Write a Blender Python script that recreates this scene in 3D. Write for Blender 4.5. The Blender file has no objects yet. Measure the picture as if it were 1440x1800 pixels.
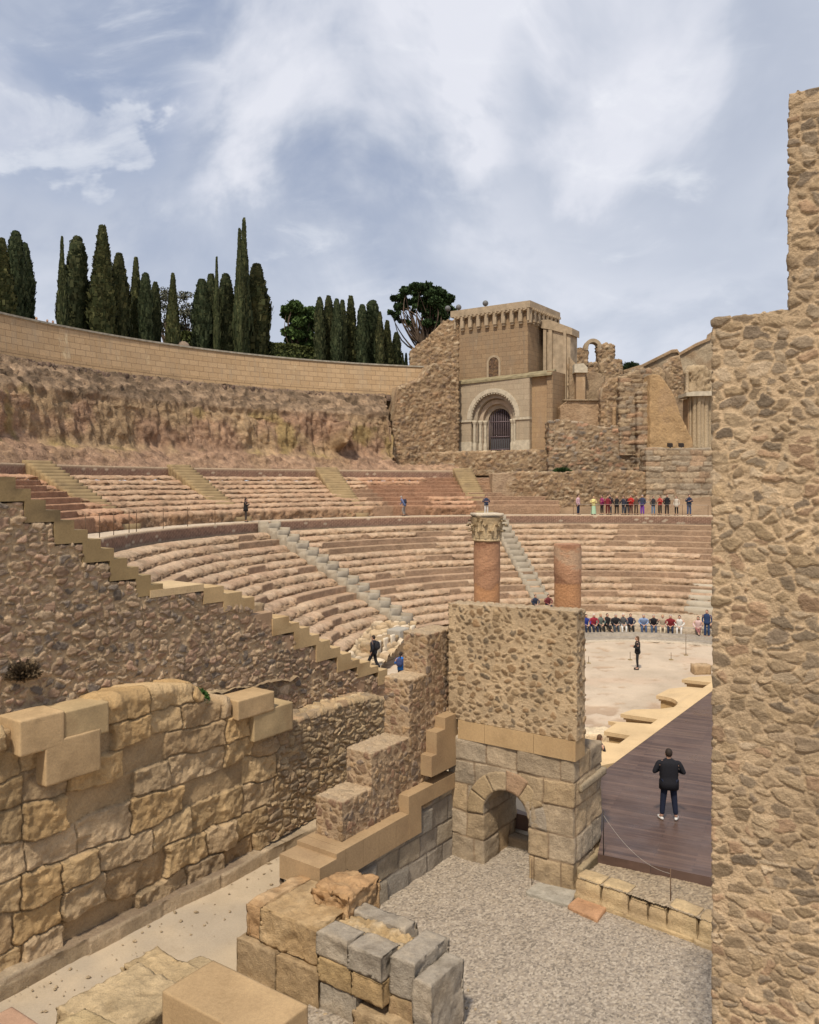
import bpy, math, random
import numpy as np
from mathutils import Vector, Matrix
R_ = math.radians
random.seed(7)
# ------------------------------------------------------------------ camera
F = 1450.0; HX = 720.0; HY = 850.0          # focal length and horizon in photo pixels (1440 x 1800)
sc = bpy.context.scene
cam = bpy.data.cameras.new('camera'); camo = bpy.data.objects.new('camera', cam); sc.collection.objects.link(camo)
camo.location = (0, 0, 0); camo.rotation_euler = (R_(90), 0, 0)
cam.sensor_fit = 'HORIZONTAL'; cam.sensor_width = 36; cam.lens = 36 * F / 1440
cam.shift_y = -50 / 1440; cam.clip_start = 0.05; cam.clip_end = 4000
sc.camera = camo
# ------------------------------------------------------------------ world and sun
SUN_EL, SUN_AZ = 56, 199                      # azimuth clockwise from +Y (away from the camera)
w = bpy.data.worlds.new('World'); sc.world = w; w.use_nodes = True
nt = w.node_tree; nt.nodes.clear()
def N(t, **kw):
    n = nt.nodes.new(t)
    for k, v in kw.items(): setattr(n, k, v)
    return n
def L(a, b): nt.links.new(a, b)
def mathn(op, a, b=None, c=None):
    n = N('ShaderNodeMath', operation=op)
    for i, v in enumerate((a, b, c)):
        if v is None: continue
        if isinstance(v, (int, float)): n.inputs[i].default_value = v
        else: L(v, n.inputs[i])
    return n.outputs[0]
def ramp(fac, stops, interp='LINEAR'):
    n = N('ShaderNodeValToRGB'); n.color_ramp.interpolation = interp
    while len(n.color_ramp.elements) < len(stops): n.color_ramp.elements.new(0.5)
    for e, (p, c) in zip(n.color_ramp.elements, stops):
        e.position = p; e.color = tuple(c) + (1,) if len(c) == 3 else c
    L(fac, n.inputs[0]); return n.outputs[0]
def mixc(fac, a, b, mode='MIX'):
    n = N('ShaderNodeMix', data_type='RGBA', blend_type=mode)
    if isinstance(fac, (int, float)): n.inputs[0].default_value = fac
    else: L(fac, n.inputs[0])
    for i, v in ((6, a), (7, b)):
        if isinstance(v, tuple): n.inputs[i].default_value = v + (1,) if len(v) == 3 else v
        else: L(v, n.inputs[i])
    return n.outputs[2]
out = N('ShaderNodeOutputWorld'); bg = N('ShaderNodeBackground'); L(bg.outputs[0], out.inputs[0])
sky = N('ShaderNodeTexSky', sky_type='NISHITA'); sky.sun_disc = False
sky.sun_elevation = R_(SUN_EL); sky.sun_rotation = R_(SUN_AZ); sky.air_density = 1.0; sky.dust_density = 1.5
tc = N('ShaderNodeTexCoord'); sep = N('ShaderNodeSeparateXYZ'); L(tc.outputs['Generated'], sep.inputs[0])
zz = mathn('ADD', mathn('MAXIMUM', sep.outputs[2], 0.0), 0.42)
cmb = N('ShaderNodeCombineXYZ'); L(mathn('DIVIDE', sep.outputs[0], zz), cmb.inputs[0]); L(mathn('DIVIDE', sep.outputs[1], zz), cmb.inputs[1])
def cloudnoise(scale, detail, rough, loc, sx=1, sy=1, dist=0.0):
    mp = N('ShaderNodeMapping'); mp.inputs['Location'].default_value = loc; mp.inputs['Scale'].default_value = (sx, sy, 1)
    L(cmb.outputs[0], mp.inputs[0])
    n = N('ShaderNodeTexNoise'); n.inputs['Scale'].default_value = scale; n.inputs['Detail'].default_value = detail
    n.inputs['Roughness'].default_value = rough; n.inputs['Distortion'].default_value = dist
    L(mp.outputs[0], n.inputs['Vector']); return n.outputs[0]
broad = cloudnoise(1.25, 5, 0.52, (3.3, 1.2, 0), 1.0, 0.9, 0.3)
soft = cloudnoise(2.8, 6, 0.55, (7.1, 4.4, 0), 1.0, 0.8, 0.4)
wisp = cloudnoise(6.0, 8, 0.6, (1.5, 9.1, 0), 0.8, 1.2, 0.5)
# azimuth side term: clearer blue towards the left of the picture
side = mathn('MULTIPLY', mathn('ADD', sep.outputs[0], 0.22), 0.28)
cover = mathn('ADD', mathn('ADD', mathn('MULTIPLY', broad, 0.75), mathn('MULTIPLY', soft, 0.45)), side)
def patch(px_, py_, d0, d1):
    v = Vector(((px_ - HX) / F, 1, (HY - py_) / F)).normalized(); n = N('ShaderNodeVectorMath', operation='DOT_PRODUCT'); L(tc.outputs['Generated'], n.inputs[0]); n.inputs[1].default_value = v
    a = mathn('ADD', n.outputs['Value'], mathn('MULTIPLY', mathn('SUBTRACT', soft, 0.5), 0.10)); c0, c1 = math.cos(R_(d1)), math.cos(R_(d0))
    mr = N('ShaderNodeMapRange', interpolation_type='SMOOTHERSTEP'); mr.inputs['From Min'].default_value = c0; mr.inputs['From Max'].default_value = c1; L(a, mr.inputs['Value']); return mr.outputs[0]
white1 = patch(590, 150, 1.5, 13); white2 = patch(20, 430, 2, 14); blue1 = patch(110, 215, 1, 10); grey1 = patch(1180, 190, 2, 12); white3 = patch(1000, 60, 1, 9)
cover = mathn('ADD', cover, mathn('MULTIPLY', white1, 0.10)); cover = mathn('ADD', cover, mathn('MULTIPLY', white2, 0.14)); cover = mathn('SUBTRACT', cover, mathn('MULTIPLY', blue1, 0.17))
fac = ramp(cover, [(0.36, (0, 0, 0)), (0.70, (1, 1, 1))], 'EASE')
tone = mathn('ADD', mathn('MULTIPLY', soft, 0.7), mathn('MULTIPLY', broad, 0.35)); tone = mathn('ADD', tone, mathn('MULTIPLY', mathn('ADD', white1, mathn('MULTIPLY', white3, .6)), 0.08)); tone = mathn('SUBTRACT', tone, mathn('MULTIPLY', grey1, 0.10))
grey = ramp(tone, [(0.38, (3.3, 3.75, 4.8)), (0.50, (4.7, 5.1, 6.0)), (0.62, (6.9, 7.05, 7.7))])
veil = mixc(0.8, sky.outputs[0], (2.9, 3.5, 4.9))
base = mixc(mathn('ADD', mathn('MULTIPLY', fac, 0.84), 0.12), veil, grey)
wf = ramp(wisp, [(0.50, (0, 0, 0)), (0.78, (1, 1, 1))], 'EASE')
puff = ramp(mathn('ADD', wisp, mathn('MULTIPLY', patch(140, 345, .5, 6), 0.20)), [(0.57, (0, 0, 0)), (0.80, (1, 1, 1))], 'EASE')
base = mixc(mathn('MULTIPLY', puff, 0.35), base, (8.6, 8.7, 8.9))
base = mixc(mathn('MULTIPLY', wf, 0.25), base, (8.2, 8.4, 8.8))
# paler towards the horizon
hz = ramp(sep.outputs[2], [(0.0, (1, 1, 1)), (0.42, (0, 0, 0))], 'EASE')
base = mixc(mathn('MULTIPLY', hz, 0.60), base, (6.1, 6.5, 7.3))
L(base, bg.inputs[0]); bg.inputs[1].default_value = 0.106
sl = bpy.data.lights.new('sun', 'SUN'); sl.energy = 3.7; sl.angle = R_(5); sl.color = (1.0, 0.90, 0.75)
so = bpy.data.objects.new('sun', sl); sc.collection.objects.link(so)
sd = Vector((math.sin(R_(SUN_AZ)) * math.cos(R_(SUN_EL)), math.cos(R_(SUN_AZ)) * math.cos(R_(SUN_EL)), math.sin(R_(SUN_EL))))
so.rotation_euler = sd.to_track_quat('Z', 'Y').to_euler()
sc.view_settings.view_transform = 'Standard'; sc.view_settings.look = 'None'
sc.view_settings.exposure = 0.13; sc.view_settings.gamma = 1
sc.cycles.max_bounces = 6; sc.cycles.diffuse_bounces = 3; sc.cycles.use_denoising = True

# ------------------------------------------------------------------ numpy noise
def _h(ix, iy, iz, s):
    a = (ix.astype(np.int64) * 374761393 + iy.astype(np.int64) * 668265263 + iz.astype(np.int64) * 2147483647 + s * 1274126177) & 0xffffffff
    a = ((a ^ (a >> 13)) * 1274126177) & 0xffffffff
    a = ((a ^ (a >> 15)) * 2246822519) & 0xffffffff
    a = a ^ (a >> 16)
    return (a & 0xffffff) / float(0x1000000)
def vnoise(p, s=0):
    i = np.floor(p).astype(np.int64); f = p - i; f = f * f * (3 - 2 * f); r = 0
    for a in (0, 1):
        for b in (0, 1):
            for c in (0, 1):
                wt = (f[:, 0] if a else 1 - f[:, 0]) * (f[:, 1] if b else 1 - f[:, 1]) * (f[:, 2] if c else 1 - f[:, 2])
                r = r + wt * _h(i[:, 0] + a, i[:, 1] + b, i[:, 2] + c, s)
    return r * 2 - 1
def fbm(p, o=4, s=0, rough=0.5):
    r = 0; a = 1; t = 0
    for k in range(o):
        r = r + a * vnoise(p * (2.03 ** k) + k * 7.3, s + k); t += a; a *= rough
    return r / t
def voro(p, s=0, jit=0.85):
    i = np.floor(p).astype(np.int64); n = len(p)
    F1 = np.full(n, 9.); F2 = np.full(n, 9.); ID = np.zeros(n); CV = np.zeros((n, 3))
    for a in (-1, 0, 1):
        for b in (-1, 0, 1):
            for c in (-1, 0, 1):
                cx, cy, cz = i[:, 0] + a, i[:, 1] + b, i[:, 2] + c
                q = np.stack([cx + .5 + (_h(cx, cy, cz, s) - .5) * jit, cy + .5 + (_h(cx, cy, cz, s + 1) - .5) * jit, cz + .5 + (_h(cx, cy, cz, s + 2) - .5) * jit], 1)
                v = p - q; d = np.sqrt((v ** 2).sum(1)); m = d < F1
                F2 = np.where(m, F1, np.minimum(F2, d))
                F1 = np.where(m, d, F1); ID = np.where(m, _h(cx, cy, cz, s + 5), ID); CV = np.where(m[:, None], v, CV)
    return F1, F2, ID, CV
def sstep(x, a, b):
    t = np.clip((x - a) / (b - a), 0, 1); return t * t * (3 - 2 * t)
def rnd(idv, k): return (idv * (917.3 + 131.7 * k) + k * .37) % 1.0
def pal(idv, cols, k=3):
    cols = np.array([c[:3] for c in cols]); t = rnd(idv, k) * len(cols)
    return cols[np.minimum(t.astype(int), len(cols) - 1)]

# ------------------------------------------------------------------ object helpers
def tag(o, label=None, cat=None, group=None, kind=None):
    if label: o['label'] = label
    if cat: o['category'] = cat
    if group: o['group'] = group
    if kind: o['kind'] = kind
    return o
def empty(name, loc, label, cat, group=None, rz=0):
    o = bpy.data.objects.new(name, None); sc.collection.objects.link(o); o.location = loc; o.rotation_euler = (0, 0, rz)
    o.empty_display_size = 0.2
    bpy.context.view_layer.update() if False else None
    return tag(o, label, cat, group)
def mkmesh(name, V, Fq, cols=None, smooth=True, uv=None):
    me = bpy.data.meshes.new(name); V = np.asarray(V, dtype=np.float32)
    if isinstance(Fq, np.ndarray):
        k = Fq.shape[1]; nf = len(Fq)
        me.vertices.add(len(V)); me.vertices.foreach_set('co', V.ravel())
        me.loops.add(nf * k); me.loops.foreach_set('vertex_index', Fq.ravel().astype(np.int32))
        me.polygons.add(nf); me.polygons.foreach_set('loop_start', np.arange(0, nf * k, k, dtype=np.int32))
        me.update(calc_edges=True)
    else:
        me.from_pydata([tuple(v) for v in V], [], Fq)
    if cols is not None:
        at = me.color_attributes.new('Col', 'FLOAT_COLOR', 'POINT')
        c = np.ones((len(V), 4), dtype=np.float32); c[:, :3] = cols; at.data.foreach_set('color', c.ravel())
    if uv is not None:
        ul = me.uv_layers.new(name='UVMap'); li = np.zeros(len(me.loops), dtype=np.int32); me.loops.foreach_get('vertex_index', li)
        ul.data.foreach_set('uv', np.asarray(uv, dtype=np.float32)[li].ravel())
    me.polygons.foreach_set('use_smooth', np.full(len(me.polygons), smooth))
    me.update(); return me
def obj(name, me, m, parent=None, base=None):
    """links one mesh object; vertices are given in world space"""
    o = bpy.data.objects.new(name, me); sc.collection.objects.link(o)
    if m is not None: me.materials.append(m)
    if parent is not None:
        inv = Matrix.Translation(parent_world(parent)) @ Matrix.Rotation(parent.rotation_euler.z if parent.type == 'EMPTY' else 0, 4, 'Z')
        me.transform(inv.inverted()); o.parent = parent
    else:
        n = len(me.vertices); co = np.zeros(n * 3, dtype=np.float32); me.vertices.foreach_get('co', co); co = co.reshape(-1, 3)
        b = Vector(base) if base is not None else Vector(((co[:, 0].min() + co[:, 0].max()) / 2, (co[:, 1].min() + co[:, 1].max()) / 2, co[:, 2].min()))
        me.transform(Matrix.Translation(-b)); o.location = b
    return o
def parent_world(p):
    v = Vector(p.location)
    if p.parent: v = v + parent_world(p.parent)
    return v

class Surf:
    def __init__(s): s.V = []; s.F = []; s.n = 0
    def grid(s, P, flip=False, mask=None):
        P = np.asarray(P, float); m, n = P.shape[:2]
        idx = np.arange(m * n).reshape(m, n) + s.n
        q = np.stack([idx[:-1, :-1], idx[1:, :-1], idx[1:, 1:], idx[:-1, 1:]], -1).reshape(-1, 4)
        if mask is not None: q = q[mask.reshape(-1)]
        if flip: q = q[:, ::-1]
        s.V.append(P.reshape(-1, 3)); s.F.append(q); s.n += m * n
    def quad(s, a, b, c, d, res):
        a, b, c, d = [np.array(x, float) for x in (a, b, c, d)]
        nu = max(1, int(round(max(np.linalg.norm(b - a), np.linalg.norm(c - d)) / res))); nv = max(1, int(round(max(np.linalg.norm(d - a), np.linalg.norm(c - b)) / res)))
        u = np.linspace(0, 1, nu + 1)[:, None, None]; v = np.linspace(0, 1, nv + 1)[None, :, None]
        s.grid(a * (1 - u) * (1 - v) + b * u * (1 - v) + c * u * v + d * (1 - u) * v)
    def box(s, o, a, b, c, res, faces='xXyYzZ'):
        """o corner, a right, b back, c up"""
        o, a, b, c = [np.array(x, float) for x in (o, a, b, c)]
        if 'y' in faces: s.quad(o, o + a, o + a + c, o + c, res)
        if 'Y' in faces: s.quad(o + a + b, o + b, o + b + c, o + a + b + c, res)
        if 'x' in faces: s.quad(o + b, o, o + c, o + b + c, res)
        if 'X' in faces: s.quad(o + a, o + a + b, o + a + b + c, o + a + c, res)
        if 'Z' in faces: s.quad(o + c, o + a + c, o + a + b + c, o + b + c, res)
        if 'z' in faces: s.quad(o + b, o + a + b, o + a, o, res)
    def done(s, style, name='mesh', smooth=True, weld=True):
        V = np.concatenate(s.V); Q = np.concatenate(s.F)
        if weld:
            k = np.round(V * 800).astype(np.int64)
            key = k[:, 0] * 73856093 ^ k[:, 1] * 19349663 ^ k[:, 2] * 83492791
            _, first, inv = np.unique(key, return_index=True, return_inverse=True)
            V = V[first]; Q = inv.reshape(-1)[Q]
            bad = (Q[:, 0] == Q[:, 1]) & (Q[:, 2] == Q[:, 3]); Q = Q[~bad]
        else:
            used = np.unique(Q)
        if True:
            used, inv2 = np.unique(Q, return_inverse=True); V = V[used]; Q = inv2.reshape(Q.shape)
        e1 = V[Q[:, 2]] - V[Q[:, 0]]; e2 = V[Q[:, 3]] - V[Q[:, 1]]; fn = np.cross(e1, e2)
        NN = np.zeros_like(V)
        for c in range(4): np.add.at(NN, Q[:, c], fn)
        NN /= (np.linalg.norm(NN, axis=1)[:, None] + 1e-12)
        d, col = style(V, NN)
        if d is not None: V = V + NN * d[:, None] if d.ndim == 1 else V + d
        deg = (Q[:, 0] == Q[:, 1]) | (Q[:, 1] == Q[:, 2]) | (Q[:, 2] == Q[:, 3]) | (Q[:, 3] == Q[:, 0])
        if deg.any():
            fl = [tuple(dict.fromkeys(q)) for q in Q.tolist()]; fl = [q for q in fl if len(q) > 2]
            return mkmesh(name, V, fl, col, smooth)
        return mkmesh(name, V, Q, col, smooth)

# ------------------------------------------------------------------ materials
def new_mat(name):
    global nt
    m = bpy.data.materials.new(name); m.use_nodes = True; nt = m.node_tree; nt.nodes.clear()
    o = N('ShaderNodeOutputMaterial'); b = N('ShaderNodeBsdfPrincipled'); L(b.outputs[0], o.inputs[0])
    b.inputs['Specular IOR Level'].default_value = 0.25
    return m, b
def noise(vec, scale, detail=4, rough=0.55):
    n = N('ShaderNodeTexNoise'); n.inputs['Scale'].default_value = scale; n.inputs['Detail'].default_value = detail; n.inputs['Roughness'].default_value = rough
    L(vec, n.inputs['Vector']); return n.outputs[0]
def geo_pos(): return N('ShaderNodeNewGeometry').outputs['Position']
def bump(b, h, strength, dist):
    n = N('ShaderNodeBump'); n.inputs['Strength'].default_value = strength; n.inputs['Distance'].default_value = dist
    L(h, n.inputs['Height']); L(n.outputs[0], b.inputs['Normal'])
def stone_mat(name, big=0.5, fine=14, bstr=0.6, bdist=0.03, rough=0.9, lo=0.72, hi=1.25):
    """base colour comes from the 'Col' attribute of the mesh, broken up by noise"""
    m, b = new_mat(name); pos = geo_pos()
    a = N('ShaderNodeAttribute', attribute_name='Col').outputs['Color']
    n1 = noise(pos, big, 5, 0.6); n2 = noise(pos, fine, 6, 0.65)
    n3 = noise(pos, fine * 2.7, 5, 0.7)
    f = mathn('ADD', mathn('ADD', mathn('MULTIPLY', n1, 0.30), mathn('MULTIPLY', n2, 0.35)), mathn('MULTIPLY', n3, 0.35))
    k = ramp(f, [(0.32, (lo * .88, lo * .87, lo * .85)), (0.5, (1, 1, 1)), (0.68, (hi * 1.08, hi * 1.07, hi * 1.03))])
    c = mixc(1.0, a, k, 'MULTIPLY')
    st_ = ramp(noise(pos, big * 2.3, 7, 0.72), [(0.54, (0, 0, 0)), (0.70, (1, 1, 1))]); c = mixc(mathn('MULTIPLY', st_, 0.28), c, mixc(1.0, c, (0.52, 0.47, 0.40), 'MULTIPLY'))
    c = mixc(1.0, c, (0.96, 0.885, 0.80), 'MULTIPLY')
    L(c, b.inputs['Base Color']); b.inputs['Roughness'].default_value = rough
    bump(b, mathn('ADD', n2, mathn('MULTIPLY', n3, 0.6)), min(1.0, bstr * 1.3), bdist * 1.3)
    return m
def plain(name, col, rough=0.8, nz=0.15, scale=20, metal=0, spec=0.25):
    m, b = new_mat(name); f = noise(geo_pos(), scale, 4)
    c = ramp(f, [(0.3, tuple(x * (1 - nz) for x in col)), (0.7, tuple(min(1, x * (1 + nz)) for x in col))])
    L(c, b.inputs['Base Color']); b.inputs['Roughness'].default_value = rough; b.inputs['Metallic'].default_value = metal
    b.inputs['Specular IOR Level'].default_value = spec
    return m
def ashlar_mat(name, c1, c2, mortar, bw, bh, msize=0.012, rough=0.85, stain=(0.16, 0.12, 0.08), staina=0.5, streak=False):
    m, b = new_mat(name); uv = N('ShaderNodeTexCoord').outputs['UV']; pos = geo_pos()
    br = N('ShaderNodeTexBrick'); L(uv, br.inputs['Vector']); br.offset = 0.5
    br.inputs['Color1'].default_value = (*c1, 1); br.inputs['Color2'].default_value = (*c2, 1); br.inputs['Mortar'].default_value = (*mortar, 1)
    br.inputs['Scale'].default_value = 1; br.inputs['Mortar Size'].default_value = msize; br.inputs['Brick Width'].default_value = bw; br.inputs['Row Height'].default_value = bh
    br.inputs['Mortar Smooth'].default_value = 0.3
    n1 = noise(pos, 0.35, 6, 0.65); n2 = noise(pos, 9, 5, 0.6)
    k = ramp(n2, [(0.3, (0.85,) * 3), (0.7, (1.12,) * 3)])
    c = mixc(1.0, br.outputs['Color'], k, 'MULTIPLY'); c = mixc(1.0, c, (0.95, 0.89, 0.83), 'MULTIPLY')
    sf = ramp(n1, [(0.5, (0, 0, 0)), (0.72, (1, 1, 1))])
    c = mixc(mathn('MULTIPLY', sf, staina), c, stain)
    if streak:
        mp = N('ShaderNodeMapping'); mp.inputs['Scale'].default_value = (1.6, 1.6, 0.16); L(pos, mp.inputs[0])
        s = ramp(noise(mp.outputs[0], 1.4, 5, 0.7), [(0.5, (0, 0, 0)), (0.68, (1, 1, 1))])
        c = mixc(mathn('MULTIPLY', s, 0.6), c, stain)
        mp3 = N('ShaderNodeMapping'); mp3.inputs['Scale'].default_value = (1.0, 1.0, 0.35); L(pos, mp3.inputs[0])
        s3 = ramp(noise(mp3.outputs[0], 0.9, 7, 0.75), [(0.60, (0, 0, 0)), (0.68, (1, 1, 1))]); c = mixc(mathn('MULTIPLY', s3, 0.5), c, tuple(min(.7, x * 1.5 + .03) for x in c1))
    L(c, b.inputs['Base Color']); b.inputs['Roughness'].default_value = rough
    bump(b, mathn('ADD', mathn('MULTIPLY', br.outputs['Fac'], -0.8), mathn('MULTIPLY', n2, 0.5)), 0.5, 0.03)
    return m
M = {}
M['rubble'] = stone_mat('rubble_stone', 0.5, 16, 0.7, 0.03)
M['rubble_far'] = stone_mat('weathered_stone', 0.25, 5, 0.9, 0.10, lo=0.68, hi=1.3)
M['rock'] = stone_mat('rock', 0.2, 2.6, 1.0, 0.22, lo=0.62, hi=1.35)
M['ashlar'] = stone_mat('dressed_stone', 0.8, 22, 0.35, 0.012, lo=0.80, hi=1.16)
M['grey'] = M['ashlar']
# ------------------------------------------------------------------ surface styles (relief, colour)
def rubble(cell=(.2, .2, .16), h=.03, cover=(.08, .30), stones=((.30, .21, .13),), mortar=(.40, .29, .19), seed=1, warp=.35, rough=.012, soft=.12, big=0.0, mvar=.12, top=None):
    cell = np.array(cell)
    def f(V, NN):
        p = V / cell
        wv = np.stack([vnoise(p * .9, seed + 11), vnoise(p * .9, seed + 12), vnoise(p * .9, seed + 13)], 1) * warp
        wv += np.stack([vnoise(p * 2.9, seed + 14), vnoise(p * 2.9, seed + 15), vnoise(p * 2.9, seed + 16)], 1) * warp * .35
        F1, F2, ID, CV = voro(p + wv, seed)
        t = cover[0] + (cover[1] - cover[0]) * rnd(ID, 1); e = F2 - F1
        mk = sstep(e, t, t + soft)
        rv = np.stack([rnd(ID, 5), rnd(ID, 6), rnd(ID, 7)], 1) - .5
        tilt = (CV * rv).sum(1)
        fb = fbm(V / (cell * .30), 3, seed + 30)
        d = mk * h * (.45 + .9 * rnd(ID, 2) + tilt * 1.3 + .35 * fb) + fbm(V / (cell * .45), 2, seed + 40) * rough + big * fbm(V / 1.3, 3, seed + 50)
        c = pal(ID, stones) * (.75 + .5 * rnd(ID, 4))[:, None] * (1 + .25 * fb)[:, None]
        mo = np.array(mortar)[None] * (1 + mvar * fbm(V / .5, 3, seed + 60) * 2)[:, None]
        out = c * mk[:, None] + mo * (1 - mk[:, None])
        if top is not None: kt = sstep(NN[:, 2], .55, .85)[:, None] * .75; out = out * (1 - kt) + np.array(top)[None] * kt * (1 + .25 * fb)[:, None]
        return d, out
    return f
def plaster(col, h=.02, size=.5, seed=3, var=.15, col2=None, c2size=1.2):
    def f(V, NN):
        a = fbm(V / size, 5, seed); c = np.array(col)[None] * (1 + var * fbm(V / (size * .6), 4, seed + 9) * 2)[:, None]
        if col2 is not None:
            k = sstep(fbm(V / c2size, 4, seed + 20), .0, .3)[:, None]; c = c * (1 - k) + np.array(col2)[None] * k * (1 + var * a)[:, None]
        return a * h, c
    return f
def rock(col, col2, h=.3, size=1.4, seed=5, stretch=(1, 1, .45)):
    st = np.array(stretch)
    def f(V, NN):
        p = V * st / size
        r = 1 - np.abs(fbm(p, 5, seed, .55)) * 2.2; r2 = fbm(p * 3.3, 4, seed + 5, .6)
        k = sstep(fbm(V / 3.0, 4, seed + 9), -.12, .25)[:, None]
        c = np.array(col)[None] * (1 - k) + np.array(col2)[None] * k
        return (r * .6 + r2 * .5) * h, c * (1 + .35 * r2)[:, None]
    return f

# ------------------------------------------------------------------ planes and walls
U = np.array([.586, .810]); VL = np.array([-.825, .565]); NB = np.array([-.810, .586])
def ray(px, Z): return np.array([(px - HX) / F * Z, Z])
def G(px, py, lv):                                   # point of the photo on a horizontal level
    Z = F * (-lv) / (py - HY); return np.array([(px - HX) / F * Z, Z, lv])
class Plane:
    def __init__(s, o, d, n=None):
        s.o = np.array(o, float); s.d = np.array(d, float) / np.linalg.norm(d)
        s.n = np.array([s.d[1], -s.d[0]])            # towards the viewer side when d runs to the right
    def s(s_, px):
        m = (px - HX) / F; return (m * s_.o[1] - s_.o[0]) / (s_.d[0] - m * s_.d[1])
    def at(s_, px, py):
        t = s_.s(px); q = s_.o + s_.d * t; return t, (HY - py) / F * q[1]
    def pt(s_, t, z, off=0.):
        q = s_.o + s_.d * t + s_.n * off; return np.array([q[0], q[1], z])
def prof(plane, pts): return [plane.at(*p) for p in pts]
def wall_surf(S, plane, top, bot, thick, res, faces='fbtlr', off=0.):
    """top / bot: lists of (s, z) left to right; vertical steps are allowed. Welds into one closed shell"""
    def snap(p):
        r = [tuple(p[0])]
        for a, b in p[1:]:
            if a - r[-1][0] < 1e-5 or (a - r[-1][0] < .035 and abs(b - r[-1][1]) > .07): a = r[-1][0]
            r.append((a, b))
        return np.array(r)
    def lim(p, x, side):
        if side < 0:
            i = np.searchsorted(p[:, 0], x - 1e-6, 'left')            # first point >= x
            i = min(max(i, 0), len(p) - 1)
            if i == 0: return p[0, 1]
            a, b = p[i - 1], p[i]
        else:
            i = np.searchsorted(p[:, 0], x + 1e-6, 'right')
            if i >= len(p): return p[-1, 1]
            if i == 0: return p[0, 1]
            a, b = p[i - 1], p[i]
        return a[1] if b[0] - a[0] < 1e-9 else a[1] + (b[1] - a[1]) * (x - a[0]) / (b[0] - a[0])
    top = snap(top); bot = snap(bot); s0, s1 = top[0, 0], top[-1, 0]
    xb = np.unique(np.round(np.concatenate([[s0, s1], top[:, 0], bot[(bot[:, 0] > s0 + .004) & (bot[:, 0] < s1 - .004), 0]]), 7))
    xs = []
    for a, b in zip(xb[:-1], xb[1:]):
        n = max(1, int(round((b - a) / res))); xs += list(a + (b - a) * np.arange(n) / n)
    xs.append(xb[-1]); cols = []
    for x in xs:
        l = (lim(top, x, -1), lim(bot, x, -1)); r = (lim(top, x, 1), lim(bot, x, 1))
        if x == xs[0]: cols.append((x,) + r)
        elif x == xs[-1]: cols.append((x,) + l)
        else:
            cols.append((x,) + l)
            if abs(l[0] - r[0]) > .02 or abs(l[1] - r[1]) > .02: cols.append((x,) + r)
    cols = np.array(cols); X, ZT, ZB = cols.T
    zmin, zmax = ZB.min(), ZT.max()
    zb = np.unique(np.round(np.concatenate([[zmin, zmax]] + [c for c in (ZT[:-1][np.diff(X) < 1e-9], ZT[1:][np.diff(X) < 1e-9], ZB[:-1][np.diff(X) < 1e-9], ZB[1:][np.diff(X) < 1e-9])]), 5))
    zl = [zb[0]]
    for a, b in zip(zb[:-1], zb[1:]):
        n = max(1, int(round((b - a) / res))); zl += list(a + (b - a) * np.arange(1, n + 1) / n)
    zl = np.array(zl); Z = np.clip(zl[None], ZB[:, None], ZT[:, None])
    dx = np.diff(X); mk = (dx[:, None] > 1e-9) & ((np.abs(np.diff(Z[:-1], axis=1)) > 1e-6) | (np.abs(np.diff(Z[1:], axis=1)) > 1e-6))
    def P3(x, z, o):
        q = plane.o[None] + plane.d[None] * np.asarray(x)[:, None] + plane.n[None] * o; return np.column_stack([q, z])
    def face(o): return np.stack([P3(X, Z[:, j], o) for j in range(len(zl))], 1)
    if 'f' in faces: S.grid(face(off), mask=mk)
    if 'b' in faces: S.grid(face(off - thick), flip=True, mask=mk)
    nt_ = max(1, int(round(thick / res))); tt = np.linspace(0, 1, nt_ + 1)
    def path(Zc):
        px_, pz_ = [X[0]], [Zc[0]]
        for i in range(1, len(X)):
            if X[i] - X[i - 1] < 1e-9:
                lo, hi = sorted((Zc[i - 1], Zc[i])); m = zl[(zl > lo + 1e-5) & (zl < hi - 1e-5)]
                if Zc[i] < Zc[i - 1]: m = m[::-1]
                px_ += [X[i]] * len(m); pz_ += list(m)
                if abs(Zc[i] - Zc[i - 1]) < 1e-6: continue
            px_.append(X[i]); pz_.append(Zc[i])
        return np.array(px_), np.array(pz_)
    if 't' in faces: a, b = path(ZT); S.grid(np.stack([P3(a, b, off - thick * t) for t in tt], 1))
    if 'o' in faces: a, b = path(ZB); S.grid(np.stack([P3(a, b, off - thick * t) for t in tt], 1), flip=True)
    for f_, i in (('l', 0), ('r', -1)):
        if f_ in faces:
            z = Z[i]; z = z[np.concatenate([[True], np.diff(z) > 1e-6])]; xx = np.full(len(z), X[i])
            S.grid(np.stack([P3(xx, z, off - thick * t) for t in tt], 0), flip=(f_ == 'r') is False)
    return S
def wall(name, plane, top, bot, thick, res, style, mat, label=None, cat=None, parent=None, faces='fbtlr', off=0., px=True, group=None, smooth=True):
    if px: top = prof(plane, top); bot = prof(plane, bot)
    me = wall_surf(Surf(), plane, top, bot, thick, res, faces, off).done(style, name, smooth)
    o = obj(name, me, mat, parent)
    return tag(o, label, cat, group)
def flat(col, var=.06, seed=2, h=.004, size=.3, grime=None):
    def f(V, NN):
        n = fbm(V / size, 4, seed); c = np.array(col)[None] * (1 + var * 2 * n)[:, None]
        if grime is not None:
            k = sstep(fbm(V / .6, 4, seed + 8), .05, .4)[:, None] * .7; c = c * (1 - k) + np.array(grime)[None] * k
        return n * h, c
    return f
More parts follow.
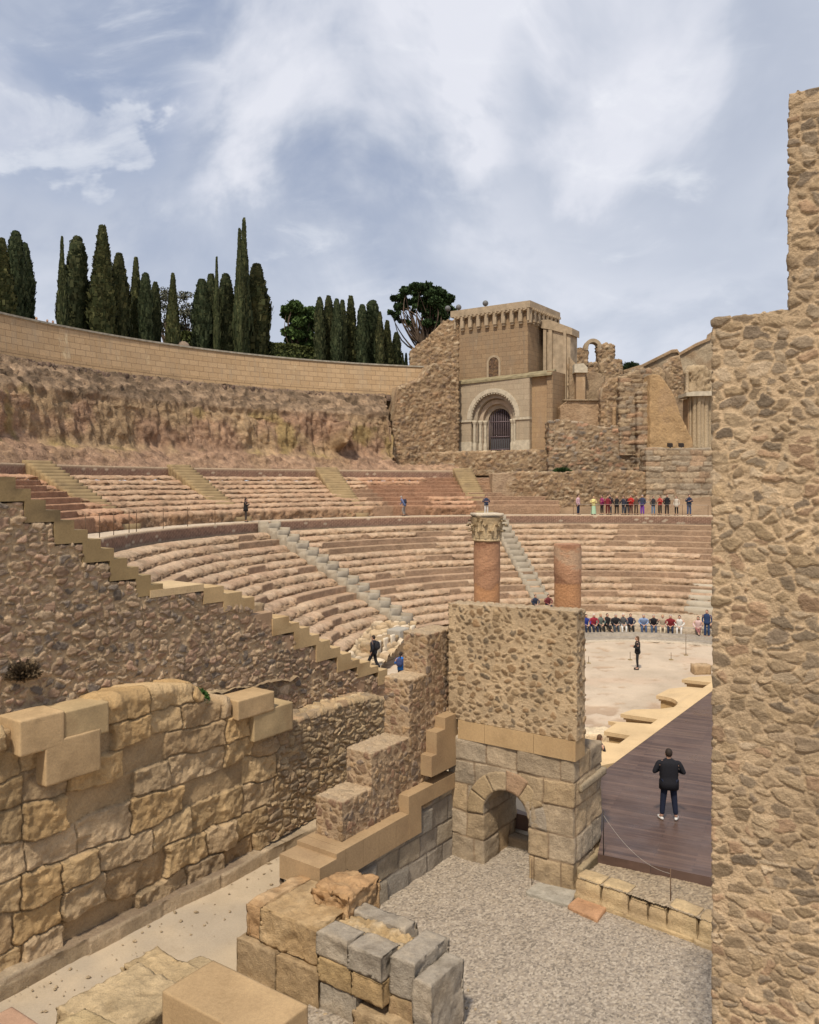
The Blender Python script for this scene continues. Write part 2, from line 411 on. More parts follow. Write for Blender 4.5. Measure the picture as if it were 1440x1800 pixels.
def block(name, o, a, b, c, style, mat, parent=None, res=.06, bev=.012, label=None, cat=None, group=None):
    """a dressed block with slightly softened edges"""
    S = Surf(); o, a, b, c = [np.array(x, float) for x in (o, a, b, c)]
    S.box(o, a, b, c, res)
    ctr = o + (a + b + c) / 2
    def st(V, NN):
        d, col = style(V, NN)
        ax = [x / np.linalg.norm(x) for x in (a, b, c)]; hl = [np.linalg.norm(x) / 2 for x in (a, b, c)]
        near = sum((np.abs((V - ctr) @ ax[i]) > hl[i] - 1e-4).astype(float) for i in range(3))
        d = (d if d is not None else 0) - np.where(near >= 2, bev * (near - 1), 0)
        return d, col
    return tag(obj(name, S.done(st, name, True), mat, parent), label, cat, group)
def v3(p2, z): return np.array([p2[0], p2[1], z])

TAN = (.40, .29, .185); OCH = (.43, .30, .155); GRY = (.27, .25, .23)
LG, LS, LO = -9.3, -8.6, -9.5            # gravel court, stage deck, orchestra
CX, CY = 13.0, 42.0; RW = 28.0
C2 = np.array([CX, CY])
B0 = np.array([-8.0, 15.65])             # face of the stair wall (left retaining wall)
A0 = np.array([-7.55, 15.2])
def sideB(X, Y): return (X - B0[0]) * NB[0] + (Y - B0[1]) * NB[1]
def farR(px, R):
    m = (px - HX) / F; a = m * m + 1; b = -2 * (m * CX + CY); c = CX * CX + CY * CY - R * R
    Z = (-b + math.sqrt(b * b - 4 * a * c)) / 2 / a; return np.array([m * Z, Z])
def phi(px, R):
    q = farR(px, R) - C2; return math.atan2(q[1], q[0])
def pol(ph, R): return C2 + R * np.array([math.cos(ph), math.sin(ph)])

# ------------------------------------------------------------------ setting: grounds
def structure(name, me, m): o = obj(name, me, m); o['kind'] = 'structure'; return o
def disc_grid(x0, x1, y0, y1, z, res, style, name, mat, mask=None):
    S = Surf(); xs = np.arange(x0, x1 + res, res); ys = np.arange(y0, y1 + res, res)
    X, Y = np.meshgrid(xs, ys, indexing='ij'); mk = None
    if mask is not None:
        mk = mask((X[:-1, :-1] + X[1:, 1:]) / 2, (Y[:-1, :-1] + Y[1:, 1:]) / 2)
    S.grid(np.stack([X, Y, np.full_like(X, z)], -1), mask=mk)
    return structure(name, S.done(style, name, weld=False), mat)
M['earth'] = plain('dry_earth', (.30, .24, .17), .95, .25, 2)
me = mkmesh('ground', [(-2500, -2500, -9.62), (2500, -2500, -9.62), (2500, 2500, -9.62), (-2500, 2500, -9.62)], [(0, 1, 2, 3)])
structure('ground', me, M['earth'])
# gravel court between the pier and the near wall
def gravel_style(V, NN):
    F1, F2, ID, CV = voro(V / .038, 4, 1.0)
    c = pal(ID, [(.38, .345, .30), (.30, .27, .235), (.46, .42, .365), (.22, .20, .175), (.41, .365, .305), (.35, .32, .285), (.52, .48, .42)]) * np.array((.86, .86, .86))[None]
    k = sstep(fbm(V / 1.6, 4, 77), .28, .5)[:, None] * .85
    inside = ((V[:, 0] > .2) & (V[:, 0] < 2.0) & (V[:, 1] < 14.9))[:, None]
    c = c * (1 - k * inside) + np.array((.46, .37, .25))[None] * k * inside
    return (.5 - F1) * .024 + fbm(V / .8, 3, 6) * .03, c
pp = Plane((3.65, 18.86), -VL)           # pier face, d runs right and towards the viewer
P0 = np.array([3.65, 18.86])
RS = Plane(P0 + VL * 3.35, U)            # right-hand face of the stepped wall, running back towards the viewer
def court(X, Y):
    s = (X - P0[0]) * NB[0] + (Y - P0[1]) * NB[1]
    return s < 4.2
disc_grid(-1.8, 9.5, 9.5, 21.3, LG, .023, gravel_style, 'gravel', stone_mat('gravel_mix', 1.0, 40, .5, .01, .95, .85, 1.15), court)
# sandy passage on the left
disc_grid(-13, 3.4, 8, 30, LG - .02, .08, plaster((.47, .41, .32), .02, .9, 21, .07, (.40, .36, .30), 2.5), 'path', stone_mat('packed_sand', .6, 30, .35, .01, .95, .9, 1.1),
          lambda X, Y: (sideB(X, Y) < 1.0) & ((X - RS.o[0]) * U[1] - (Y - RS.o[1]) * U[0] < .6))
# orchestra floor
def orch_style(V, NN):
    n = fbm(V / np.array([1.6, 1.6, 1]), 5, 31); c = np.array((.56, .49, .405))[None] * np.ones((len(V), 1))
    k = sstep(n, -.25, .35)[:, None]; c = c * (1 - k) + np.array((.48, .42, .345))[None] * k
    k = sstep(fbm(V / 2.2, 4, 35), .0, .5)[:, None] * .8; c = c * (1 - k) + np.array((.54, .44, .35))[None] * k
    R = np.hypot(V[:, 0] - CX, V[:, 1] - CY)
    k = sstep(fbm(V / .7, 5, 39) + .25 * sstep(R, 4.5, 8), .22, .40)[:, None]; c = c * (1 - k) + np.array((.42, .33, .25))[None] * k
    return fbm(V / .5, 4, 33) * .012 - k[:, 0] * .05, c
disc_grid(-6, 34, 24, 60, LO, .14, orch_style, 'orchestra_floor', stone_mat('worn_marble', .5, 12, .35, .02, .7, .9, 1.1), lambda X, Y: np.hypot(X - CX, Y - CY) < 17.5)

# ------------------------------------------------------------------ lower cavea
NROW, RWID, RH = 15, .775, .405; RTOP, ZTOP = 27.45, -3.38
PHI = np.linspace(R_(2), R_(215), 900)
def row_col(V, tread, clean, seed):
    n = fbm(V / .9, 4, seed); a = np.array((.57, .46, .35)); b = np.array((.50, .375, .275))
    c = a[None] * (1 - tread[:, None] * 0) ; k = sstep(n, -.2, .3)[:, None]; c = a[None] * (1 - k) + b[None] * k
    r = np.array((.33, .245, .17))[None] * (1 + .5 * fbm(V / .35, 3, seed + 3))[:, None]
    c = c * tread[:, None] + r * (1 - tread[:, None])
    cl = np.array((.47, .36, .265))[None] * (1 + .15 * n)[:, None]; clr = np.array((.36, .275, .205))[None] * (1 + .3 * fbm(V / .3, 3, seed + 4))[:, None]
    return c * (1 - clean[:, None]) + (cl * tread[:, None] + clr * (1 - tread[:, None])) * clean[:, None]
def seat_row(name, parent, ph, Ro, Ri, zo, zi, seed, cleanf, amp=.16, tint=(1, 1, 1), mask=None, ntread=7, nris=6, stones=.6):
    """one row: tread from Ro to Ri at height zo, riser down to zi"""
    q = np.concatenate([np.linspace(0, 1, ntread + 1), 1 + np.linspace(0, 1, nris + 1)[1:]])
    tr = np.minimum(q, 1); ri = np.clip(q - 1, 0, 1)
    c = cleanf(ph)[:, None]                                      # 1 = dressed masonry
    rag = np.array([fbm(np.stack([np.cos(ph) * Ro / 1.1, np.sin(ph) * Ro / 1.1, ph * 0 + seed], 1), 4, seed)])[0][:, None]
    Rr = Ro + (Ri - Ro) * tr[None] + (1 - c) * (rag * .16 * sstep(q, .3, 1)[None] - .12 * ri[None] * (1 + rag * 2))
    Zz = zo + (zi - zo) * ri[None] + (1 - c) * (-.10 * sstep(q, .45, 1)[None] * (1 - ri[None]) - .12 * (1 - ri[None]) * sstep(q, .8, 1.0)[None] * (1 - ri[None]) + rag * .07 * (ri[None] < .8) * sstep(q, .05, .4)[None])
    X = CX + Rr * np.cos(ph)[:, None]; Y = CY + Rr * np.sin(ph)[:, None]
    P = np.stack([X, Y, Zz * np.ones_like(X)], -1)
    mc = (P[:-1, :-1] + P[1:, 1:]) / 2; mk = sideB(mc[..., 0], mc[..., 1]) > -.35
    if mask is not None: mk &= mask(mc)
    if not mk.any(): return None
    S = Surf(); S.grid(P, mask=mk, flip=False)
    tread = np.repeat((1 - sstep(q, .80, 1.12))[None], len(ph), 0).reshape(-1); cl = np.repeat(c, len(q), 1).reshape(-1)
    V = P.reshape(-1, 3); Q = S.F[0]
    used, inv = np.unique(Q, return_inverse=True); Vu = V[used].copy(); Qn = inv.reshape(Q.shape); tread = tread[used]; cl = cl[used]
    F1, F2, ID, CV = voro(Vu / np.array((.34, .34, .2)), seed + 9)
    st = sstep(F2 - F1, .05, .25) * (.4 + .8 * rnd(ID, 2))
    edge = 1 - np.abs(np.clip(q, 0, 2) - 1) ; ed = np.repeat(edge[None], len(ph), 0).reshape(-1)[used]
    d = (1 - cl) * ((fbm(Vu / .42, 4, seed + 2) + .5 * fbm(Vu / .16, 3, seed + 12)) * amp * (.18 + 1.1 * (1 - tread)) + (st - .3) * .11 * (1 - tread) + (st - .3) * .03 * tread * (ed > .3)) + cl * fbm(Vu / .2, 3, seed) * .012
    rad = np.stack([CX - Vu[:, 0], CY - Vu[:, 1]], 1); rad /= np.linalg.norm(rad, axis=1)[:, None]
    k = (1 - tread)
    Vu[:, 0] += rad[:, 0] * d * k; Vu[:, 1] += rad[:, 1] * d * k; Vu[:, 2] += d * (.35 * k + tread) 
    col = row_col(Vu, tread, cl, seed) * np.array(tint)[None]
    sc_ = (.8 + .45 * rnd(ID, 4))[:, None]; col = col * (1 + (sc_ - 1) * (1 - cl[:, None]) * (.3 + .7 * (1 - tread[:, None])))
    dark = sstep(fbm(Vu / .55, 3, seed + 21), .18, .42)[:, None] * (1 - cl[:, None]) * .55; col = col * (1 - dark) + np.array((.26, .20, .14))[None] * dark
    me = mkmesh(name, Vu, Qn[:, ::-1] if FLIPROW else Qn, col, True)
    return obj(name, me, M['rubble_far'], parent)
FLIPROW = False
def row_z(i): return ZTOP - i * RH
low = empty('lower_seating', (CX, CY, LO), 'lower bank of worn stone seating rows curving round the orchestra below the walkway', 'seating')
def clean_low(i):
    def f(ph):
        n = np.array([vnoise(np.stack([ph * 9 + i * 3.7, ph * 0 + i * 5.1, ph * 0], 1), 60)])[0]
        c = sstep(n, .42, .48)
        for (a, b, rows) in ((1262, 1085, (0, 1)), (1262, 1090 + 30, (2,)), (1262, 1150, (3,)), (1262, 1190, (4,)), (1262, 1232, (5, 6)), (800, 700, (7,)), (760, 470 + 95, (2, 3)), (1190, 770, (8,)), (1262, 1110, (10,)), (690, 500, (8,))):
            if i in rows:
                pa, pb = phi(a, RTOP - i * RWID), phi(b, RTOP - i * RWID); c = np.where((ph > pa) & (ph < pb), 1.0, c)
        if i < 2: c = np.where(ph > phi(330, 27), 0, c)
        return c
    return f
for i in range(NROW):
    Ro = RTOP - i * RWID; zi = row_z(i + 1) if i < NROW - 1 else -9.15
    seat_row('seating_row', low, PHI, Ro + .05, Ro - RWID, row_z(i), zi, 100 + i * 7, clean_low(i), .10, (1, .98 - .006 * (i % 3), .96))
# low corridor and benches of honour round the orchestra
def ring(name, prof_, ph, style, mat, parent=None, label=None, cat=None, kind=None, mask=None, smooth=True, weld=False, lim_=None):
    pr = np.array(prof_, float); X = CX + pr[None, :, 0] * np.cos(ph)[:, None]; Y = CY + pr[None, :, 0] * np.sin(ph)[:, None]
    P = np.stack([X, Y, np.repeat(pr[None, :, 1], len(ph), 0)], -1); mc = (P[:-1, :-1] + P[1:, 1:]) / 2
    mk = sideB(mc[..., 0], mc[..., 1]) > -.3
    if mask is not None: mk = (mk & mask(mc)) if lim_ is None else mask(mc)
    S = Surf(); S.grid(P, mask=mk); me = S.done(style, name, smooth, weld)
    o = obj(name, me, mat, parent); tag(o, label, cat)
    if kind: o['kind'] = kind
    return o
def dens(pr, res):
    r = [pr[0]]
    for a, b in zip(pr[:-1], pr[1:]):
        n = max(1, int(math.hypot(b[0] - a[0], b[1] - a[1]) / res))
        for k in range(1, n + 1): r.append((a[0] + (b[0] - a[0]) * k / n, a[1] + (b[1] - a[1]) * k / n))
    return r
ORF = lambda mc: (mc[..., 0] > 3.5)
ring('inner_walkway', dens([(16.4, -9.1), (10.4, -9.14)], .25), PHI, rock((.58, .50, .39), (.50, .40, .29), .12, .9, 81), M['rubble_far'], kind='structure', mask=ORF)
bench = empty('orchestra_bench', (CX, CY, LO), 'curved low stone bench round the orchestra with the seated visitors on it', 'bench')
PB = np.linspace(R_(-4), R_(150), 330); BM = lambda mc: sideB(mc[..., 0], mc[..., 1]) > -2.8
st_b = flat((.50, .44, .36), .12, 14, .01, .4)
ring('seat', dens([(10.5, -8.95), (9.5, -8.92), (9.48, -9.3)], .15), PB, st_b, M['rubble_far'], bench, mask=BM, lim_=1)
ring('step', dens([(9.5, -9.22), (8.7, -9.22), (8.68, -9.36), (7.9, -9.36), (7.88, -9.5)], .12), PB, flat((.40, .37, .33), .12, 15, .01, .4), M['rubble_far'], bench, mask=BM, lim_=1)
ring('kerb', dens([(7.95, -9.42), (7.6, -9.42), (7.58, -9.5)], .1), PB, flat((.60, .55, .47), .06, 16, .005, .4), M['rubble_far'], bench, mask=BM, lim_=1)

# ------------------------------------------------------------------ walkway and its brick face
def brick_style(c1, c2, mortar, bw, bh, h=.02, seed=8, specks=True):
    def f(V, NN):
        ph = np.arctan2(V[:, 1] - CY, V[:, 0] - CX); R = np.hypot(V[:, 0] - CX, V[:, 1] - CY)
        row = np.floor(V[:, 2] / bh); u = ph * R.mean() / bw + .5 * (row % 2); cell = np.floor(u)
        fu = np.abs(u - cell - .5) * 2; fv = np.abs(V[:, 2] / bh - row - .5) * 2
        idv = _h(cell.astype(int), row.astype(int), row.astype(int) * 0, seed)
        mk = sstep(1 - np.maximum(fu, fv), .04, .30)[:, None]
        c = np.array(c1)[None] * (1 - idv[:, None]) + np.array(c2)[None] * idv[:, None]
        if specks: c = np.where((idv > .965)[:, None], np.array((.50, .44, .36))[None], c)
        c = c * mk + np.array(mortar)[None] * (1 - mk)
        top = (np.abs(NN[:, 2]) > .7)[:, None]
        c = np.where(top, np.array((.46, .38, .29))[None] * (1 + .2 * fbm(V / .5, 3, 4))[:, None], c)
        return mk[:, 0] * h + fbm(V / .15, 2, seed) * .01, c
    return f
PHF = np.linspace(R_(2), R_(215), 1800)
M['brick'] = stone_mat('small_brick', .3, 7, .5, .04)
o = ring('walkway_wall', dens([(RW + .3, -2.68), (RW, -2.68), (RW - .03, -3.5)], .11), PHF, brick_style((.20, .125, .10), (.30, .19, .145), (.36, .28, .21), .34, .13), M['brick'])
tag(o, 'curved low brick retaining wall with pale specks, holding up the walkway above the lower seating', 'wall')
ring('walkway', dens([(RW + 2.6, -2.70), (RW + .3, -2.70)], .5), PHI, plaster((.62, .55, .46), .01, .8, 41, .08), M['rubble_far'], kind='structure')

# ------------------------------------------------------------------ upper cavea
RU0, RU1, ZU = RW + 2.4, 38.2, 1.25
up = empty('upper_seating', (CX, CY, -2.7), 'upper bank of eroded seating terraces between the walkway and the rock face', 'seating')
NUP = 8; UW = (RU1 - RU0) / NUP
def upz(i): return -1.85 + i * .345
def um(limit):                                    # angular end of the terraces on the right, staggered like the photo
    return lambda mc: np.arctan2(mc[..., 1] - CY, mc[..., 0] - CX) > limit
for i in range(NUP):
    # row i: tread at upz(i) from R(i+1) in to R(i), riser down to the next
    Ri = RU0 + i * UW; Ro = Ri + UW + .05; zlow = -2.7 if i == 0 else upz(i - 1)
    a0 = phi((981, 981, 955, 935, 905, 880, 870, 868)[i], Ri + 1)
    def cf(ph, i=i, Ri=Ri):
        g = lambda px: phi(px, Ri + .5)
        c = np.zeros_like(ph)
        c = np.where(ph < g(806 + 4 * (7 - i)), 1.0, c)                        # right of the second flight: brown dressed
        if i >= 1: c = np.where((ph > g(815)) & (ph < g((668, 668, 640, 620, 610, 640, 735, 745)[i])), 1.0, c)
        if i in (1, 2): c = np.where((ph > g(820)) & (ph < g(752)), 0.0, c)
        if i == 0: c = np.where((ph > g(745)) & (ph < g(650)), 1.0, c)
        c = np.where(ph > g((150, 120, 135, 130, 105, 70, 60, -60)[i]), 1.0, c)
        return c
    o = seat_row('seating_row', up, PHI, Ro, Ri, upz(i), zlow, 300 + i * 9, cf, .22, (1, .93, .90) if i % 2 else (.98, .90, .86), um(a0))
# red tint of the rebuilt rows
def tint_vertices(o, fn):
    at = o.data.color_attributes['Col']; n = len(o.data.vertices); c = np.zeros(n * 4, dtype=np.float32); at.data.foreach_get('color', c); c = c.reshape(-1, 4)
    v = np.zeros(n * 3, dtype=np.float32); o.data.vertices.foreach_get('co', v); v = v.reshape(-1, 3) + np.array(parent_world(o))[None]
    c[:, :3] = fn(v, c[:, :3]); at.data.foreach_set('color', c.ravel())
def redden(v, c):
    ph = np.arctan2(v[:, 1] - CY, v[:, 0] - CX)
    k = ((ph > phi(812, 36)) & (ph < phi(640, 36))).astype(float) + (ph > phi(150, 34))
    k = (np.clip(k, 0, 1) * .6)[:, None]
    return c * (1 - k) + c * np.array((.98, .80, .74))[None] * k
for ch in up.children: tint_vertices(ch, redden)
o = ring('terrace_wall', dens([(RU1 + 1.2, ZU), (RU1, ZU), (RU1 - .02, ZU - .75)], .12), PHF[PHF > phi(801, 38)], brick_style((.19, .12, .10), (.27, .18, .14), (.32, .25, .19), .36, .14, .02, 12), M['brick'])
tag(o, 'curved low brick wall along the top of the upper seating, below the rock face', 'wall')

for nm, par_, r0_, z0_, r1_, z1_ in (('bedrock', up, RU0 + .3, -3.1, RU1 + .6, .05), ('bedrock', low, 15.8, -9.6, RTOP + .2, -4.0)):
    prb = dens([(r1_, z1_), (r0_, z0_)], 1.0)
    ring(nm, prb, PHI[::6], flat((.30, .22, .15), .2), MF_ if False else M['rubble_far'], par_)
# radial flights of steps
def stair_flight(name, label, pa, Ra, pb_, Rb, za, zb, n, width, style, mat, cheeks=False, group=None, lift=.12):
    A = np.append(farR(pa, Ra), za); Bp = np.append(farR(pb_, Rb), zb)
    root = empty(name, (Bp[0], Bp[1], zb), label, 'stairs', group)
    d = (Bp - A)[:2]; Ln = np.linalg.norm(d); d /= Ln; t = np.array([-d[1], d[0]])
    stp = Ln / n; rise = (za - zb) / n
    for k in range(n):
        o2 = A[:2] + d * stp * k - t * width / 2; zt = za - rise * k + lift
        if sideB(*(o2 + t * width / 2)) < -.2: continue
        if cheeks:
            # each stage: a shallow open box of grey slabs with two treads between side blocks
            S = Surf(); S.box(v3(o2, zt - rise - .55), v3(d * stp * 1.0, 0), v3(t * width, 0), (0, 0, rise + .50), .3)
            obj('tread', S.done(style, 'tread'), mat, root)
            for sd_ in (0, 1):
                oo = o2 + t * (width - .16) * sd_
                S = Surf(); S.box(v3(oo, zt - rise - .5), v3(d * stp * .98, 0), v3(t * .16, 0), (0, 0, rise + .62), .3)
                obj('side_slab', S.done(style, 'side_slab'), mat, root)
            S = Surf(); S.box(v3(o2 + t * .16 + d * stp * .12, zt - rise * .55 - .3), v3(d * stp * .45, 0), v3(t * (width - .32), 0), (0, 0, rise * .5 + .15), .3)
            obj('riser_slab', S.done(style, 'riser_slab'), mat, root)
        else:
            S = Surf(); S.box(v3(o2, zt - rise * 3 - .3), v3(d * stp * 1.0, 0), v3(t * width, 0), (0, 0, rise * 3 + .3), .25)
            obj('tread', S.done(style, 'tread'), mat, root)
    return root
st_brown = flat((.33, .26, .155), .12, 51, .01, .5, (.22, .17, .11)); st_greyst = flat((.36, .335, .285), .14, 52, .012, .4, (.28, .25, .21))
ug = 'flights of steps through the upper seating'
stair_flight('stone_steps', 'flight of olive brown steps at the far left, partly behind the stair wall', 62, 38.3, 226, 30.2, ZU + .1, -2.7, 20, 1.9, st_brown, M['ashlar'], group=ug)
stair_flight('stone_steps', 'flight of olive brown steps coming down to the woman in black on the walkway', 312, 38.3, 424, 30.2, ZU + .1, -2.7, 20, 1.9, st_brown, M['ashlar'], group=ug)
stair_flight('stone_steps', 'flight of olive brown steps in the middle, left of the dressed red rows', 572, 38.3, 628, 30.2, ZU + .1, -2.7, 20, 2.0, st_brown, M['ashlar'], group=ug)
stair_flight('stone_steps', 'flight of olive brown steps right of the red rows, behind the capital', 812, 38.3, 850, 30.2, ZU + .1, -2.7, 20, 1.8, st_brown, M['ashlar'], group=ug)
lg_ = 'grey stepped aisles of the lower seating'
stair_flight('aisle_steps', 'long grey stepped aisle with side slabs running down left of the middle', 466, 27.8, 716, 16.5, -2.85, -8.95, 14, 1.5, st_greyst, M['ashlar'], True, lg_)
stair_flight('aisle_steps', 'grey stepped aisle running down behind the column with the capital', 872, 27.8, 950, 17.6, -2.85, -8.5, 14, 1.3, st_greyst, M['ashlar'], True, lg_)
stair_flight('aisle_steps', 'pale grey stepped aisle at the right end, next to the near wall', 1262, 20.2, 1245, 16.4, -7.4, -9.05, 5, 3.2, flat((.42, .395, .34), .1, 53, .01, .5), M['ashlar'], False, lg_)
# ------------------------------------------------------------------ wall with blocks laid by hand
def blocks_style(o2, d2, courses, hrel=.16, seed=61, pal_=((.40, .28, .14), (.36, .27, .17), (.43, .31, .17), (.33, .24, .15), (.38, .25, .13)), wmin=.75, wmax=1.5, joint=.05, rough=.06, warp=.09, mort=(.30, .22, .14), rubf=None, flush=0.):
    """coursed big stones in a wall plane: relief with rounded, uneven blocks"""
    zc = np.array(courses)                                   # course boundaries, rising
    rs = np.random.RandomState(seed); edges = []
    for k in range(len(zc) + 1):
        e = [-6 + rs.rand()]
        while e[-1] < 40: e.append(e[-1] + wmin + (wmax - wmin) * rs.rand() ** 1.3)
        edges.append(np.array(e))
    def f(V, NN):
        s_ = (V[:, 0] - o2[0]) * d2[0] + (V[:, 1] - o2[1]) * d2[1]; z = V[:, 2]; dp_ = (V[:, 0] - o2[0]) * d2[1] - (V[:, 1] - o2[1]) * d2[0]
        s_ = s_ - np.minimum(dp_, 0) * 1.0
        q = np.stack([s_, z, s_ * 0], 1)
        s_ = s_ + warp * vnoise(q * 1.7, seed) + warp * .4 * vnoise(q * 6, seed + 1); z = z + warp * vnoise(q * 1.5, seed + 2) + warp * .4 * vnoise(q * 5, seed + 3)
        k = np.clip(np.searchsorted(zc, z), 0, len(zc)); dz = np.full(len(z), 9.)
        for b in zc: dz = np.minimum(dz, np.abs(z - b))
        ds = np.zeros(len(z)); idv = np.zeros(len(z)); c0 = np.zeros(len(z))
        for j in range(len(zc) + 1):
            m = k == j
            if not m.any(): continue
            e = edges[j]; i = np.clip(np.searchsorted(e, s_[m]), 1, len(e) - 1)
            ds[m] = np.minimum(s_[m] - e[i - 1], e[i] - s_[m]); idv[m] = _h(i, np.full(len(i), j), np.zeros(len(i), int), seed + 4); c0[m] = (s_[m] - (e[i - 1] + e[i]) / 2)
        dd = 1 / (1 / np.maximum(ds, 1e-3) ** 4 + 1 / np.maximum(dz, 1e-3) ** 4) ** .25
        mk = sstep(dd, joint * .25, joint * 2.2)
        pr = (rnd(idv, 1) ** 1.4); fl = (rnd(idv, 9) < flush).astype(float); fl = fl * sstep(dd, 0, .02)
        mk = mk * (1 - fl * .85)
        n = fbm(q * 2.2, 5, seed + 7); n2 = fbm(q * 7, 4, seed + 8)
        rd = 1 - np.abs(fbm(q * 1.6, 4, seed + 6)) * 2
        d = mk * (hrel * (.25 + pr) + (rnd(idv, 6) - .5) * c0 * .14 + rough * (n * 1.6 + n2 * .8 + rd * .7)) + (1 - mk) * rough * n
        c = pal(idv, pal_) * (.86 + .3 * rnd(idv, 4))[:, None] * (1 + .35 * n + .2 * n2)[:, None]
        c = c * mk[:, None] + np.array(mort)[None] * (1 - mk[:, None]) * (1 + .3 * n)[:, None]
        if rubf is not None:
            w_, st = rubf; kk = w_(V)[:, None]; d3, c3 = st(V, NN); d = d * (1 - kk[:, 0]) + (d3 + .06) * kk[:, 0]; c = c * (1 - kk) + c3 * kk
        return d, c
    return f
# ------------------------------------------------------------------ stair wall on the left (upper)
PBw = Plane(B0, U)
dark_rub = rubble((.25, .25, .17), .042, (.02, .20), ((.32, .24, .18), (.37, .28, .20), (.42, .325, .23), (.28, .22, .175), (.34, .25, .185), (.48, .385, .28), (.20, .175, .155), (.38, .27, .205), (.33, .23, .165)), (.46, .365, .25), 5, .34, .012, .06, .03)
sw = empty('stair_wall', (*(B0 + U * 6), LG), 'dark rubble retaining wall on the left with worn stairs running down along its top', 'wall')
rt = [(-120, 800), (0, 884), (41, 884), (42, 921), (93, 921), (94, 959), (143, 959), (144, 992), (191, 992), (192, 1024), (239, 1024), (240, 1052), (356, 1044), (357, 1060), (424, 1064), (440, 1072), (441, 1084), (478, 1100), (479, 1112), (515, 1120), (520, 1132), (554, 1140), (557, 1154), (592, 1164), (594, 1174), (626, 1182), (660, 1190), (680, 1200)]
wall('rubble_face', PBw, rt, [(-120, 1400), (700, 1400)], .8, .026, dark_rub, M['rubble'], parent=sw, faces='flrt')
def zat(pl, px, py): return pl.at(px, py)[1]
def stepblock(name, pl, steps, yb, thick, style, mat, parent, off=.03, res=.12):
    """steps: [(px0, px1, y)] ; each tread is level; yb photo row of the underside at px0"""
    zb = zat(pl, steps[0][0], yb); top = []
    for a, b, y in steps:
        z = zat(pl, a, y); top += [(pl.s(a), z), (pl.s(b), z)]
    me = wall_surf(Surf(), pl, top, [(pl.s(steps[0][0]), zb), (pl.s(steps[-1][1]), zb)], thick, res, 'ftblro', off).done(style, name, False)
    return obj(name, me, mat, parent)
olive = flat((.29, .225, .125), .12, 71, .006, .5, (.12, .095, .06)); pale = flat((.47, .36, .21), .12, 72, .006, .5, (.36, .25, .13))
for st, yb in (([(-70, -48, 795), (-48, -10, 815)], 850), ([(-20, 26, 838), (26, 53, 859)], 882), ([(42, 79, 879), (79, 105, 897)], 919), ([(94, 129, 915), (129, 153, 932)], 957), ([(144, 176, 949), (176, 199, 965)], 990), ([(192, 222, 983), (222, 242, 998)], 1022), ([(238, 264, 1013), (264, 285, 1028)], 1050)):
    stepblock('stair_block', PBw, st, yb, .85, olive, M['ashlar'], sw)
stepblock('landing_slab', PBw, [(262, 356, 1038)], 1051, 1.3, flat((.55, .44, .28), .08, 73), M['ashlar'], sw, .05)
for st, yb in (([(356, 391, 1034)], 1062), ([(391, 423, 1044)], 1076), ([(423, 445, 1052)], 1074), ([(477, 506, 1088), (506, 524, 1097)], 1118), ([(515, 542, 1107), (542, 559, 1118)], 1142), ([(554, 578, 1130), (578, 596, 1141)], 1164), ([(591, 615, 1153), (615, 630, 1162)], 1182), ([(626, 648, 1168), (648, 663, 1174)], 1192), ([(663, 679, 1180)], 1205)):
    stepblock('stair_block', PBw, st, yb, .95, pale, M['ashlar'], sw, .05)
for st, yb in (([(366, 424, 1062)], 1082), ([(430, 478, 1084)], 1128), ([(500, 520, 1118)], 1152), ([(545, 560, 1145)], 1176), ([(584, 604, 1166)], 1196), ([(618, 640, 1182)], 1222), ([(655, 680, 1194)], 1240)):
    stepblock('backing_stone', PBw, st, yb, .7, flat((.36, .26, .18), .15, 74, .01, .4), M['ashlar'], sw, .02)
S = Surf(); q = PBw.pt(PBw.s(442), zat(PBw, 442, 1094), -.35); S.box(q, v3(U * .75, 0), v3(NB * .6, 0), (0, 0, .36), .05)
obj('broken_stone', S.done(rock((.36, .29, .20), (.30, .23, .17), .08, .4, 75), 'broken_stone'), M['rubble'], sw)
# red rubble behind the landing, dark tuft added where the wall has a dark hollow
# ------------------------------------------------------------------ lower wall of big weathered stones
PA = Plane(A0, U)
lw = empty('great_stone_wall', (*(A0 + U * 6), LG), 'lower wall of huge weathered yellow stone blocks along the sandy passage', 'wall')
small_rub = rubble((.30, .30, .16), .045, (.02, .2), ((.42, .33, .21), (.37, .29, .20), (.46, .36, .23), (.32, .26, .19), (.49, .40, .27), (.37, .27, .18)), (.41, .32, .21), 15, .4, .02, .10, .05)
sA = PA.s(480)
def rubw(V):
    s_ = (V[:, 0] - A0[0]) * U[0] + (V[:, 1] - A0[1]) * U[1]; n = fbm(V / 1.2, 3, 4) * 1.2
    return sstep(s_ + n, sA - .3, sA + .5)
bigst = blocks_style(A0, U, [-8.62, -7.95, -7.35, -6.72, -6.1, -5.5, -4.95, -4.4], .15, 61, pal_=((.47, .36, .215), (.44, .33, .19), (.49, .375, .225), (.43, .34, .23), (.45, .325, .175), (.46, .36, .235), (.40, .30, .185)), rough=.052, rubf=(rubw, small_rub), wmin=.8, wmax=1.8, warp=.085, joint=.010, mort=(.40, .305, .19), flush=.10)
wall('stone_face', PA, [(-140, 1335), (17, 1284), (60, 1285), (160, 1262), (176, 1240), (262, 1216), (333, 1208), (352, 1232), (398, 1238), (400, 1258), (497, 1262), (512, 1272), (560, 1252), (655, 1226), (690, 1236), (760, 1250)],
     [(-140, 1790), (0, 1720), (760, 1330)], .8, .024, bigst, M['rubble'], parent=lw, faces='ftlr')
smooth_y = flat((.43, .33, .19), .10, 81, .012, .5, (.33, .24, .14))
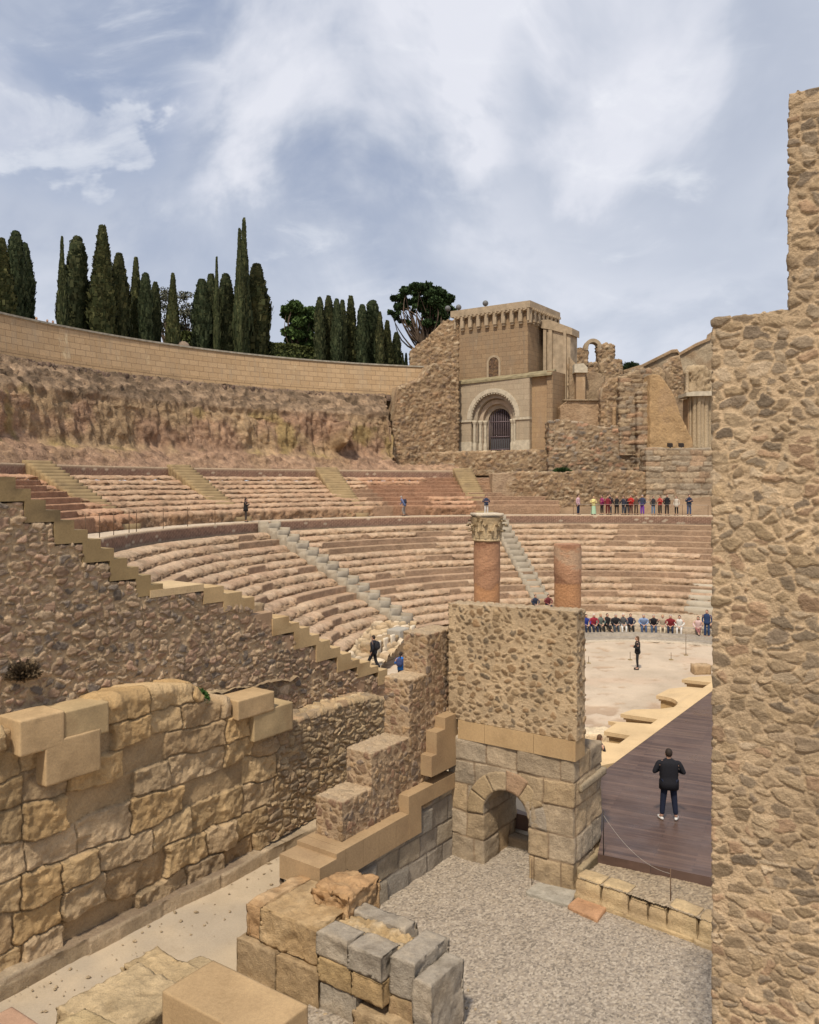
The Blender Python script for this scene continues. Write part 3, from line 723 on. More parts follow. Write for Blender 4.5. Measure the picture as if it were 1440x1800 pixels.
for (a, b, y0, y1) in ((17, 97, 1262, 1326), (97, 176, 1246, 1303), (62, 161, 1300, 1378), (401, 466, 1228, 1264), (430, 500, 1250, 1302)):
    z1 = zat(PA, a, y0); z0 = zat(PA, a, y1)
    block('smooth_block', PA.pt(PA.s(a) + .008, z0, .30 + .02 * ((a * 7) % 3)), v3(U * (PA.s(b) - PA.s(a) - .016), 0), v3(NB * .75, 0), (0, 0, z1 - z0 - .012), flat(((.45, .345, .20), (.47, .355, .215), (.43, .34, .205))[(a * 5) % 3], .14, 81 + a, .012, .5, (.35, .26, .155)), M['ashlar'], lw, .035, .006)
kb = [(-140, 1782), (0, 1707), (480, 1477), (700, 1372)]
wall('base_course', PA, kb, [(-140, 1900), (760, 1520)], .7, .045, blocks_style(A0, U, [-9.0], .02, 91, pal_=((.40, .335, .245), (.43, .36, .265), (.37, .315, .24)), wmin=1.2, wmax=2.2, joint=.012, rough=.014, warp=.02, mort=(.24, .19, .14)), M['rubble'], parent=lw, faces='ftlr', off=.32)
# ledge of earth between the two walls
S = Surf(); S.quad(PA.pt(-3, -4.55, -.5), PA.pt(8.5, -5.3, -.5), PA.pt(8.5, -5.1, -1.3), PA.pt(-3, -4.2, -1.3), .06)
o = obj('earth_ledge', S.done(rock((.40, .33, .22), (.32, .25, .17), .12, .5, 93), 'earth_ledge'), M['rubble']); o['kind'] = 'structure'
# ------------------------------------------------------------------ stepped rubble wall, coping ledge and grey court wall
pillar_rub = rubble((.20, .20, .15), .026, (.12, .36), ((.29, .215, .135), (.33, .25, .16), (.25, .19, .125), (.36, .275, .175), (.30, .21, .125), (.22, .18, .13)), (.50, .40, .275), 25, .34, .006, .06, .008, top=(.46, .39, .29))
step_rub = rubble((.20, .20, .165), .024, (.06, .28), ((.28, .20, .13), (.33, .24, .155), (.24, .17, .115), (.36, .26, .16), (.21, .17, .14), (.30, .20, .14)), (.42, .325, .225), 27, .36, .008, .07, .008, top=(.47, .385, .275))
st = empty('stepped_rubble_wall', (*RS.pt(-2, 0)[:2], LG), 'rubble wall rising in broad steps towards the wall with the columns', 'wall')
z1, z2, z3, z4 = zat(RS, 752, 1116), zat(RS, 720, 1196), zat(RS, 654, 1325), zat(RS, 601, 1411)
wall('rubble_face', RS, [(RS.s(601), z4), (RS.s(653), z4), (RS.s(654), z3), (RS.s(719), z3), (RS.s(720), z2), (RS.s(751), z2), (RS.s(752), z1), (.5, z1)],
     [(RS.s(601), zat(RS, 601, 1482)), (RS.s(694), zat(RS, 694, 1440)), (RS.s(760), zat(RS, 760, 1372)), (.5, -7.2)], .72, .022, step_rub, M['rubble'], parent=st, px=False, faces='ftblr')
lb = flat((.37, .275, .17), .06, 101, .004, .6, (.31, .225, .14))
cop = empty('coping_ledge', (*RS.pt(-3, 0)[:2], LG), 'ledge of smooth sawn stone blocks along the foot of the stepped rubble wall', 'ledge')
class OffPlane(Plane):
    def __init__(s, p, off): s.o = p.o + p.n * off; s.d = p.d; s.n = p.n
RL = OffPlane(RS, .30)
zl1 = zat(RL, 562, 1527); zl1b = zat(RL, 562, 1570); sj = [RL.s(x) for x in (562, 608, 639, 667, 697, 719)]
zl2 = zl1 + .10
sstepx = RL.s(592)
for k, (a, b) in enumerate(zip(sj[:-1], sj[1:])):
    b = b - .008; top = [(a, zl1), (sstepx, zl1), (sstepx, zl2), (b, zl2)] if k == 0 else [(a, zl2), (b, zl2)]
    me = wall_surf(Surf(), RL, top, [(a, zl1b), (b, zl1b)], 1.12, .12, 'ftblro', -.002 * k).done(lb, 'coping_block', False)
    obj('coping_block', me, M['ashlar'], cop)
zu, zub = zat(RL, 719, 1401), zat(RL, 741, 1417)
for a, b, zt, zb in ((719, 741, zu, zl1b), (741, 762, zu, zub), (762, 800, zu, zub)):
    me = wall_surf(Surf(), RL, [(RL.s(a), zt), (RL.s(b), zt)], [(RL.s(a), zb), (RL.s(b), zb)], 1.0, .12, 'ftblro', .001).done(lb, 'coping_block', False)
    obj('coping_block', me, M['ashlar'], cop)
for a, b, y0, y1 in ((757, 800, 1330, 1366), (766, 803, 1288, 1328), (781, 816, 1262, 1288)):
    zt, zb = zat(RL, a, y0), zat(RL, a, y1)
    me = wall_surf(Surf(), RL, [(RL.s(a), zt), (RL.s(b), zt)], [(RL.s(a), zb), (RL.s(b), zb)], .5, .12, 'ftblro', .03).done(lb, 'corner_block', False)
    obj('corner_block', me, M['ashlar'], cop)
def court_style(V, NN):
    d, c = blocks_style(RS.o, U, [-8.85, -8.35, -7.75, -7.2], .05, 111, pal_=((.285, .265, .235), (.32, .295, .25), (.25, .24, .22), (.34, .305, .245)), wmin=.7, wmax=1.25, joint=.012, rough=.012, warp=.02, mort=(.17, .15, .13))(V, NN)
    d2, c2 = blocks_style(RS.o, U, [-7.6, -7.25, -6.9], .12, 112, pal_=((.42, .31, .16), (.38, .25, .13)), wmin=.5, wmax=1.1, rough=.04)(V, NN)
    s_ = (V[:, 0] - RS.o[0]) * U[0] + (V[:, 1] - RS.o[1]) * U[1]
    lim = -8.0 + (s_ + 4) * .13 + fbm(V / .6, 3, 3) * .3; k = sstep(V[:, 2], lim, lim + .08)
    return d * (1 - k) + d2 * k, c * (1 - k[:, None]) + c2 * k[:, None]
wall('court_wall', RS, [(RS.s(540), zl1b + .03), (RS.s(716), zl1b + .03), (RS.s(716.5), zub + .05), (.3, zub + .05)], [(RS.s(540), LG - .1), (.3, LG - .1)], .8, .03, court_style, M['rubble'],
     'low wall of grey squared blocks under the smooth ledge, beside the gravel', 'wall', px=False, faces='flr', off=.18)
# filler behind (left side) of that wall down to the passage
wall('passage_wall', RS, [(RS.s(540), zl1b), (.3, zl1b)], [(RS.s(540), LG - .1), (.3, LG - .1)], .2, .06, step_rub, M['rubble'], 'back of the low wall facing the sandy passage', 'wall', px=False, faces='bt', off=-.55)

# ------------------------------------------------------------------ wall with the columns, lintel and arch
sL = pp.s(789)
me = wall_surf(Surf(), pp, [(sL, zat(pp, 789, 1061)), (pp.s(1014), zat(pp, 1014, 1075))], [(sL, zat(pp, 1012, 1304) + .01), (pp.s(1014), zat(pp, 1012, 1304) + .01)], .48, .022, 'ftlrb').done(pillar_rub, 'rubble')
tag(obj('rubble_pillar_wall', me, M['rubble']), 'tall square rubble wall in pale mortar standing on the smooth stone band, columns behind it', 'wall')
gate = empty('arched_gateway', (*pp.pt(-1.5, 0)[:2], LG), 'old stone gateway with a round arch and a smooth lintel band, under the rubble wall', 'gateway')
zb1, zb0 = zat(pp, 1012, 1304), zat(pp, 1012, 1339)
sg = [pp.s(806), pp.s(853), pp.s(939), pp.s(1013)]
for a, b in zip(sg[:-1], sg[1:]):
    me = wall_surf(Surf(), pp, [(a + .004, zb1), (b - .004, zb1)], [(a + .004, zb0), (b - .004, zb0)], .55, .12, 'ftlrbo', .03).done(flat((.44, .325, .19), .05, 121, .003, .6, (.39, .28, .16)), 'lintel_block', False)
    obj('lintel_block', me, M['ashlar'], gate)
aL, aR = pp.s(849), pp.s(931); ar = (aR - aL) / 2; ac = (aL + aR) / 2; zs = zat(pp, 890, 1391) - ar
arch = [(ac - ar * math.cos(t), zs + ar * math.sin(t)) for t in np.linspace(0, math.pi, 25)]
g1 = blocks_style(pp.o, pp.d, [-8.72, -8.1, -7.45, -6.85], .03, 131, pal_=((.38, .325, .25), (.42, .34, .235), (.36, .315, .25), (.43, .34, .225), (.40, .335, .25)), wmin=.6, wmax=1.2, joint=.014, rough=.02, warp=.025, mort=(.25, .19, .13))
me = wall_surf(Surf(), pp, [(sL, zb0), (pp.s(1007), zb0)], [(sL, LG - .1), (aL, LG - .1)] + arch + [(aR, LG - .1), (pp.s(1007), LG - .1)], 1.65, .03, 'ftlrbo', -.03)
me = me.done(g1, 'masonry'); obj('masonry', me, M['rubble'], gate)
vst = [(.39, .31, .20), (.41, .325, .21), (.42, .345, .24), (.40, .285, .195), (.40, .32, .21), (.345, .31, .26)]
ang = np.linspace(R_(-6), R_(186), 7)
for k in range(6):
    t0, t1 = ang[k] + .01, ang[k + 1] - .01; S = Surf()
    ts = np.linspace(t0, t1, 9); rs = np.linspace(ar + .005, ar + (.44 if k != 3 else .50), 10)
    f = np.array([[pp.pt(ac - r * math.cos(t), zs + r * math.sin(t), .005) for r in rs] for t in ts]); S.grid(f, flip=True)
    bk = np.array([[pp.pt(ac - r * math.cos(t), zs + r * math.sin(t), -.2) for r in (rs[0],)] for t in ts]); S.grid(np.stack([f[:, 0], bk[:, 0]], 1))
    for e in (0, -1): S.grid(np.stack([f[e], np.array([pp.pt(ac - r * math.cos(ts[e]), zs + r * math.sin(ts[e]), -.2) for r in rs])], 1), flip=(e == 0))
    S.grid(np.stack([f[:, -1], np.array([pp.pt(ac - rs[-1] * math.cos(t), zs + rs[-1] * math.sin(t), -.2) for t in ts])], 1), flip=True)
    obj('voussoir', S.done(flat(vst[k], .14, 140 + k, .02, .25), 'voussoir'), M['rubble'], gate)
for zt, h, pr_, colr in ((-6.95, .16, .12, (.36, .31, .23)), (LG + .45, .5, .13, (.38, .32, .22))):
    S = Surf(); q = pp.pt(pp.s(1007) - .4, zt - h, -.25); S.box(q, v3(pp.d * (.4 + pr_), 0), v3(-pp.n * 1.52, 0), (0, 0, h), .06)
    obj('moulding', S.done(flat(colr, .1, 150, .012, .3), 'moulding'), M['rubble'], gate)
S = Surf(); S.box(pp.pt(aL, LG - .05, -1.3), v3(pp.d * (aR - aL), 0), v3(-pp.n * .3, 0), (0, 0, .3), .06)
obj('doorstep', S.done(flat((.36, .30, .22), .1, 151), 'doorstep'), M['rubble'], gate)

# columns
def lathe(S, c, pr, n=40, squash=None):
    t = np.linspace(0, 2 * math.pi, n + 1); pr = np.array(pr)
    P = np.stack([c[0] + pr[None, :, 0] * np.cos(t)[:, None], c[1] + pr[None, :, 0] * np.sin(t)[:, None], np.repeat(pr[None, :, 1], n + 1, 0)], -1); S.grid(P); return S
def shaft_style(zsplit, r):
    def f(V, NN):
        z = V[:, 2] + .25 * vnoise(V * np.array((1.5, 1.5, .7)), 3) + .06 * vnoise(V * 4, 4)
        z = z + (.35 * V[:, 0] if r < .33 else -.5 * V[:, 0]); band = fbm(np.stack([z * 0, z * 0, z * 4.2], 1) + V * .3, 6, 9 + int(r * 1000), .6)
        c = np.array((.43, .255, .165))[None] * (1 + .8 * band)[:, None]
        k = sstep(band, .16, .24)[:, None]; c = c * (1 - k) + np.array((.50, .36, .26))[None] * k
        k = sstep(-band, .20, .26)[:, None] * .8; c = c * (1 - k) + np.array((.29, .155, .10))[None] * k
        zz_ = V[:, 2] + (.16 * fbm(V * 2.2, 3, 6) + .10 * np.sin(V[:, 0] * 7) if r > .33 else 0) ; k = sstep(zsplit - zz_, -.005, .01)[:, None]
        c = c * (1 - k) + np.array((.53, .30, .165))[None] * k * (1 + .1 * band)[:, None]
        return fbm(V / .3, 3, 5) * .012 * (1 - k[:, 0]) - sstep(-band, .22, .3) * .015 * (1 - k[:, 0]) + (1 - k[:, 0]) * .012, c
    return f
def column(px, ztop, zsplit, r, label, cap=None):
    d0 = P0 - pp.n * 1.02; q = Plane(d0, pp.d); s_ = q.s(px); c = q.pt(s_, 0)[:2]
    root = empty('column', (c[0], c[1], -6.95), label, 'column')
    zt = cap[0] if cap else ztop
    S = Surf(); n = int((zt + 6.6) / .05); pr = [(r * 1.03 - (r * .06) * k / n, -6.62 + (zt + 6.62) * k / n) for k in range(n + 1)]
    if not cap: pr += [(r * .9, zt + .005), (.001, zt + .01)]
    lathe(S, c, pr, 72); obj('shaft', S.done(shaft_style(zsplit, r), 'shaft'), M['rubble'], root)
    S = Surf(); lathe(S, c, [(r * 1.05, -6.55), (r * 1.12, -6.60), (r * 1.12, -6.64), (r * 1.2, -6.66), (r * 1.32, -6.70), (r * 1.34, -6.75), (r * 1.22, -6.79), (r * 1.25, -6.82), (r * 1.5, -6.85), (r * 1.56, -6.90), (r * 1.5, -6.95)], 48)
    obj('base', S.done(flat((.60, .54, .42), .08, 161, .004), 'base'), M['rubble'], root)
    return root, c
column(998, -107 / F * 19.94, -2.42, .325, 'shorter broken pink travertine column without a capital, right of the taller one')
root, c = column(856, None, -2.62, .335, 'taller pink travertine column crowned by a carved white capital', cap=(-1.47,))
cz0, cz1 = -1.48, -.76
cst = flat((.52, .43, .29), .2, 171, .016, .10, (.28, .21, .13))
S = Surf(); pr = [(.335, cz0), (.37, cz0 + .02), (.37, cz0 + .05), (.33, cz0 + .07)] + [(.33 + .10 * ((z - .07) / .55) ** 2.2, cz0 + z) for z in np.linspace(.08, .62, 10)]
lathe(S, c, pr, 40); cb = obj('capital', S.done(cst, 'capital'), M['rubble'], root)
S = Surf()
def leaf(S, c, th, r0, z0, h, w_, curl):
    n = 9; m = 5; P = []
    for i in range(n):
        t = i / (n - 1); zz_ = z0 + h * min(t, .85) - (h * .22 * max(0, t - .8) / .2); rr = r0 + .05 + curl * (t ** 3) * 1.0 + (.03 if t > .8 else 0)
        wd = w_ * (math.sin(math.pi * min(1, .25 + t * .8)) ** .7) * (1 + .22 * math.cos(i * 3.1)); row = []
        for j in range(m):
            u = (j / (m - 1) - .5) * 2; a = th + u * wd / 2 / rr; r2 = rr - .035 * abs(u) + .012 * math.cos(u * 6)
            row.append((c[0] + r2 * math.cos(a), c[1] + r2 * math.sin(a), zz_))
        P.append(row)
    P = np.array(P); S.grid(P, flip=True); ctr = np.array([c[0], c[1], 0]); Q = P.copy(); Q[..., :2] = P[..., :2] + (np.array(c) - P[..., :2]) * .09; S.grid(Q)
    S.grid(np.stack([P[:, 0], Q[:, 0]], 1)); S.grid(np.stack([P[:, -1], Q[:, -1]], 1), flip=True); S.grid(np.stack([P[-1], Q[-1]], 1))
for k in range(8): leaf(S, c, k * math.pi / 4 + .2, .31, cz0 + .06, .30, .24, .12)
for k in range(8): leaf(S, c, k * math.pi / 4 + .2 + math.pi / 8, .32, cz0 + .08, .48, .22, .14)
for k in range(4):
    for e in (-.28, .28): leaf(S, c, k * math.pi / 2 + .22 + math.pi / 4 + e * .5, .34, cz0 + .28, .36, .13, .09)
obj('acanthus_leaves', S.done(cst, 'leaves'), M['rubble'], cb)
S = Surf(); n = 48; ring_ = []
for k in range(n + 1):
    t = k / n * 2 * math.pi; a = (t + .62) ; q4 = (a % (math.pi / 2)) - math.pi / 4; rr = .37 + .13 * (abs(q4) / (math.pi / 4)) ** 2.2
    ring_.append([(c[0] + rr * f_ * math.cos(t), c[1] + rr * f_ * math.sin(t), z) for f_, z in ((.0, cz1 - .10), (.92, cz1 - .10), (.98, cz1 - .06), (1, cz1 - .05), (1, cz1), (.6, cz1 + .005), (.0, cz1 + .005))])
S.grid(np.array(ring_)); obj('abacus', S.done(flat((.60, .56, .48), .1, 172, .01), 'abacus'), M['rubble'], cb)

# ------------------------------------------------------------------ near wall on the right
WR = Plane(np.array([(1253 - HX) / F * 9.0, 9.0]), (.829, -.56))
near_rub = rubble((.19, .19, .125), .017, (.02, .22), ((.39, .31, .215), (.33, .26, .18), (.43, .345, .24), (.29, .24, .18), (.42, .33, .22), (.36, .29, .21), (.40, .29, .20), (.26, .215, .165), (.47, .39, .29)), (.54, .43, .30), 35, .36, .008, .06, .010, .15)
sT = WR.s(1388); zt1 = zat(WR, 1253, 562); zt2 = zat(WR, 1388, 165)
me = wall_surf(Surf(), WR, [(0, zt1), (sT - .002, zt1 + .02), (sT, zt2), (3.2, zt2)], [(0, LG - .1), (3.2, LG - .1)], .7, .013, 'ftl', 0)
tag(obj('near_rubble_wall', me.done(near_rub, 'near_wall'), M['rubble']), 'very tall near wall of rubble set in sandy mortar filling the right edge, stepped at its top', 'wall')
# ------------------------------------------------------------------ stage deck and stone front
def poly_prism(name, pts, ztop, zbot, style, mat, parent=None, res=None, uvm=False):
    """closed prism over a ground polygon (counter-clockwise from above)"""
    n = len(pts); V = [(p[0], p[1], ztop) for p in pts] + [(p[0], p[1], zbot) for p in pts]
    Fc = [tuple(range(n)), tuple(range(2 * n - 1, n - 1, -1))] + [(i, i + n, (i + 1) % n + n, (i + 1) % n) for i in range(n)]
    area = sum(pts[i][0] * pts[(i + 1) % n][1] - pts[(i + 1) % n][0] * pts[i][1] for i in range(n))
    if area < 0: Fc = [f[::-1] for f in Fc]
    Vn = np.array(V); _, c = style(Vn, np.zeros_like(Vn)); me = mkmesh(name, V, Fc, c, False)
    return obj(name, me, mat, parent)
def deck_material():
    m, b = new_mat('dark_decking'); tcn = N('ShaderNodeTexCoord'); mp = N('ShaderNodeMapping'); mp.inputs['Rotation'].default_value = (0, 0, math.atan2(.44, .9)); L(geo_pos(), mp.inputs[0])
    br = N('ShaderNodeTexBrick'); L(mp.outputs[0], br.inputs['Vector']); br.offset = .37
    br.inputs['Color1'].default_value = (.062, .036, .030, 1); br.inputs['Color2'].default_value = (.125, .076, .056, 1); br.inputs['Mortar'].default_value = (.035, .025, .022, 1)
    br.inputs['Scale'].default_value = 1; br.inputs['Mortar Size'].default_value = .006; br.inputs['Brick Width'].default_value = 2.4; br.inputs['Row Height'].default_value = .14
    mp2 = N('ShaderNodeMapping'); mp2.inputs['Scale'].default_value = (.5, 7, 1); L(mp.outputs[0], mp2.inputs[0])
    g = noise(mp2.outputs[0], 1.5, 6, .65); n2 = noise(geo_pos(), .45, 4)
    c = mixc(1.0, br.outputs['Color'], ramp(g, [(.3, (.6,) * 3), (.7, (1.4,) * 3)]), 'MULTIPLY')
    c = mixc(ramp(n2, [(.4, (0, 0, 0)), (.7, (.6, .6, .6))]), c, (.15, .10, .08)); L(c, b.inputs['Base Color'])
    L(ramp(noise(geo_pos(), 1.1, 5), [(.35, (.26,) * 3), (.65, (.52,) * 3)]), b.inputs['Roughness']); b.inputs['Specular IOR Level'].default_value = .4
    bump(b, mathn('ADD', mathn('MULTIPLY', br.outputs['Fac'], -1.0), mathn('MULTIPLY', g, .3)), .35, .006)
    return m
M['deck'] = deck_material()
f1, f2 = G(1082.5, 1340, LS)[:2], G(1251, 1215.6, LS)[:2]; fd = (f2 - f1) / np.linalg.norm(f2 - f1)
n1, n2_ = G(1060, 1503, LS)[:2], G(1253, 1543, LS)[:2]; nd = (n2_ - n1) / np.linalg.norm(n2_ - n1)
bk = pp.pt(-3.6, 0, -1.72)[:2]
dk = [n1 - nd * .12, n2_ + nd * 9, f2 + fd * 12 + nd * 9 * .2, f2 + fd * 12, f1 - fd * 5.2, bk + fd * .6, pp.pt(-3.6, 0, -1.70)[:2], pp.pt(.12, 0, -1.70)[:2]]
o = poly_prism('stage_deck', dk, LS, LS - .4, flat((.2, .15, .13)), M['deck']); tag(o, 'dark brown wooden stage floor behind the gateway, a man standing on it', 'stage')
zc = lambda x, y: G(1000 + x / 5.3333, 1060 + y / 5.3333, LS)[:2]
outl = [(430, 1500), (-160, 1620), (-160, 1330), (100, 1262), (200, 1275), (300, 1300), (470, 1322), (575, 1245), (330, 1205), (445, 1127), (370, 1108), (770, 1137), (835, 1092), (485, 1041), (600, 1000), (870, 993), (985, 978), (1018, 952), (1022, 935), (1000, 912), (960, 893), (895, 878), (820, 868), (940, 805), (1110, 787), (1255, 800), (1335, 748), (1060, 718), (1130, 697), (1400, 680)]
far = f2 + fd * 12
pts = [zc(*q) for q in outl] + [far + np.array([-fd[1], fd[0]]) * 1.6, far - np.array([-fd[1], fd[0]]) * .0]
front = empty('stage_edge_wall', (*zc(700, 1200), LO), 'pale stone front edge of the stage with square and round niches facing the orchestra', 'stage front')
pst = flat((.60, .47, .29), .08, 201, .004, .7, (.52, .41, .27))
poly_prism('cornice_slab', pts, LS + .01, LS - .13, pst, M['ashlar'], front)
def shrink(pts, d):
    n = len(pts); r = []; A = sum(pts[i][0] * pts[(i + 1) % n][1] - pts[(i + 1) % n][0] * pts[i][1] for i in range(n)); sg_ = 1 if A > 0 else -1
    for i in range(n):
        a, b, c = np.array(pts[i - 1]), np.array(pts[i]), np.array(pts[(i + 1) % n]); e1 = (b - a) / np.linalg.norm(b - a); e2 = (c - b) / np.linalg.norm(c - b)
        n1_ = np.array([-e1[1], e1[0]]) * sg_; n2__ = np.array([-e2[1], e2[0]]) * sg_; m = n1_ + n2__; m /= max(.35, np.dot(m, m) / 2); r.append(b + m * d)
    return r
poly_prism('cornice_moulding', shrink(pts, .07), LS - .13, LS - .21, pst, M['ashlar'], front)
poly_prism('wall_body', shrink(pts, .13), LS - .21, LO - .05, flat((.47, .35, .19), .1, 203, .004, .5, (.36, .26, .14)), M['ashlar'], front)
S = Surf(); q = G(1222, 1186, LO); S.box(q, v3(np.array([.8, .1]), 0), (0, .55, 0), (0, 0, .42), .06)
tag(obj('fallen_stone', S.done(rock((.46, .35, .23), (.40, .28, .18), .1, .4, 204), 'fallen_stone'), M['rubble']), 'rough broken stone on the orchestra floor at the far end of the stage front', 'stone')
S = Surf(); q = G(1024, 1306, LO); S.box(q, (1.1, 0, 0), (.1, .9, 0), (0, 0, .30), .06)
tag(obj('fallen_stone', S.done(rock((.66, .58, .44), (.6, .5, .36), .08, .4, 205), 'fallen_stone'), M['rubble']), 'low pale stone slab lying just right of the rubble wall, by the stage front', 'stone')
# edging stones between court and stage
e0, e1_ = G(1010, 1541, LG + .5), G(1262, 1626, LG + .5); ed = (e1_ - e0)[:2]; eL = np.linalg.norm(ed); ed /= eL; en = np.array([-ed[1], ed[0]])
ndn = np.array([-nd[1], nd[0]])
disc_grid(3.0, 13, 11.5, 21.0, LG + .505, .035, lambda V, NN: (gravel_style(V, NN)[0], gravel_style(V, NN)[1] * np.array((1.08, 1.0, .86))[None]), 'upper_gravel', M['rubble'],
          lambda X, Y: ((X - e0[0]) * en[0] + (Y - e0[1]) * en[1] > .0) & ((X - n1[0]) * ndn[0] + (Y - n1[1]) * ndn[1] < .2) & ((X - P0[0]) * U[1] - (Y - P0[1]) * U[0] > -.1) & ((X - e0[0]) * ed[0] + (Y - e0[1]) * ed[1] > .12))
kst = flat((.50, .40, .25), .14, 211, .014, .25, (.40, .31, .20))
kg = 'edging stones between the gravel court and the stage'
lens = [.62, .62, .42, .40, .62, .40]; a = 0; lbl = ['first moulded edging stone, against the gateway', 'second moulded edging stone from the gateway, dark stained below', 'short rounded edging stone, third from the gateway', 'chipped rounded edging stone behind the rope post', 'long rounded edging stone right of the rope post', 'last edging stone touching the near wall']
for k, l in enumerate(lens):
    l = l * eL / 3.08; S = Surf(); q = e0[:2] + ed * (a + .012) - en * .02 - np.array([0, 0]); hh = .56 - (.06 if k in (2, 3) else 0) ; S.box(v3(q, LG - .02), v3(ed * (l - .006), 0), v3(en * .46, 0), (0, 0, hh), .03)
    def rs_(V, NN, q=q, hh=hh):
        b_ = (V[:, 0] - q[0]) * en[0] + (V[:, 1] - q[1]) * en[1]; zt = (V[:, 2] - LG) / hh
        s_ = (V[:, 0] - q[0]) * ed[0] + (V[:, 1] - q[1]) * ed[1]; em = np.minimum(s_, l - s_)
        d, c = kst(V, NN); return d * 2 - .06 * sstep(zt, .6, 1.0) * sstep(-b_, -.16, .0) - .022 * (1 - sstep(em, 0, .05)) + .04 * sstep(-zt, -.35, -.15), c
    tag(obj('edging_stone', S.done(rs_, 'edging_stone'), M['rubble']), lbl[k], 'edging stone', kg); a += l
for (pa, pb_, pc, pd, col, lb_) in (((925, 1567), (1000, 1590), (1016, 1566), (946, 1551), (.42, .41, .37), 'flat grey paving slab at the foot of the gateway pier'), ((998, 1592), (1050, 1616), (1071, 1588), (1026, 1568), (.50, .31, .19), 'flat orange paving slab between the grey slab and the long yellow one'), ((1068, 1596), (1218, 1650), (1226, 1620), (1082, 1566), (.52, .41, .25), 'long flat yellow slab under the rope post'), ((1220, 1652), (1262, 1668), (1262, 1636), (1228, 1624), (.55, .44, .28), 'flat yellow slab next to the near wall')):
    zt = LG + .09; S = Surf(); c4 = [G(*x, zt) for x in (pa, pb_, pc, pd)]; lo = [np.array([x[0], x[1], LG - .05]) for x in c4]
    S.quad(*c4, .05)
    for i in range(4): S.quad(lo[i], lo[(i + 1) % 4], c4[(i + 1) % 4], c4[i], .05)
    tag(obj('paving_slab', S.done(flat(col, .12, 221, .016, .2, tuple(x * .8 for x in col)), 'paving_slab'), M['rubble']), lb_, 'paving slab', 'flat slabs along the edge of the gravel')
M['iron'] = plain('dark_iron', (.05, .04, .035), .5, .1, 30, .6)
M['rust'] = plain('rusty_steel', (.13, .08, .05), .6, .2, 30, .4)
M['rope'] = plain('thin_cord', (.35, .31, .27), .8)
def tube(S, p, r, n=8, r2=None):
    p = [np.array(x, float) for x in p]; t = np.linspace(0, 2 * math.pi, n + 1); R = []
    for i, q in enumerate(p):
        d = p[min(i + 1, len(p) - 1)] - p[max(i - 1, 0)]; d /= np.linalg.norm(d); a = np.cross(d, (0, 0, 1) if abs(d[2]) < .9 else (1, 0, 0)); a /= np.linalg.norm(a); b = np.cross(d, a)
        rr = r if r2 is None else r + (r2 - r) * i / (len(p) - 1)
        R.append(q + rr * (np.cos(t)[:, None] * a + np.sin(t)[:, None] * b))
    R = [np.repeat(p[0][None], n + 1, 0)] + R + [np.repeat(p[-1][None], n + 1, 0)]
    S.grid(np.array(R), flip=True); return S
none = lambda V, NN: (None, np.ones((len(V), 3)) * .3)
def post(name, base, h, r, mat, label, group=None, foot=None):
    root = empty(name, tuple(base), label, 'post', group); S = Surf(); tube(S, [base, np.array(base) + (0, 0, h)], r); obj('rod', S.done(none, 'rod'), mat, root)
    if foot:
        S = Surf(); S.box(np.array(base) - (foot[0] / 2, foot[0] / 2, 0), (foot[0], 0, 0), (0, foot[0], 0), (0, 0, foot[1]), .5); obj('foot', S.done(flat((.30, .24, .13), .1), 'foot', False), M['ashlar'], root)
    return root
b1 = G(1061, 1503, LS); p2 = G(1179, 1620, LG + .09); p3 = G(935, 1556, LG)
post('rope_post', b1, 78 / F * b1[1], .011, M['iron'], 'thin dark iron post at the corner of the stage floor beside the gateway')
post('rope_post', p2, .09 + 86 / F * p2[1], .012, M['rust'], 'thin rusty rope post on a small stone block on the long yellow slab', foot=(.24, .11))
post('rope_post', p3, 46 / F * p3[1], .008, M['rust'], 'short thin rod at the foot of the gateway pier')
S = Surf(); a_ = np.array(p2) + (0, 0, 84 / F * p2[1]); b_ = np.array(b1) + (0, 0, 70 / F * b1[1]); tube(S, [a_ + (b_ - a_) * t - np.array((0, 0, .25 * 4 * t * (1 - t))) for t in np.linspace(0, 1, 12)], .004, 5)
tag(obj('rope', S.done(none, 'rope'), M['rope']), 'thin cord sagging from the rusty post to the iron post by the stage', 'cord')

# ------------------------------------------------------------------ ruined plinth in the foreground
O1 = np.array([-3.3, 15.7]); AD = np.array([.825, -.565])
def fb(name, a0, a1, b0, b1, z0, z1, style, mat, parent, res=.035):
    a0, a1 = [x if x < 1.9 else 1.9 + (x - 1.9) * .86 for x in (a0, a1)]
    S = Surf(); q = O1 + AD * a0 + U * b0; S.box(v3(q, z0), v3(AD * (a1 - a0), 0), v3(U * (b1 - b0), 0), (0, 0, z1 - z0), res)
    return obj(name, S.done(style, name), mat, parent)
def rough(col, col2, h=.03, seed=1, soft=.05, sz=.5):
    def f(V, NN):
        n = fbm(V / sz, 5, seed, .55); n2 = fbm(V / (sz * .25), 4, seed + 3); ed_ = 1 - np.abs(NN).max(1); k = sstep(n, -.15, .3)[:, None]
        c = np.array(col)[None] * (1 - k) + np.array(col2)[None] * k
        n3 = fbm(V / (sz * .6), 3, seed + 6); dk_ = sstep(fbm(V / .35, 4, seed + 9), .12, .4)[:, None] * .45
        return n * h * 1.6 + n2 * h * .7 - sstep(ed_, .05, .3) * soft * (1 + 1.6 * np.maximum(n3, -.3)) - sstep(n3, .25, .5) * h * .8, c * (1 + .3 * n2)[:, None] * (1 - dk_) + c * np.array((.55, .52, .48))[None] * dk_
    return f
pl = empty('ruined_plinth', (*(O1 + AD * 2 + U * .6), LG), 'ruined plinth in the foreground with ochre blocks at its left and grey slabs right', 'plinth')
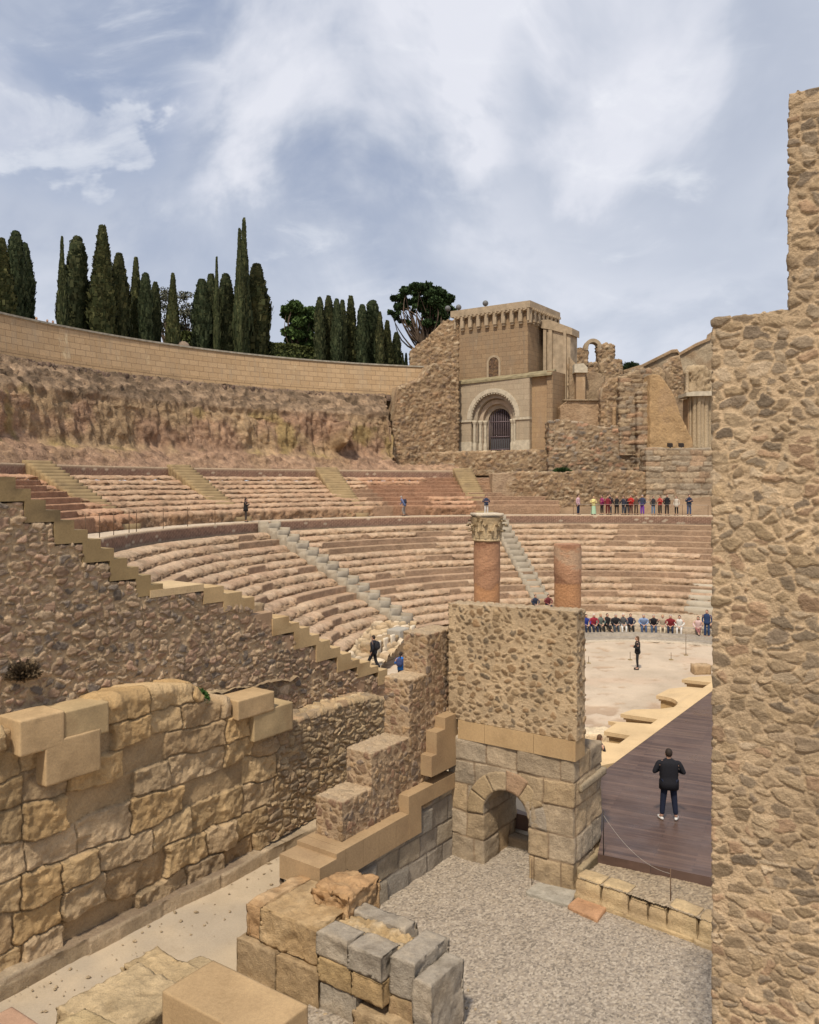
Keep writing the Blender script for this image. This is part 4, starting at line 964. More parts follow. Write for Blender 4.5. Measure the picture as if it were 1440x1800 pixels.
fb('base_stone', 0, 1.0, 0, 1.9, LG - .1, -8.63, rough((.37, .29, .19), (.33, .26, .17), .02, 301, .03), M['rubble'], pl)
fb('base_stone', 1.0, 2.05, .02, 1.9, LG - .1, -8.65, rough((.38, .29, .18), (.34, .26, .16), .02, 302, .03), M['rubble'], pl)
fb('ochre_block', .13, .52, .12, 1.7, -8.64, -7.98, rough((.44, .30, .17), (.50, .37, .23), .04, 303, .07), M['rubble'], pl)
fb('ochre_block', .53, 1.95, .10, 1.5, -8.64, -7.95, rough((.42, .31, .18), (.48, .37, .23), .035, 304, .06), M['rubble'], pl)
fb('broken_block', 1.25, 2.15, .75, 1.75, -8.5, -7.62, rough((.48, .34, .20), (.44, .29, .16), .07, 305, .12, .4), M['rubble'], pl)
gs = lambda s_: rough((.345, .32, .28), (.41, .37, .31), .022, s_, .035)
fb('grey_slab', 1.98, 2.80, .04, .55, -8.36, -7.93, gs(311), M['rubble'], pl)
fb('grey_slab', 2.82, 3.68, .0, .55, -8.36, -7.92, gs(312), M['rubble'], pl)
fb('grey_slab', 1.98, 3.45, .95, 1.35, -8.36, -7.93, gs(313), M['rubble'], pl)
fb('grey_slab', 3.70, 4.30, .20, 1.25, -8.62, -7.95, gs(314), M['rubble'], pl)
fb('rubble_fill', 2.0, 3.7, .5, 1.0, -8.5, -7.99, rough((.47, .36, .21), (.50, .42, .30), .06, 315, .02, .25), M['rubble'], pl, .025)
fb('ochre_course', 2.0, 2.9, .03, 1.35, -8.80, -8.37, rough((.42, .32, .18), (.38, .29, .17), .025, 321, .03), M['rubble'], pl)
fb('ochre_course', 2.9, 3.70, .01, 1.35, -8.80, -8.37, rough((.40, .30, .17), (.36, .27, .16), .025, 322, .03), M['rubble'], pl)
fb('ochre_course', 3.68, 4.25, .22, 1.25, -9.12, -8.63, rough((.40, .31, .19), (.36, .27, .17), .025, 323, .04), M['rubble'], pl)
fb('grey_slab', 2.05, 3.0, .06, 1.3, LG - .1, -8.81, gs(316), M['rubble'], pl)
fb('grey_slab', 4.28, 4.72, .15, 1.15, LG - .1, -8.15, gs(317), M['rubble'], pl)
fb('ochre_course', 3.0, 4.25, -.02, 1.3, LG - .1, -8.95, rough((.44, .35, .23), (.40, .31, .20), .03, 324, .05), M['rubble'], pl)
# big sawn block at the bottom edge
bq = G(285, 1742, -7.2)[:2]
block('sawn_block', v3(bq, LG), v3(AD * 1.9, 0), v3(U * .93, 0), (0, 0, LG * -1 - 7.2), flat((.43, .32, .19), .07, 331, .002, .8, (.38, .28, .165)), M['ashlar'], None, .03, .004, 'large smooth sawn sandstone block at the bottom edge of the view', 'block')
lr = empty('ruined_wall_stub', (*G(200, 1730, -8.1)[:2], LG), 'low broken wall of pale yellow stones at the bottom left, beside the sawn block', 'wall')
for (pa, du, dv, zt, cc, sd_) in (((212, 1698), .75, 1.0, -8.1, (.50, .40, .25), 1), ((290, 1712), .75, .72, -8.15, (.48, .39, .25), 2), ((96, 1768), 1.5, 1.25, -8.0, (.49, .40, .26), 3), ((232, 1775), .6, .45, -8.1, (.44, .36, .24), 4), ((28, 1836), 1.1, 1.3, -7.95, (.50, .41, .25), 5)):
    q = G(*pa, zt)[:2]; S = Surf(); S.box(v3(q, LG - .1), v3(AD * dv * 1.15, 0), v3(U * du, 0), (0, 0, zt - LG + .1), .04)
    obj('stone', S.done(rough(cc, tuple(x * .88 for x in cc), .045, 340 + sd_, .06, .45), 'stone'), M['rubble'], lr)
q = G(-60, 1812, -7.2)[:2]
block('sawn_block', v3(q, LG), v3(AD * 1.15, 0), v3(U * .62, 0), (0, 0, -LG - 7.2), flat((.42, .28, .20), .08, 341, .003), M['ashlar'], None, .03, .004, 'reddish sawn block cut off by the bottom left corner', 'block')
# loose limestone heap and low marble-faced wall behind the stair wall
hq = G(640, 1150, -9.0)
def heap(V, NN):
    F1, F2, ID, CV = voro(V / np.array((.55, .55, .3)), 44); mk = sstep(F2 - F1, .04, .2)
    return mk * (.10 + .22 * rnd(ID, 2)) + .05 * fbm(V / .3, 4, 3), pal(ID, [(.58, .48, .34), (.64, .55, .42), (.50, .40, .28), (.68, .60, .48), (.54, .43, .29)]) * (.35 + .65 * mk[:, None])
S = Surf(); c4 = [G(585, 1185, -9.3), G(668, 1178, -9.3), G(735, 1100, -8.2), G(655, 1098, -8.3)]; S.quad(*c4, .07)
o = tag(obj('stone_heap', S.done(heap, 'stone_heap'), M['rubble']), 'heap of pale broken limestone at the left end of the lower seating', 'rubble heap', kind='stuff')
S = Surf(); a_, b_ = G(655, 1172, LO), G(735, 1142, LO); dd_ = (b_ - a_)[:2]; ll = np.linalg.norm(dd_); dd_ /= ll; nn_ = np.array([-dd_[1], dd_[0]])
low2 = empty('low_faced_wall', tuple(a_), 'low dark rubble wall with rounded white marble slabs, beside the man with the backpack', 'wall')
S.box(a_, v3(dd_ * ll, 0), v3(nn_ * .7, 0), (0, 0, 1.15), .06); obj('rubble_core', S.done(small_rub, 'core'), M['rubble'], low2)
for k, (t, w_, h_) in enumerate(((.10, .42, 1.25), (.25, .42, 1.3), (.40, .42, 1.35), (.85, .45, 1.5))):
    q = np.array(a_[:2]) + dd_ * ll * t - nn_ * .10; S = Surf(); n = 10
    P = [[v3(q + dd_ * w_ * (u - .5) * math.sin(min(1., .35 + v * 3 if v < .3 else 1) * math.pi / 2), LO + .35 + (h_ - .35) * v) for u in np.linspace(0, 1, 5)] for v in np.linspace(0, 1, n)]
    P = np.array(P); S.grid(P, flip=True); Q = P.copy(); Q[..., :2] += nn_ * .09; S.grid(Q); S.grid(np.stack([P[:, 0], Q[:, 0]], 1)); S.grid(np.stack([P[:, -1], Q[:, -1]], 1), flip=True); S.grid(np.stack([P[-1], Q[-1]], 1))
    obj('marble_slab', S.done(flat((.70, .66, .57), .06), 'slab'), M['ashlar'], low2)
S = Surf(); q = np.array(a_[:2]) + dd_ * ll * .55 - nn_ * .06; S.box(v3(q, LO + .7), v3(dd_ * ll * .22, 0), v3(nn_ * .8, 0), (0, 0, .75), .1); obj('grey_block', S.done(flat((.38, .38, .36), .1), 'grey'), M['ashlar'], low2)

# ------------------------------------------------------------------ rock face, curved wall, hill
RB, ZB_, RT, ZT_ = 44.2, 8.85, 45.6, 12.25
PHR = np.linspace(phi(800, 42), R_(216), 680)
def rock_face(V, NN):
    ph = np.arctan2(V[:, 1] - CY, V[:, 0] - CX); R = np.hypot(V[:, 0] - CX, V[:, 1] - CY)
    q = np.stack([ph * 42, V[:, 2] * .25, R * .3], 1)
    rid = 1 - np.abs(fbm(q / 1.3, 5, 401, .6)) * 2.4; n = fbm(V / 1.1, 5, 403, .6); n2 = fbm(V / .35, 4, 405, .6); big = fbm(V / 4, 3, 407)
    vert = sstep(V[:, 2], 2.6, 3.3) * (1 - sstep(V[:, 2], 6.4, 7.2)); lowp = 1 - sstep(V[:, 2], 2.4, 3.0); upp = sstep(V[:, 2], 6.3, 7.2)
    F1, F2, ID, CV = voro(V / np.array((.8, .8, .5)), 409); blk = sstep(F2 - F1, .03, .3) * rnd(ID, 2)
    dd_ = vert * (rid * .5 + n * .35 + big * .6) + lowp * (n * .65 + blk * .3 + big * .5) + upp * (blk * .35 + n * .35) + n2 * .18
    cA = np.array((.41, .28, .20)); cB = np.array((.44, .33, .215)); cC = np.array((.34, .26, .17))
    k = sstep(fbm(V / 3.2, 4, 411), -.15, .2)[:, None]; c = cA[None] * (1 - k) + cB[None] * k
    k = sstep(fbm(V / 2.2, 4, 413), .08, .3)[:, None] * .7; c = c * (1 - k) + np.array((.36, .29, .125))[None] * k
    ug_ = np.array((.33, .25, .18))[None] * (.55 + .8 * rnd(ID, 3))[:, None]; c = c * (1 - upp[:, None]) + ug_ * upp[:, None]
    pk = np.array((.46, .32, .235))[None]; c = c * (1 - lowp[:, None] * .8) + pk * lowp[:, None] * .8
    c = c * (.86 + .7 * n2)[:, None]
    # cave
    cp = phi(598, 41.5); cu = (ph - cp) * 41.5; cvz = V[:, 2]
    m = sstep(1 - ((cu + .12 * (cvz - 4.5)) / .75) ** 2 - ((cvz - 4.55) / 1.45) ** 2, 0, .5)
    dd_ = dd_ * sstep(R, RU1 + 1.1, RU1 + 2.0) + .1
    return dd_ - m * 2.2 * vert, np.clip(c, .02, .9)
prf = [(RU1 + .5, ZU - .12), (RU1 + 1.1, ZU - .06), (RU1 + 1.3, ZU + .25), (39.8, 1.9), (40.6, 2.6), (41.1, 3.0), (41.4, 4.5), (41.7, 6.2), (42.1, 6.9), (43.0, 7.7), (RB + .3, ZB_ + .25)]
S = Surf(); pr = np.array(dens(prf, .14)); X = CX + pr[None, :, 0] * np.cos(PHR)[:, None]; Y = CY + pr[None, :, 0] * np.sin(PHR)[:, None]
Zp = np.repeat(pr[None, :, 1], len(PHR), 0); Zp = np.where((PHR < phi(692, 42))[:, None], np.minimum(Zp, 1.9), Zp); S.grid(np.stack([X, Y, Zp], -1))
structure('rock_slope', S.done(rock_face, 'rock_slope', True, False), M['rock'])
M['curved'] = ashlar_mat('sandstone_ashlar', (.50, .375, .235), (.43, .315, .19), (.25, .18, .11), .95, .48, .022, .85, (.36, .28, .19), .35, True)
phT0 = phi(752, RT); PT = np.linspace(phT0, R_(216), 500)
def uvring(name, pr, ph, mat, parent, vs=1.0):
    pr = np.array(pr, float); X = CX + pr[None, :, 0] * np.cos(ph)[:, None]; Y = CY + pr[None, :, 0] * np.sin(ph)[:, None]
    P = np.stack([X, Y, np.repeat(pr[None, :, 1], len(ph), 0)], -1).reshape(-1, 3); m, n = len(ph), len(pr)
    idx = np.arange(m * n).reshape(m, n); q = np.stack([idx[:-1, :-1], idx[1:, :-1], idx[1:, 1:], idx[:-1, 1:]], -1).reshape(-1, 4)
    uv = np.stack([np.repeat(ph[:, None] * 45, n, 1), np.repeat(pr[None, :, 1] * vs, m, 0)], -1).reshape(-1, 2)
    return obj(name, mkmesh(name, P, q, None, False, uv), mat, parent)
cw = empty('curved_wall', (*pol(R_(140), 45), ZB_), 'long high curved retaining wall of regular sandstone blocks above the rock face', 'wall')
PX = np.linspace(phi(757, 44), R_(216), 500)
uvring('wall_face', [(RT - .15, ZT_ - .18), (RT - .45, ZB_ + .75)], PX, M['curved'], cw)
uvring('plinth_course', [(RT - .47, ZB_ + .75), (RT - .62, ZB_ + .72), (RT - .64, ZB_ + .36), (RT - .74, ZB_ + .34), (RT - .78, ZB_ - .4)], PX, ashlar_mat('plinth_ashlar', (.50, .375, .235), (.46, .34, .205), (.25, .18, .11), 1.2, .36, .025), cw)
uvring('coping', [(RT + .45, ZT_ - .15), (RT + .45, ZT_), (RT - .25, ZT_), (RT - .25, ZT_ - .14), (RT - .14, ZT_ - .18)], PX, plain('weathered_coping', (.33, .30, .24), .9, .3, 3), cw)
uvring('back_face', [(RT + .4, ZT_ - 2.2), (RT + .4, ZT_ - .1)], PX, M['curved'], cw)
o = ring('dry_stone_course', dens([(RT - .5, ZB_ + .05), (RT - 1.0, ZB_ + .1), (RT - 1.05, ZB_ - .45)], .12), np.linspace(phi(690, 44), R_(216), 900), rubble((.4, .4, .22), .12, (.02, .12), ((.17, .12, .10), (.23, .17, .14), (.28, .22, .17), (.13, .10, .09)), (.20, .15, .11), 45, .5, .04), M['rubble_far'])
tag(o, 'thin dark course of rough stones at the foot of the curved sandstone wall', 'stone course')
S = Surf(); hp = np.linspace(phi(770, 46), R_(225), 160); hr = np.linspace(RT + .4, 120, 60); A_, B_ = np.meshgrid(hp, hr, indexing='ij')
S.grid(np.stack([CX + B_ * np.cos(A_), CY + B_ * np.sin(A_), ZT_ - 1.0 + 0 * A_ - .05 * (B_ - RT)], -1))
structure('hill', S.done(lambda V, NN: (fbm(V / 6, 4, 5) * .4, np.array((.16, .17, .07))[None] * (1 + fbm(V / 1.5, 4, 8)[:, None])), 'hill', weld=False), M['rubble_far'])
# ------------------------------------------------------------------ church tower with the portal
def ppl(px, Z, d): return Plane(np.array([(px - HX) / F * Z, Z]), d)
TP = ppl(928, 82, -VL); zT = lambda px, py: zat(TP, px, py)
tower = empty('church_tower', (*TP.pt(-3.5, 0)[:2], 3.2), 'square brown stone church tower with a corbelled cornice and a round arched portal', 'tower')
M['tower'] = ashlar_mat('tower_ashlar', (.33, .245, .155), (.285, .205, .13), (.20, .145, .095), .95, .46, .02, .9, (.23, .175, .12), .5, True)
M['portal'] = ashlar_mat('portal_ashlar', (.42, .36, .27), (.38, .32, .24), (.27, .22, .16), 1.1, .55, .014, .85, (.30, .25, .18), .5, True)
M['render'] = ashlar_mat('tan_ashlar', (.39, .285, .175), (.35, .25, .155), (.28, .20, .13), 1.0, .5, .012, .9, (.30, .22, .15), .4, True)
def uvwall(name, pl, top, bot, thick, mat, parent, off=0., faces='fbtlro', res=.8, px=True, label=None, cat=None):
    if px: top = prof(pl, top); bot = prof(pl, bot)
    me = wall_surf(Surf(), pl, top, bot, thick, res, faces, off).done(lambda V, NN: (None, np.ones((len(V), 3)) * .4), name, False, True)
    n = len(me.vertices); co = np.zeros(n * 3, dtype=np.float32); me.vertices.foreach_get('co', co); co = co.reshape(-1, 3)
    ul = me.uv_layers.new(name='UVMap'); li = np.zeros(len(me.loops), dtype=np.int32); me.loops.foreach_get('vertex_index', li)
    no = np.zeros(len(me.polygons) * 3, dtype=np.float32); me.polygons.foreach_get('normal', no); no = no.reshape(-1, 3)
    lt = np.zeros(len(me.polygons), dtype=np.int32); me.polygons.foreach_get('loop_total', lt); fi = np.repeat(np.arange(len(lt)), lt)
    s_ = (co[:, 0] - pl.o[0]) * pl.d[0] + (co[:, 1] - pl.o[1]) * pl.d[1]; t_ = (co[:, 0] - pl.o[0]) * pl.n[0] + (co[:, 1] - pl.o[1]) * pl.n[1]
    side_ = np.abs(no[:, 0] * pl.d[0] + no[:, 1] * pl.d[1]) > .7; topf = np.abs(no[:, 2]) > .7
    u = np.where(side_[fi], t_[li] + .3, s_[li]); v = np.where(topf[fi], t_[li], co[li, 2]); ul.data.foreach_set('uv', np.stack([u, v], 1).astype(np.float32).ravel())
    return tag(obj(name, me, mat, parent), label, cat)
s0, s1 = TP.s(800), 0.0; zb_ = zT(928, 792); zc1 = zT(928, 541); zc0 = zT(928, 566); zroof = zT(928, 664)
_TPo = OffPlane(TP, .9); _pc = _TPo.s(867.5); _zi = zat(_TPo, 868, 735)
uvwall('tower_body', TP, [(s0, zc1), (s1, zc1)], [(s0, zb_), (_pc - 2., zb_)] + [(_pc - 2. * math.cos(t), _zi + 2. * math.sin(t)) for t in np.linspace(0, math.pi, 17)] + [(_pc + 2., zb_), (s1, zb_)], 6.5, M['tower'], tower, px=False)
cornm = plain('cornice_stone', (.36, .28, .19), .9, .2, 2)
S = Surf(); q = TP.pt(s0 - .3, zc1 - .05, .42); S.box(q, v3(TP.d * (s1 - s0 + .75), 0), v3(-TP.n * 7.2, 0), (0, 0, zT(928, 530) - zc1 + .05), 3); obj('cornice', S.done(none, 'cornice', False), cornm, tower)
def arcade(pl, a, b, n, parent, off):
    wv = (b - a) / n; bot = []
    for k in range(n):
        c_ = a + wv * (k + .5); r = wv * .30; z0 = zc0 + .1; zs_ = zc1 - .25 - r
        bot += [(a + wv * k, z0), (c_ - r, z0)] + [(c_ - r * math.cos(t), zs_ + r * math.sin(t)) for t in np.linspace(0, math.pi, 9)] + [(c_ + r, z0)]
    bot.append((b, z0)); me = wall_surf(Surf(), pl, [(a, zc1), (b, zc1)], bot, off + .0, .3, 'ftlro', off).done(none, 'arcade', False); obj('corbel_arcade', me, cornm, parent)
    for k in range(n + 1):
        S = Surf(); c_ = a + wv * k; w2 = wv * .16; S.box(pl.pt(c_ - w2, zc0 - .12, off * .7), v3(pl.d * w2 * 2, 0), v3(-pl.n * off * .75, 0), (0, 0, .26), .5); obj('corbel', S.done(none, 'corbel', False), cornm, parent)
    for k in range(n * 2):
        S = Surf(); c_ = a + wv * (k + .5) / 2; S.box(pl.pt(c_ - .1, zc1 - .22, off + .22), v3(pl.d * .2, 0), v3(-pl.n * .25, 0), (0, 0, .22), .5); obj('modillion', S.done(none, 'modillion', False), cornm, parent)
arcade(TP, s0 + .1, s1 + .3, 9, tower, .38)
TSd = Plane(TP.o + TP.d * .0, U); TSd.n = TP.d
arcade(TSd, .0, 6.4, 7, tower, .38)
# blind window
def arch_ring(pl, sc_, zc_, r0, r1, off, depth, style, mat, parent, name, legs=0., n=28, jut=None):
    S = Surf(); ts = np.linspace(0, math.pi, n + 1); pts_ = []
    if legs: pts_.append((-1, 0, -legs))
    F_ = []
    for t in ts: F_.append((sc_ - r0 * math.cos(t), zc_ + r0 * math.sin(t), sc_ - r1 * math.cos(t), zc_ + r1 * math.sin(t)))
    if legs: F_ = [(sc_ - r0, zc_ - legs, sc_ - r1, zc_ - legs)] + F_ + [(sc_ + r0, zc_ - legs, sc_ + r1, zc_ - legs)]
    f = np.array([[pl.pt(a, b, off), pl.pt(c_, d, off)] for a, b, c_, d in F_]); bk_ = np.array([[pl.pt(a, b, off - depth), pl.pt(c_, d, off - depth)] for a, b, c_, d in F_])
    S.grid(f, flip=True); S.grid(np.stack([f[:, 0], bk_[:, 0]], 1)); S.grid(np.stack([f[:, 1], bk_[:, 1]], 1), flip=True); S.grid(np.stack([f[0], bk_[0]], 0)); S.grid(np.stack([f[-1], bk_[-1]], 0), flip=True)
    return obj(name, S.done(style, name, False), mat, parent)
wc = TP.s(868.5); wr = (TP.s(881) - TP.s(857)) / 2; wz = zT(868, 638)
arch_ring(TP, wc, wz, wr * .72, wr, .10, .2, none, cornm, tower, 'window_surround', 1.45)
wp = [(wc - wr * .7, wz - 1.5), (wc + wr * .7, wz - 1.5)]
me = wall_surf(Surf(), TP, [(wc - wr * .72 * math.cos(t), wz + wr * .72 * math.sin(t)) for t in np.linspace(0, math.pi, 15)], [(wc - wr * .72, wz - 1.45), (wc + wr * .72, wz - 1.45)], .1, .1, 'f', .03).done(rubble((.25, .25, .2), .04, (.02, .1), ((.17, .11, .07), (.22, .15, .09), (.12, .08, .06)), (.11, .08, .06), 51), 'bricked_window')
obj('bricked_window', me, M['rubble_far'], tower)
# portal block
po = .9; TPo = OffPlane(TP, po); pa, pb_ = TPo.s(806), TPo.s(931); pcx = TPo.s(867.5); zi = zat(TPo, 868, 735); r_o = 2.58; zp = zat(TPo, 868, 668)
arcp = [(pcx - r_o * math.cos(t), zi + r_o * math.sin(t)) for t in np.linspace(0, math.pi, 25)]
uvwall('portal_wall', TP, [(pa, zp), (pb_, zp)], [(pa, zb_), (pcx - r_o, zb_)] + arcp + [(pcx + r_o, zb_), (pb_, zb_)], po, M['portal'], tower, off=po, px=False, faces='ftlro', res=.5)
mold = plain('carved_stone', (.47, .41, .31), .9, .2, 3); mold2 = plain('carved_stone_dark', (.33, .27, .20), .9, .25, 3)
arch_ring(TP, pcx, zi, r_o, r_o + .42, po + .14, .16, none, mold, tower, 'archivolt')
S = Surf()
for k in range(26):
    t = (k + .5) / 26 * math.pi; r = r_o - .02; a = pcx - r * math.cos(t); z = zi + r * math.sin(t)
    S.box(TP.pt(a - .09, z - .12, po + .10), v3(TP.d * .18, 0), v3(-TP.n * .25, 0), (0, 0, .26), .5)
obj('carved_rim', S.done(none, 'carved_rim', False), mold, tower)
arch_ring(TP, pcx, zi, 2.05, r_o, po - .35, .5, none, mold2, tower, 'archivolt', zi - zb_)
arch_ring(TP, pcx, zi - .1, 1.6, 2.06, po - .75, .5, none, plain('carved_stone_warm', (.38, .30, .22), .9, .2, 3), tower, 'archivolt', zi - zb_ - .1)
arch_ring(TP, pcx + .1, zi - .22, 1.28, 1.75, po - 1.1, .9, none, mold2, tower, 'archivolt', zi - .3 - zb_)
for (a, b) in ((pa, pcx - r_o + .05), (pcx + r_o - .05, pb_)):
    S = Surf(); S.box(TP.pt(a - .05, zi - .28, po + .12), v3(TP.d * (b - a + .1), 0), v3(-TP.n * .5, 0), (0, 0, .26), 1); obj('impost', S.done(none, 'impost', False), mold, tower)
    S = Surf(); S.box(TP.pt(a - .03, zb_, po + .08), v3(TP.d * (b - a + .06), 0), v3(-TP.n * .3, 0), (0, 0, 1.0), 1); obj('pedestal', S.done(none, 'pedestal', False), mold, tower)
for sx, of in ((-2.3, po - .2), (-1.83, po - .6), (-1.45, po - .95), (2.3, po - .2), (1.83, po - .6)):
    c_ = TP.pt(pcx + sx, 0, of)[:2]; S = Surf(); lathe(S, c_, [(.15, zb_ + .9), (.15, zi - .6)], 12); lathe(S, c_, [(.22, zb_), (.22, zb_ + .7), (.17, zb_ + .9)], 12); lathe(S, c_, [(.15, zi - .62), (.26, zi - .3), (.26, zi - .15), (.001, zi - .14)], 12)
    obj('jamb_column', S.done(none, 'jamb_column'), mold, tower)
S = Surf(); S.box(TP.pt(pcx - 2, zb_, -1.25), v3(TP.d * 4, 0), v3(-TP.n * .3, 0), (0, 0, zi - zb_ + 2), 2); obj('doorway_shade_box', S.done(none, 'interior', False), plain('painted_doorway_shade', (.05, .035, .03), .95), tower)  # solid box behind the gate, coloured near black as the shade inside
gt = Surf()
for k in range(13):
    sx = pcx + .1 - 1.25 + k * 2.5 / 12; hh = math.sqrt(max(0, 1.26 ** 2 - (sx - pcx - .1) ** 2)); tube(gt, [TP.pt(sx, zb_, -.32), TP.pt(sx, zi - .22 + hh, -.32)], .035, 5)
for zz_ in (zb_ + .15, zb_ + 1.45, zi - .35): gt.box(TP.pt(pcx - 1.02, zz_, -.27), v3(TP.d * 2.24, 0), v3(-TP.n * .08, 0), (0, 0, .09), 3)
gate_o = obj('iron_gate', gt.done(none, 'iron_gate'), plain('gate_iron', (.16, .12, .13), .6, .2, 10), tower)
S = Surf(); S.box(TP.pt(pcx - 1.0, zb_, -.38), v3(TP.d * 2.2, 0), v3(-TP.n * .04, 0), (0, 0, 1.45), 3); obj('gate_panel', S.done(none, 'gate_panel', False), plain('gate_sheet', (.09, .09, .095), .6), tower)
S = Surf(); a = [TP.pt(pa - .15, zp + .0, po + .18), TP.pt(pb_ + 2.3, zp + .25, po + .0), TP.pt(pb_ + 2.3, zp + .75, -.3), TP.pt(pa - .15, zp + .45, -.1)]
S.quad(*a, 1.); lo_ = [x - (0, 0, .2) for x in a]; S.quad(lo_[0], lo_[1], a[1], a[0], 1.); S.quad(lo_[1], lo_[2], a[2], a[1], 1.); S.quad(lo_[3], lo_[0], a[0], a[3], 1.)
obj('porch_roof', S.done(none, 'porch_roof', False, False), plain('mossy_stone', (.24, .20, .12), .95, .3, 2), tower)
uvwall('side_wall', TP, [(pb_, zp + .1), (TP.s(966), zp + .2)], [(pb_, zb_), (TP.s(966), zb_)], 3., M['render'], tower, off=.35, px=False)
uvwall('corner_pier', TP, [(TP.s(966), zp + .5), (TP.s(976), zp + .5)], [(TP.s(966), zb_ - .6), (TP.s(976), zb_ - .6)], 3., M['tower'], tower, off=.6, px=False)
# lamps on the parapet
for px_, py_ in ((790, 543), (809, 541), (856, 534)):
    pl_ = TP; s_ = pl_.s(px_); p_ = pl_.pt(s_, zat(pl_, px_, py_), .3); rt_ = empty('roof_lamp', tuple(p_ - (0, 0, .5)), {790: 'round grey lamp left of the tower, lowest of the three', 809: 'round grey lamp near the left corner of the tower cornice', 856: 'round grey lamp on the middle of the tower cornice'}[px_], 'lamp', 'round lamps along the tower top')
    S = Surf(); lathe(S, p_[:2], [(.001, p_[2] - .3)] + [(.3 * math.sin(t), p_[2] - .3 * math.cos(t)) for t in np.linspace(.3, 2.9, 9)] + [(.001, p_[2] + .3)], 14); obj('globe', S.done(none, 'globe'), plain('lamp_glass', (.14, .14, .14), .5), rt_)
    S = Surf(); tube(S, [p_ - (0, 0, .8), p_ - (0, 0, .25)], .05, 6); obj('stem', S.done(none, 'stem'), M['iron'], rt_)

# ------------------------------------------------------------------ rubble masses beside the tower
farR_ = rubble((.42, .42, .28), .12, (.02, .22), ((.34, .26, .17), (.40, .30, .20), (.28, .21, .15), (.44, .35, .25), (.22, .17, .13), (.50, .42, .31), (.36, .25, .16)), (.33, .245, .16), 55, .5, .05, .12, .12)
farR2 = rubble((.55, .5, .26), .13, (.02, .2), ((.33, .26, .18), (.38, .30, .21), (.26, .22, .18), (.43, .36, .27), (.22, .20, .18), (.42, .27, .19), (.34, .29, .23)), (.29, .22, .15), 56, .4, .05, .12, .15)
MF = M['rubble_far']
BL = Plane(np.array([(803 - HX) / F * 84.5, 84.5]), np.array([(803 - HX) / F * 84.5 - (681 - HX) / F * 82, 2.5]))
wall('buttress_wall', BL, [(681, 800), (684, 790), (700, 681), (726, 673), (745, 664), (760, 640), (806, 640)], [(681, 836), (806, 842)], 4, .13, farR_, MF, 'sloping rubble buttress between the curved wall and the tower', 'buttress')
BU = ppl(803, 86.5, (1, .02))
wall('upper_rubble_wall', BU, [(722, 616), (735, 606), (755, 592), (756, 589), (779, 568), (779, 563), (806, 563)], [(722, 700), (806, 700)], 2.5, .13, farR_, MF, 'high rubble wall stepping up to the left side of the tower', 'wall')
PD = ppl(975, 79.4, (.985, -.17))
wall('podium_wall', PD, [(736, 800), (745, 797), (975, 791)], [(736, 846), (975, 848)], 4.0, .13, farR_, MF, 'low rubble retaining wall carrying the terrace below the church portal', 'wall')
R0 = ppl(1000, 75.2, (1, .03))
plw = plaster((.42, .33, .24), .12, .8, 57, .2, (.34, .26, .19), 1.4)
def mixw(fa, fb_, fn):
    def f(V, NN):
        da, ca = fa(V, NN); db, cb = fb_(V, NN); k = fn(V); return da * (1 - k) + db * k, ca * (1 - k[:, None]) + cb * k[:, None]
    return f
wall('terrace_end_wall', R0, [(866, 832), (900, 831), (978, 832), (1042, 829), (1066, 834), (1095, 829), (1139, 831)], [(866, 912), (1139, 908)], 2.5, .12, mixw(farR_, plw, lambda V: sstep(9.5 - V[:, 0] + 1.5 * fbm(V / 1.5, 3, 2), 0, 1)), MF, 'rubble wall with pale render at its left, behind the group of visitors', 'wall')
W1p = ppl(1060, 78.6, (1, .0))
wall('rubble_mass', W1p, [(966, 742), (984, 738), (1010, 741), (1058, 752), (1090, 748), (1092, 790), (1140, 795)], [(966, 845), (1140, 845)], 3, .13, farR2, MF, 'mass of mixed grey and reddish stones right of the tower foot', 'wall')
W2p = ppl(1020, 80, (1, .02))
wall('rendered_wall', W2p, [(985, 716), (1000, 704), (1057, 705)], [(985, 765), (1057, 765)], 1.5, .12, plaster((.44, .33, .225), .10, .6, 58, .15, (.37, .27, .18), 1.2), MF, 'blind rendered wall with a thin ledge, right of the tower', 'wall')
S = Surf(); S.box(W2p.pt(W2p.s(990), zat(W2p, 1000, 705), .15), (3.75, 0, 0), (0, .6, 0), (0, 0, .16), .2); tag(obj('stone_ledge', S.done(flat((.30, .24, .17), .2), 'stone_ledge'), MF), 'thin dark stone ledge on top of the blind rendered wall', 'ledge')
W3p = ppl(1075, 79.2, (1, .0))
wall('broken_pier', W3p, [(1057, 700), (1060, 684), (1070, 670), (1076, 664), (1091, 664)], [(1057, 772), (1091, 772)], 2, .11, farR_, MF, 'rounded broken rubble pier beside the dark slit', 'pier')
for a, b, c_, lb_, mm in ((1076, 1082, (.40, .29, .18), 'pale upright stone jamb left of the dark slit', 0), (1082, 1091, (.13, .10, .075), 'narrow upright block coloured dark as the shade of the slit in the broken rubble pier', .05)):  # second block is coloured dark to paint in the shade of the slit
    S = Surf(); S.box(W3p.pt(W3p.s(a), zat(W3p, a, 772), .35 - mm), (W3p.s(b) - W3p.s(a), 0, 0), (0, .6, 0), (0, 0, zat(W3p, a, 716) - zat(W3p, a, 772)), .2); tag(obj('jamb_and_slit_shade', S.done(flat(c_, .15), 'jamb_and_slit_shade'), MF), lb_, 'jamb')
courses_far = blocks_style(W3p.o, W3p.d, list(np.arange(-3, 14, .42)), .12, 151, pal_=((.36, .28, .19), (.31, .26, .20), (.39, .32, .23), (.29, .25, .20), (.39, .275, .19), (.36, .29, .20)), wmin=.5, wmax=1.3, joint=.03, rough=.05, warp=.08, mort=(.27, .20, .14))
W4p = ppl(1110, 78.4, (1, .0))
